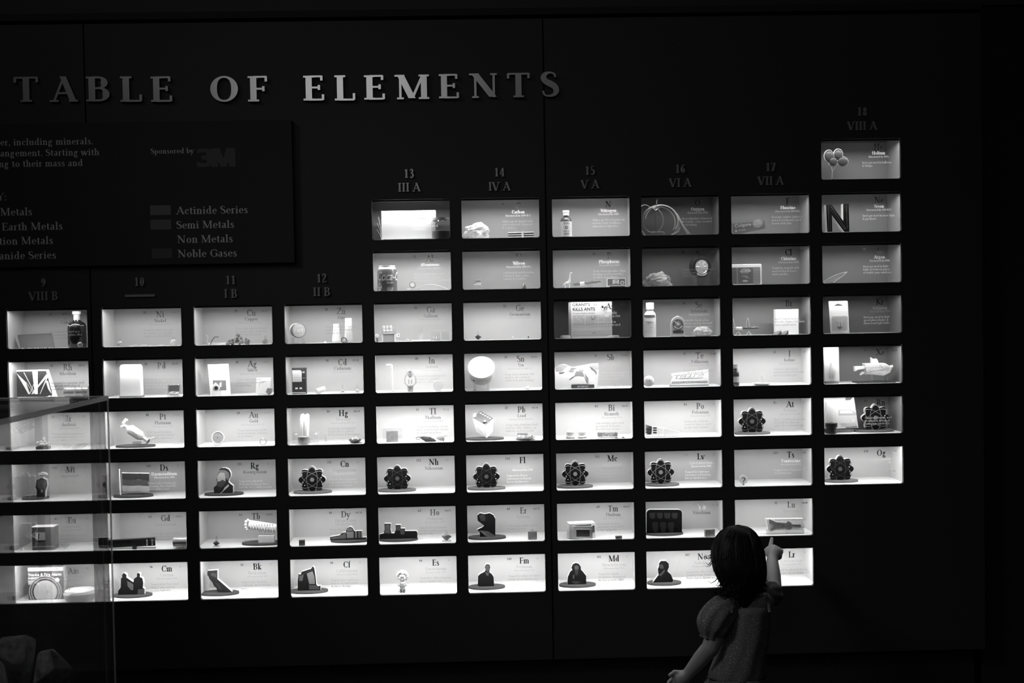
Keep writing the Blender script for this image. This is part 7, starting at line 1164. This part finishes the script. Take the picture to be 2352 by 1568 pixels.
# pointing hand: index straight, the other three curled down, thumb tucked along the near side
w1 = A2[-1]; kn = kp(1777, 1256, -.135); d = (kn-w1).normalized(); sx = Vector((1, 0, 0)); sx = (sx-d*sx.dot(d)).normalized(); up_ = sx.cross(d)
if up_.z < 0: up_ = -up_
mb.tube([w1-d*.004, w1+d*.014, w1+d*.040], [.0180, .0225, .0215], 14); mb.ell(w1+d*.030+sx*.008, (.020, .022, .018), 14, 9); mb.ell(w1+d*.030-sx*.008, (.019, .022, .018), 14, 9); mb.ell(w1+d*.022+sx*.016-up_*.006, (.013, .018, .015), 12, 8)
i0 = w1+d*.045-sx*.010; tip = kp(1773, 1236, -.070); mid_ = i0.lerp(tip, .5)+up_*.001; mb.tube([i0-d*.012, i0, mid_, tip], [.0092, .0080, .0070, .0056], 12); mb.ell(tip, .0057, 10, 8); mb.ell(mid_, .0071, 10, 7)
for k, (o, L, r) in enumerate(((.003, .034, .0074), (.0145, .032, .0072), (.0245, .026, .0064))):
    a = w1+d*(.047-.004*k)+sx*o; b = a+d*L*.42-up_*.004; c = b-up_*L*.5-d*.002; e = c-d*L*.45+up_*.002; mb.tube([a-d*.01, a, b, c, e], [r*1.1, r*1.05, r, r*.92, r*.8], 10)
    for q, rq in ((a, r*1.05), (b, r), (c, r*.92), (e, r*.8)): mb.ell(q, rq, 10, 7)
a = w1+d*.018-sx*.016-up_*.004; b = a-sx*.008+d*.014-up_*.004; c = b+d*.016+sx*.006-up_*.006; mb.tube([a, b, c], [.0090, .0078, .0064], 10); mb.ell(b, .008, 10, 7); mb.ell(c, .0065, 10, 7)
# legs down to the floor
hz_ = kp(1693, 1610, -.42)
for s in (-1, 1): limb([(hz_.x+s*.032, 0, hz_.z+.02), (hz_.x+s*.036, .004, .22), (hz_.x+s*.036, -.004, .13), (hz_.x+s*.036, -.002, .06), (hz_.x+s*.036, .0, .045)], [.050, .036, .034, .024, .024])
o = mb.build('body', kid, fix=False); r_ = o.modifiers.new('skin', 'REMESH'); r_.mode = 'VOXEL'; r_.voxel_size = .0026; r_.use_smooth_shade = True
s_ = o.modifiers.new('soften', 'SMOOTH'); s_.factor = .5; s_.iterations = 4
for s in (-1, 1):
    e = MB(gray(.8, .2)).ell(hc+Vector((s*.026, .0665, .002)), (.0105, .006, .0075), 14, 10).build('eye', kid, smooth=True); MB(gray(.02, .2)).ell(hc+Vector((s*.026, .0715, .002)), (.005, .0022, .0055), 12, 8).build('iris', e, smooth=True)
    MB(HAIR).tube([hc+Vector((s*.013, .0725, .019)), hc+Vector((s*.027, .0715, .023)), hc+Vector((s*.040, .062, .019))], [.0012, .0018, .0008], 8).build('eyebrow', kid, smooth=True)
MB(gray(.22, .4)).ell(hc+Vector((0, .0775, -.043)), (.013, .0035, .0035), 12, 8).build('mouth', kid, smooth=True)
# hair: a full cap with loose ends turned out above the shoulders
HR = [(1204, 1694, 4, .006, -.01), (1209, 1694, 24, .030, -.01), (1220, 1693, 40, .052, -.008), (1238, 1693, 53, .070, -.004), (1258, 1693, 60, .082, -.002), (1282, 1693.5, 62, .082, -.012), (1305, 1695, 60, .070, -.030), (1325, 1698, 54, .058, -.036), (1345, 1699, 42, .048, -.036), (1366, 1701, 27, .034, -.036), (1384, 1702, 11, .016, -.040)]
def hair_pt(k, a, out=1.0):
    k = max(0, min(k, len(HR)-1.001)); i = int(k); f = k-i; A, B = HR[i], HR[i+1]; v, u, hw, dy, oy = [A[j]*(1-f)+B[j]*f for j in range(5)]
    c = kp(u, v, -.405); return c+Vector((hw*KS*.985*math.cos(a)*out, oy+dy*math.sin(a)*out, 0))
mb = MB(HAIR); N = 44; K = 31
vs = [hair_pt(j*(len(HR)-1)/(K-1), 2*math.pi*i/N, 1+.012*math.sin(i*5.3+j*.2)) for j in range(K) for i in range(N)]
fs = [(j*N+i, j*N+(i+1) % N, (j+1)*N+(i+1) % N, (j+1)*N+i) for j in range(K-1) for i in range(N)]
mb.add(vs, fs); random.seed(21)
for k in range(230):
    a = random.uniform(math.pi*.92, math.pi*2.08) if k < 190 else random.uniform(0, 2*math.pi); end = random.uniform(6.6, 9.2) if k < 190 else random.uniform(4, 5.5); st = random.uniform(.6, 5); P = []
    side = math.cos(a); end = min(end, 7.7) if side > .3 else end
    for j in range(9): q = st+(end-st)*j/8; P.append(hair_pt(q, a+.04*math.sin(j*.7+k), 1.012+random.uniform(0, .008)))
    flick = random.uniform(.3, 1)*(1 if abs(side) > .45 else .35); sg = 1 if side > 0 else -1
    if sg > 0: flick *= .5
    t_ = P[-1]; P += [t_+Vector((sg*.008*flick, -.003, -.008)), t_+Vector((sg*.020*flick, -.006*flick, -.013)), t_+Vector((sg*.032*flick, -.008*flick, -.010+.006*flick))]
    rr = random.uniform(.0009, .0017); mb.tube(P, [rr*.4]+[rr]*8+[rr*.8, rr*.5, .0002], 5)
for k in range(26):
    a = random.uniform(math.pi*.8, math.pi*1.15); P = [hair_pt(6.2+.35*j, a, 1.0) for j in range(6)]; t_ = P[-1]; L = random.uniform(.5, 1.15)
    P += [t_+Vector((-.012*L, -.002, -.010)), t_+Vector((-.028*L, -.004, -.014)), t_+Vector((-.044*L, -.004, -.008*random.uniform(-.2, 1.5)))]; mb.tube(P, [.0014]*6+[.0011, .0008, .0002], 5)
mb.build('hair', kid, smooth=True, ang=1.2, fix=False)
# dress
FL = bpy.data.materials.new('floral_cotton'); n, l = nodes_of(FL); b = n['Principled BSDF']; b.inputs['Roughness'].default_value = .85; b.inputs['Specular IOR Level'].default_value = .2
tc = n.new('ShaderNodeTexCoord'); vo = n.new('ShaderNodeTexVoronoi'); vo.inputs['Scale'].default_value = 150; vo.inputs['Randomness'].default_value = .75; l.new(tc.outputs['Object'], vo.inputs['Vector'])
cr = n.new('ShaderNodeValToRGB'); cr.color_ramp.elements[0].position = .10; cr.color_ramp.elements[0].color = (.34, .34, .34, 1); cr.color_ramp.elements[1].position = .34; cr.color_ramp.elements[1].color = (.125, .125, .125, 1); l.new(vo.outputs['Distance'], cr.inputs[0]); l.new(cr.outputs[0], b.inputs['Base Color'])
DR = [(1388, 1722, 47, .060), (1420, 1719, 49.5, .064), (1452, 1717, 50, .066), (1482, 1708, 54, .068), (1512, 1700, 58, .070), (1540, 1694, 64, .072), (1552, 1692, 66, .070)]
def loft(rings, N, fold=0, nf=9, closed_top=False):
    vs = []
    for j, (v, u, hw, dy) in enumerate(rings):
        c = kp(u, v, YT)
        for i in range(N):
            a = 2*math.pi*i/N; f = 1+fold*math.sin(nf*a+j*.5)*(.4+.6*j/len(rings)); z = 0
            if j == 0: z = .010*max(0, -math.sin(a))*0-.006*math.cos(2*a)
            vs.append(c+Vector((hw*KS*math.cos(a)*f, dy*math.sin(a)*f, z)))
    return vs, [(j*N+i, j*N+(i+1) % N, (j+1)*N+(i+1) % N, (j+1)*N+i) for j in range(len(rings)-1) for i in range(N)]
mb = MB(FL); vs, fs = loft(DR, 64, .03, 9); mb.add(vs, fs); dress = mb.build('dress', kid, smooth=True, ang=1.5, fix=False)
ss = dress.modifiers.new('s', 'SUBSURF'); ss.levels = 1; ss.render_levels = 1
so = dress.modifiers.new('thick', 'SOLIDIFY'); so.thickness = .0015
SK = [(1551, 1692, 67, .072), (1556, 1692, 66, .070), (1570, 1691, 72, .080), (1620, 1692, 88, .098), (1680, 1694, 100, .112)]
mb = MB(FL); vs, fs = loft(SK, 72, .03, 13); mb.add(vs, fs); sk = mb.build('skirt', dress, smooth=True, ang=1.5, fix=False); so = sk.modifiers.new('thick', 'SOLIDIFY'); so.thickness = .0015
def puff(path, rad, fold, nf, ph=0):
    P = [kp(*p) for p in path]; N = 48; vs = []
    for j, p in enumerate(P):
        t_ = (P[min(j+1, len(P)-1)]-P[max(j-1, 0)]).normalized(); a = t_.cross(Vector((0, 1, 0))).normalized(); b_ = t_.cross(a)
        for i in range(N):
            q = 2*math.pi*i/N; f = rad[j]*(1+fold*math.sin(nf*q+ph)*(j/len(P))+fold*.5*math.sin(5*q+2.1*j)); vs.append(p+(a*math.cos(q)+b_*math.sin(q))*f)
    m_ = MB(FL).add(vs, [(j*N+i, j*N+(i+1) % N, (j+1)*N+(i+1) % N, (j+1)*N+i) for j in range(len(P)-1) for i in range(N)])
    o = m_.build('sleeve', dress, smooth=True, ang=1.6, fix=False); o.modifiers.new('s', 'SUBSURF').render_levels = 1; return o
puff([(1700, 1386, -.425), (1684, 1384, -.43), (1664, 1396, -.435), (1648, 1415, -.44), (1637, 1436, -.443), (1634, 1450, -.445), (1632, 1460, -.447), (1631, 1466, -.448)], [.022, .036, .046, .052, .050, .042, .029, .0285], .13, 9)
puff([(1738, 1384, -.425), (1752, 1370, -.415), (1764, 1364, -.38), (1771, 1363, -.35), (1774, 1361, -.33), (1776, 1359, -.32)], [.024, .038, .041, .038, .028, .0275], .12, 9, 1)
mb = MB(FL)
for path in ([(1757, 1352, -.405), (1763, 1372, -.455), (1768, 1406, -.478)], [(1682, 1366, -.41), (1680, 1380, -.46), (1681, 1408, -.480)]): mb.tube([kp(*p) for p in path], [.003, .0045, .0045], 8)
mb.build('shoulder_strap', dress, smooth=True)
for s in (-1, 1):
    x = hz_.x+s*.036; MB(gray(.5, .5)).ell((x, .022, .022), (.030, .062, .022), 18, 10).build('shoe', kid, smooth=True)
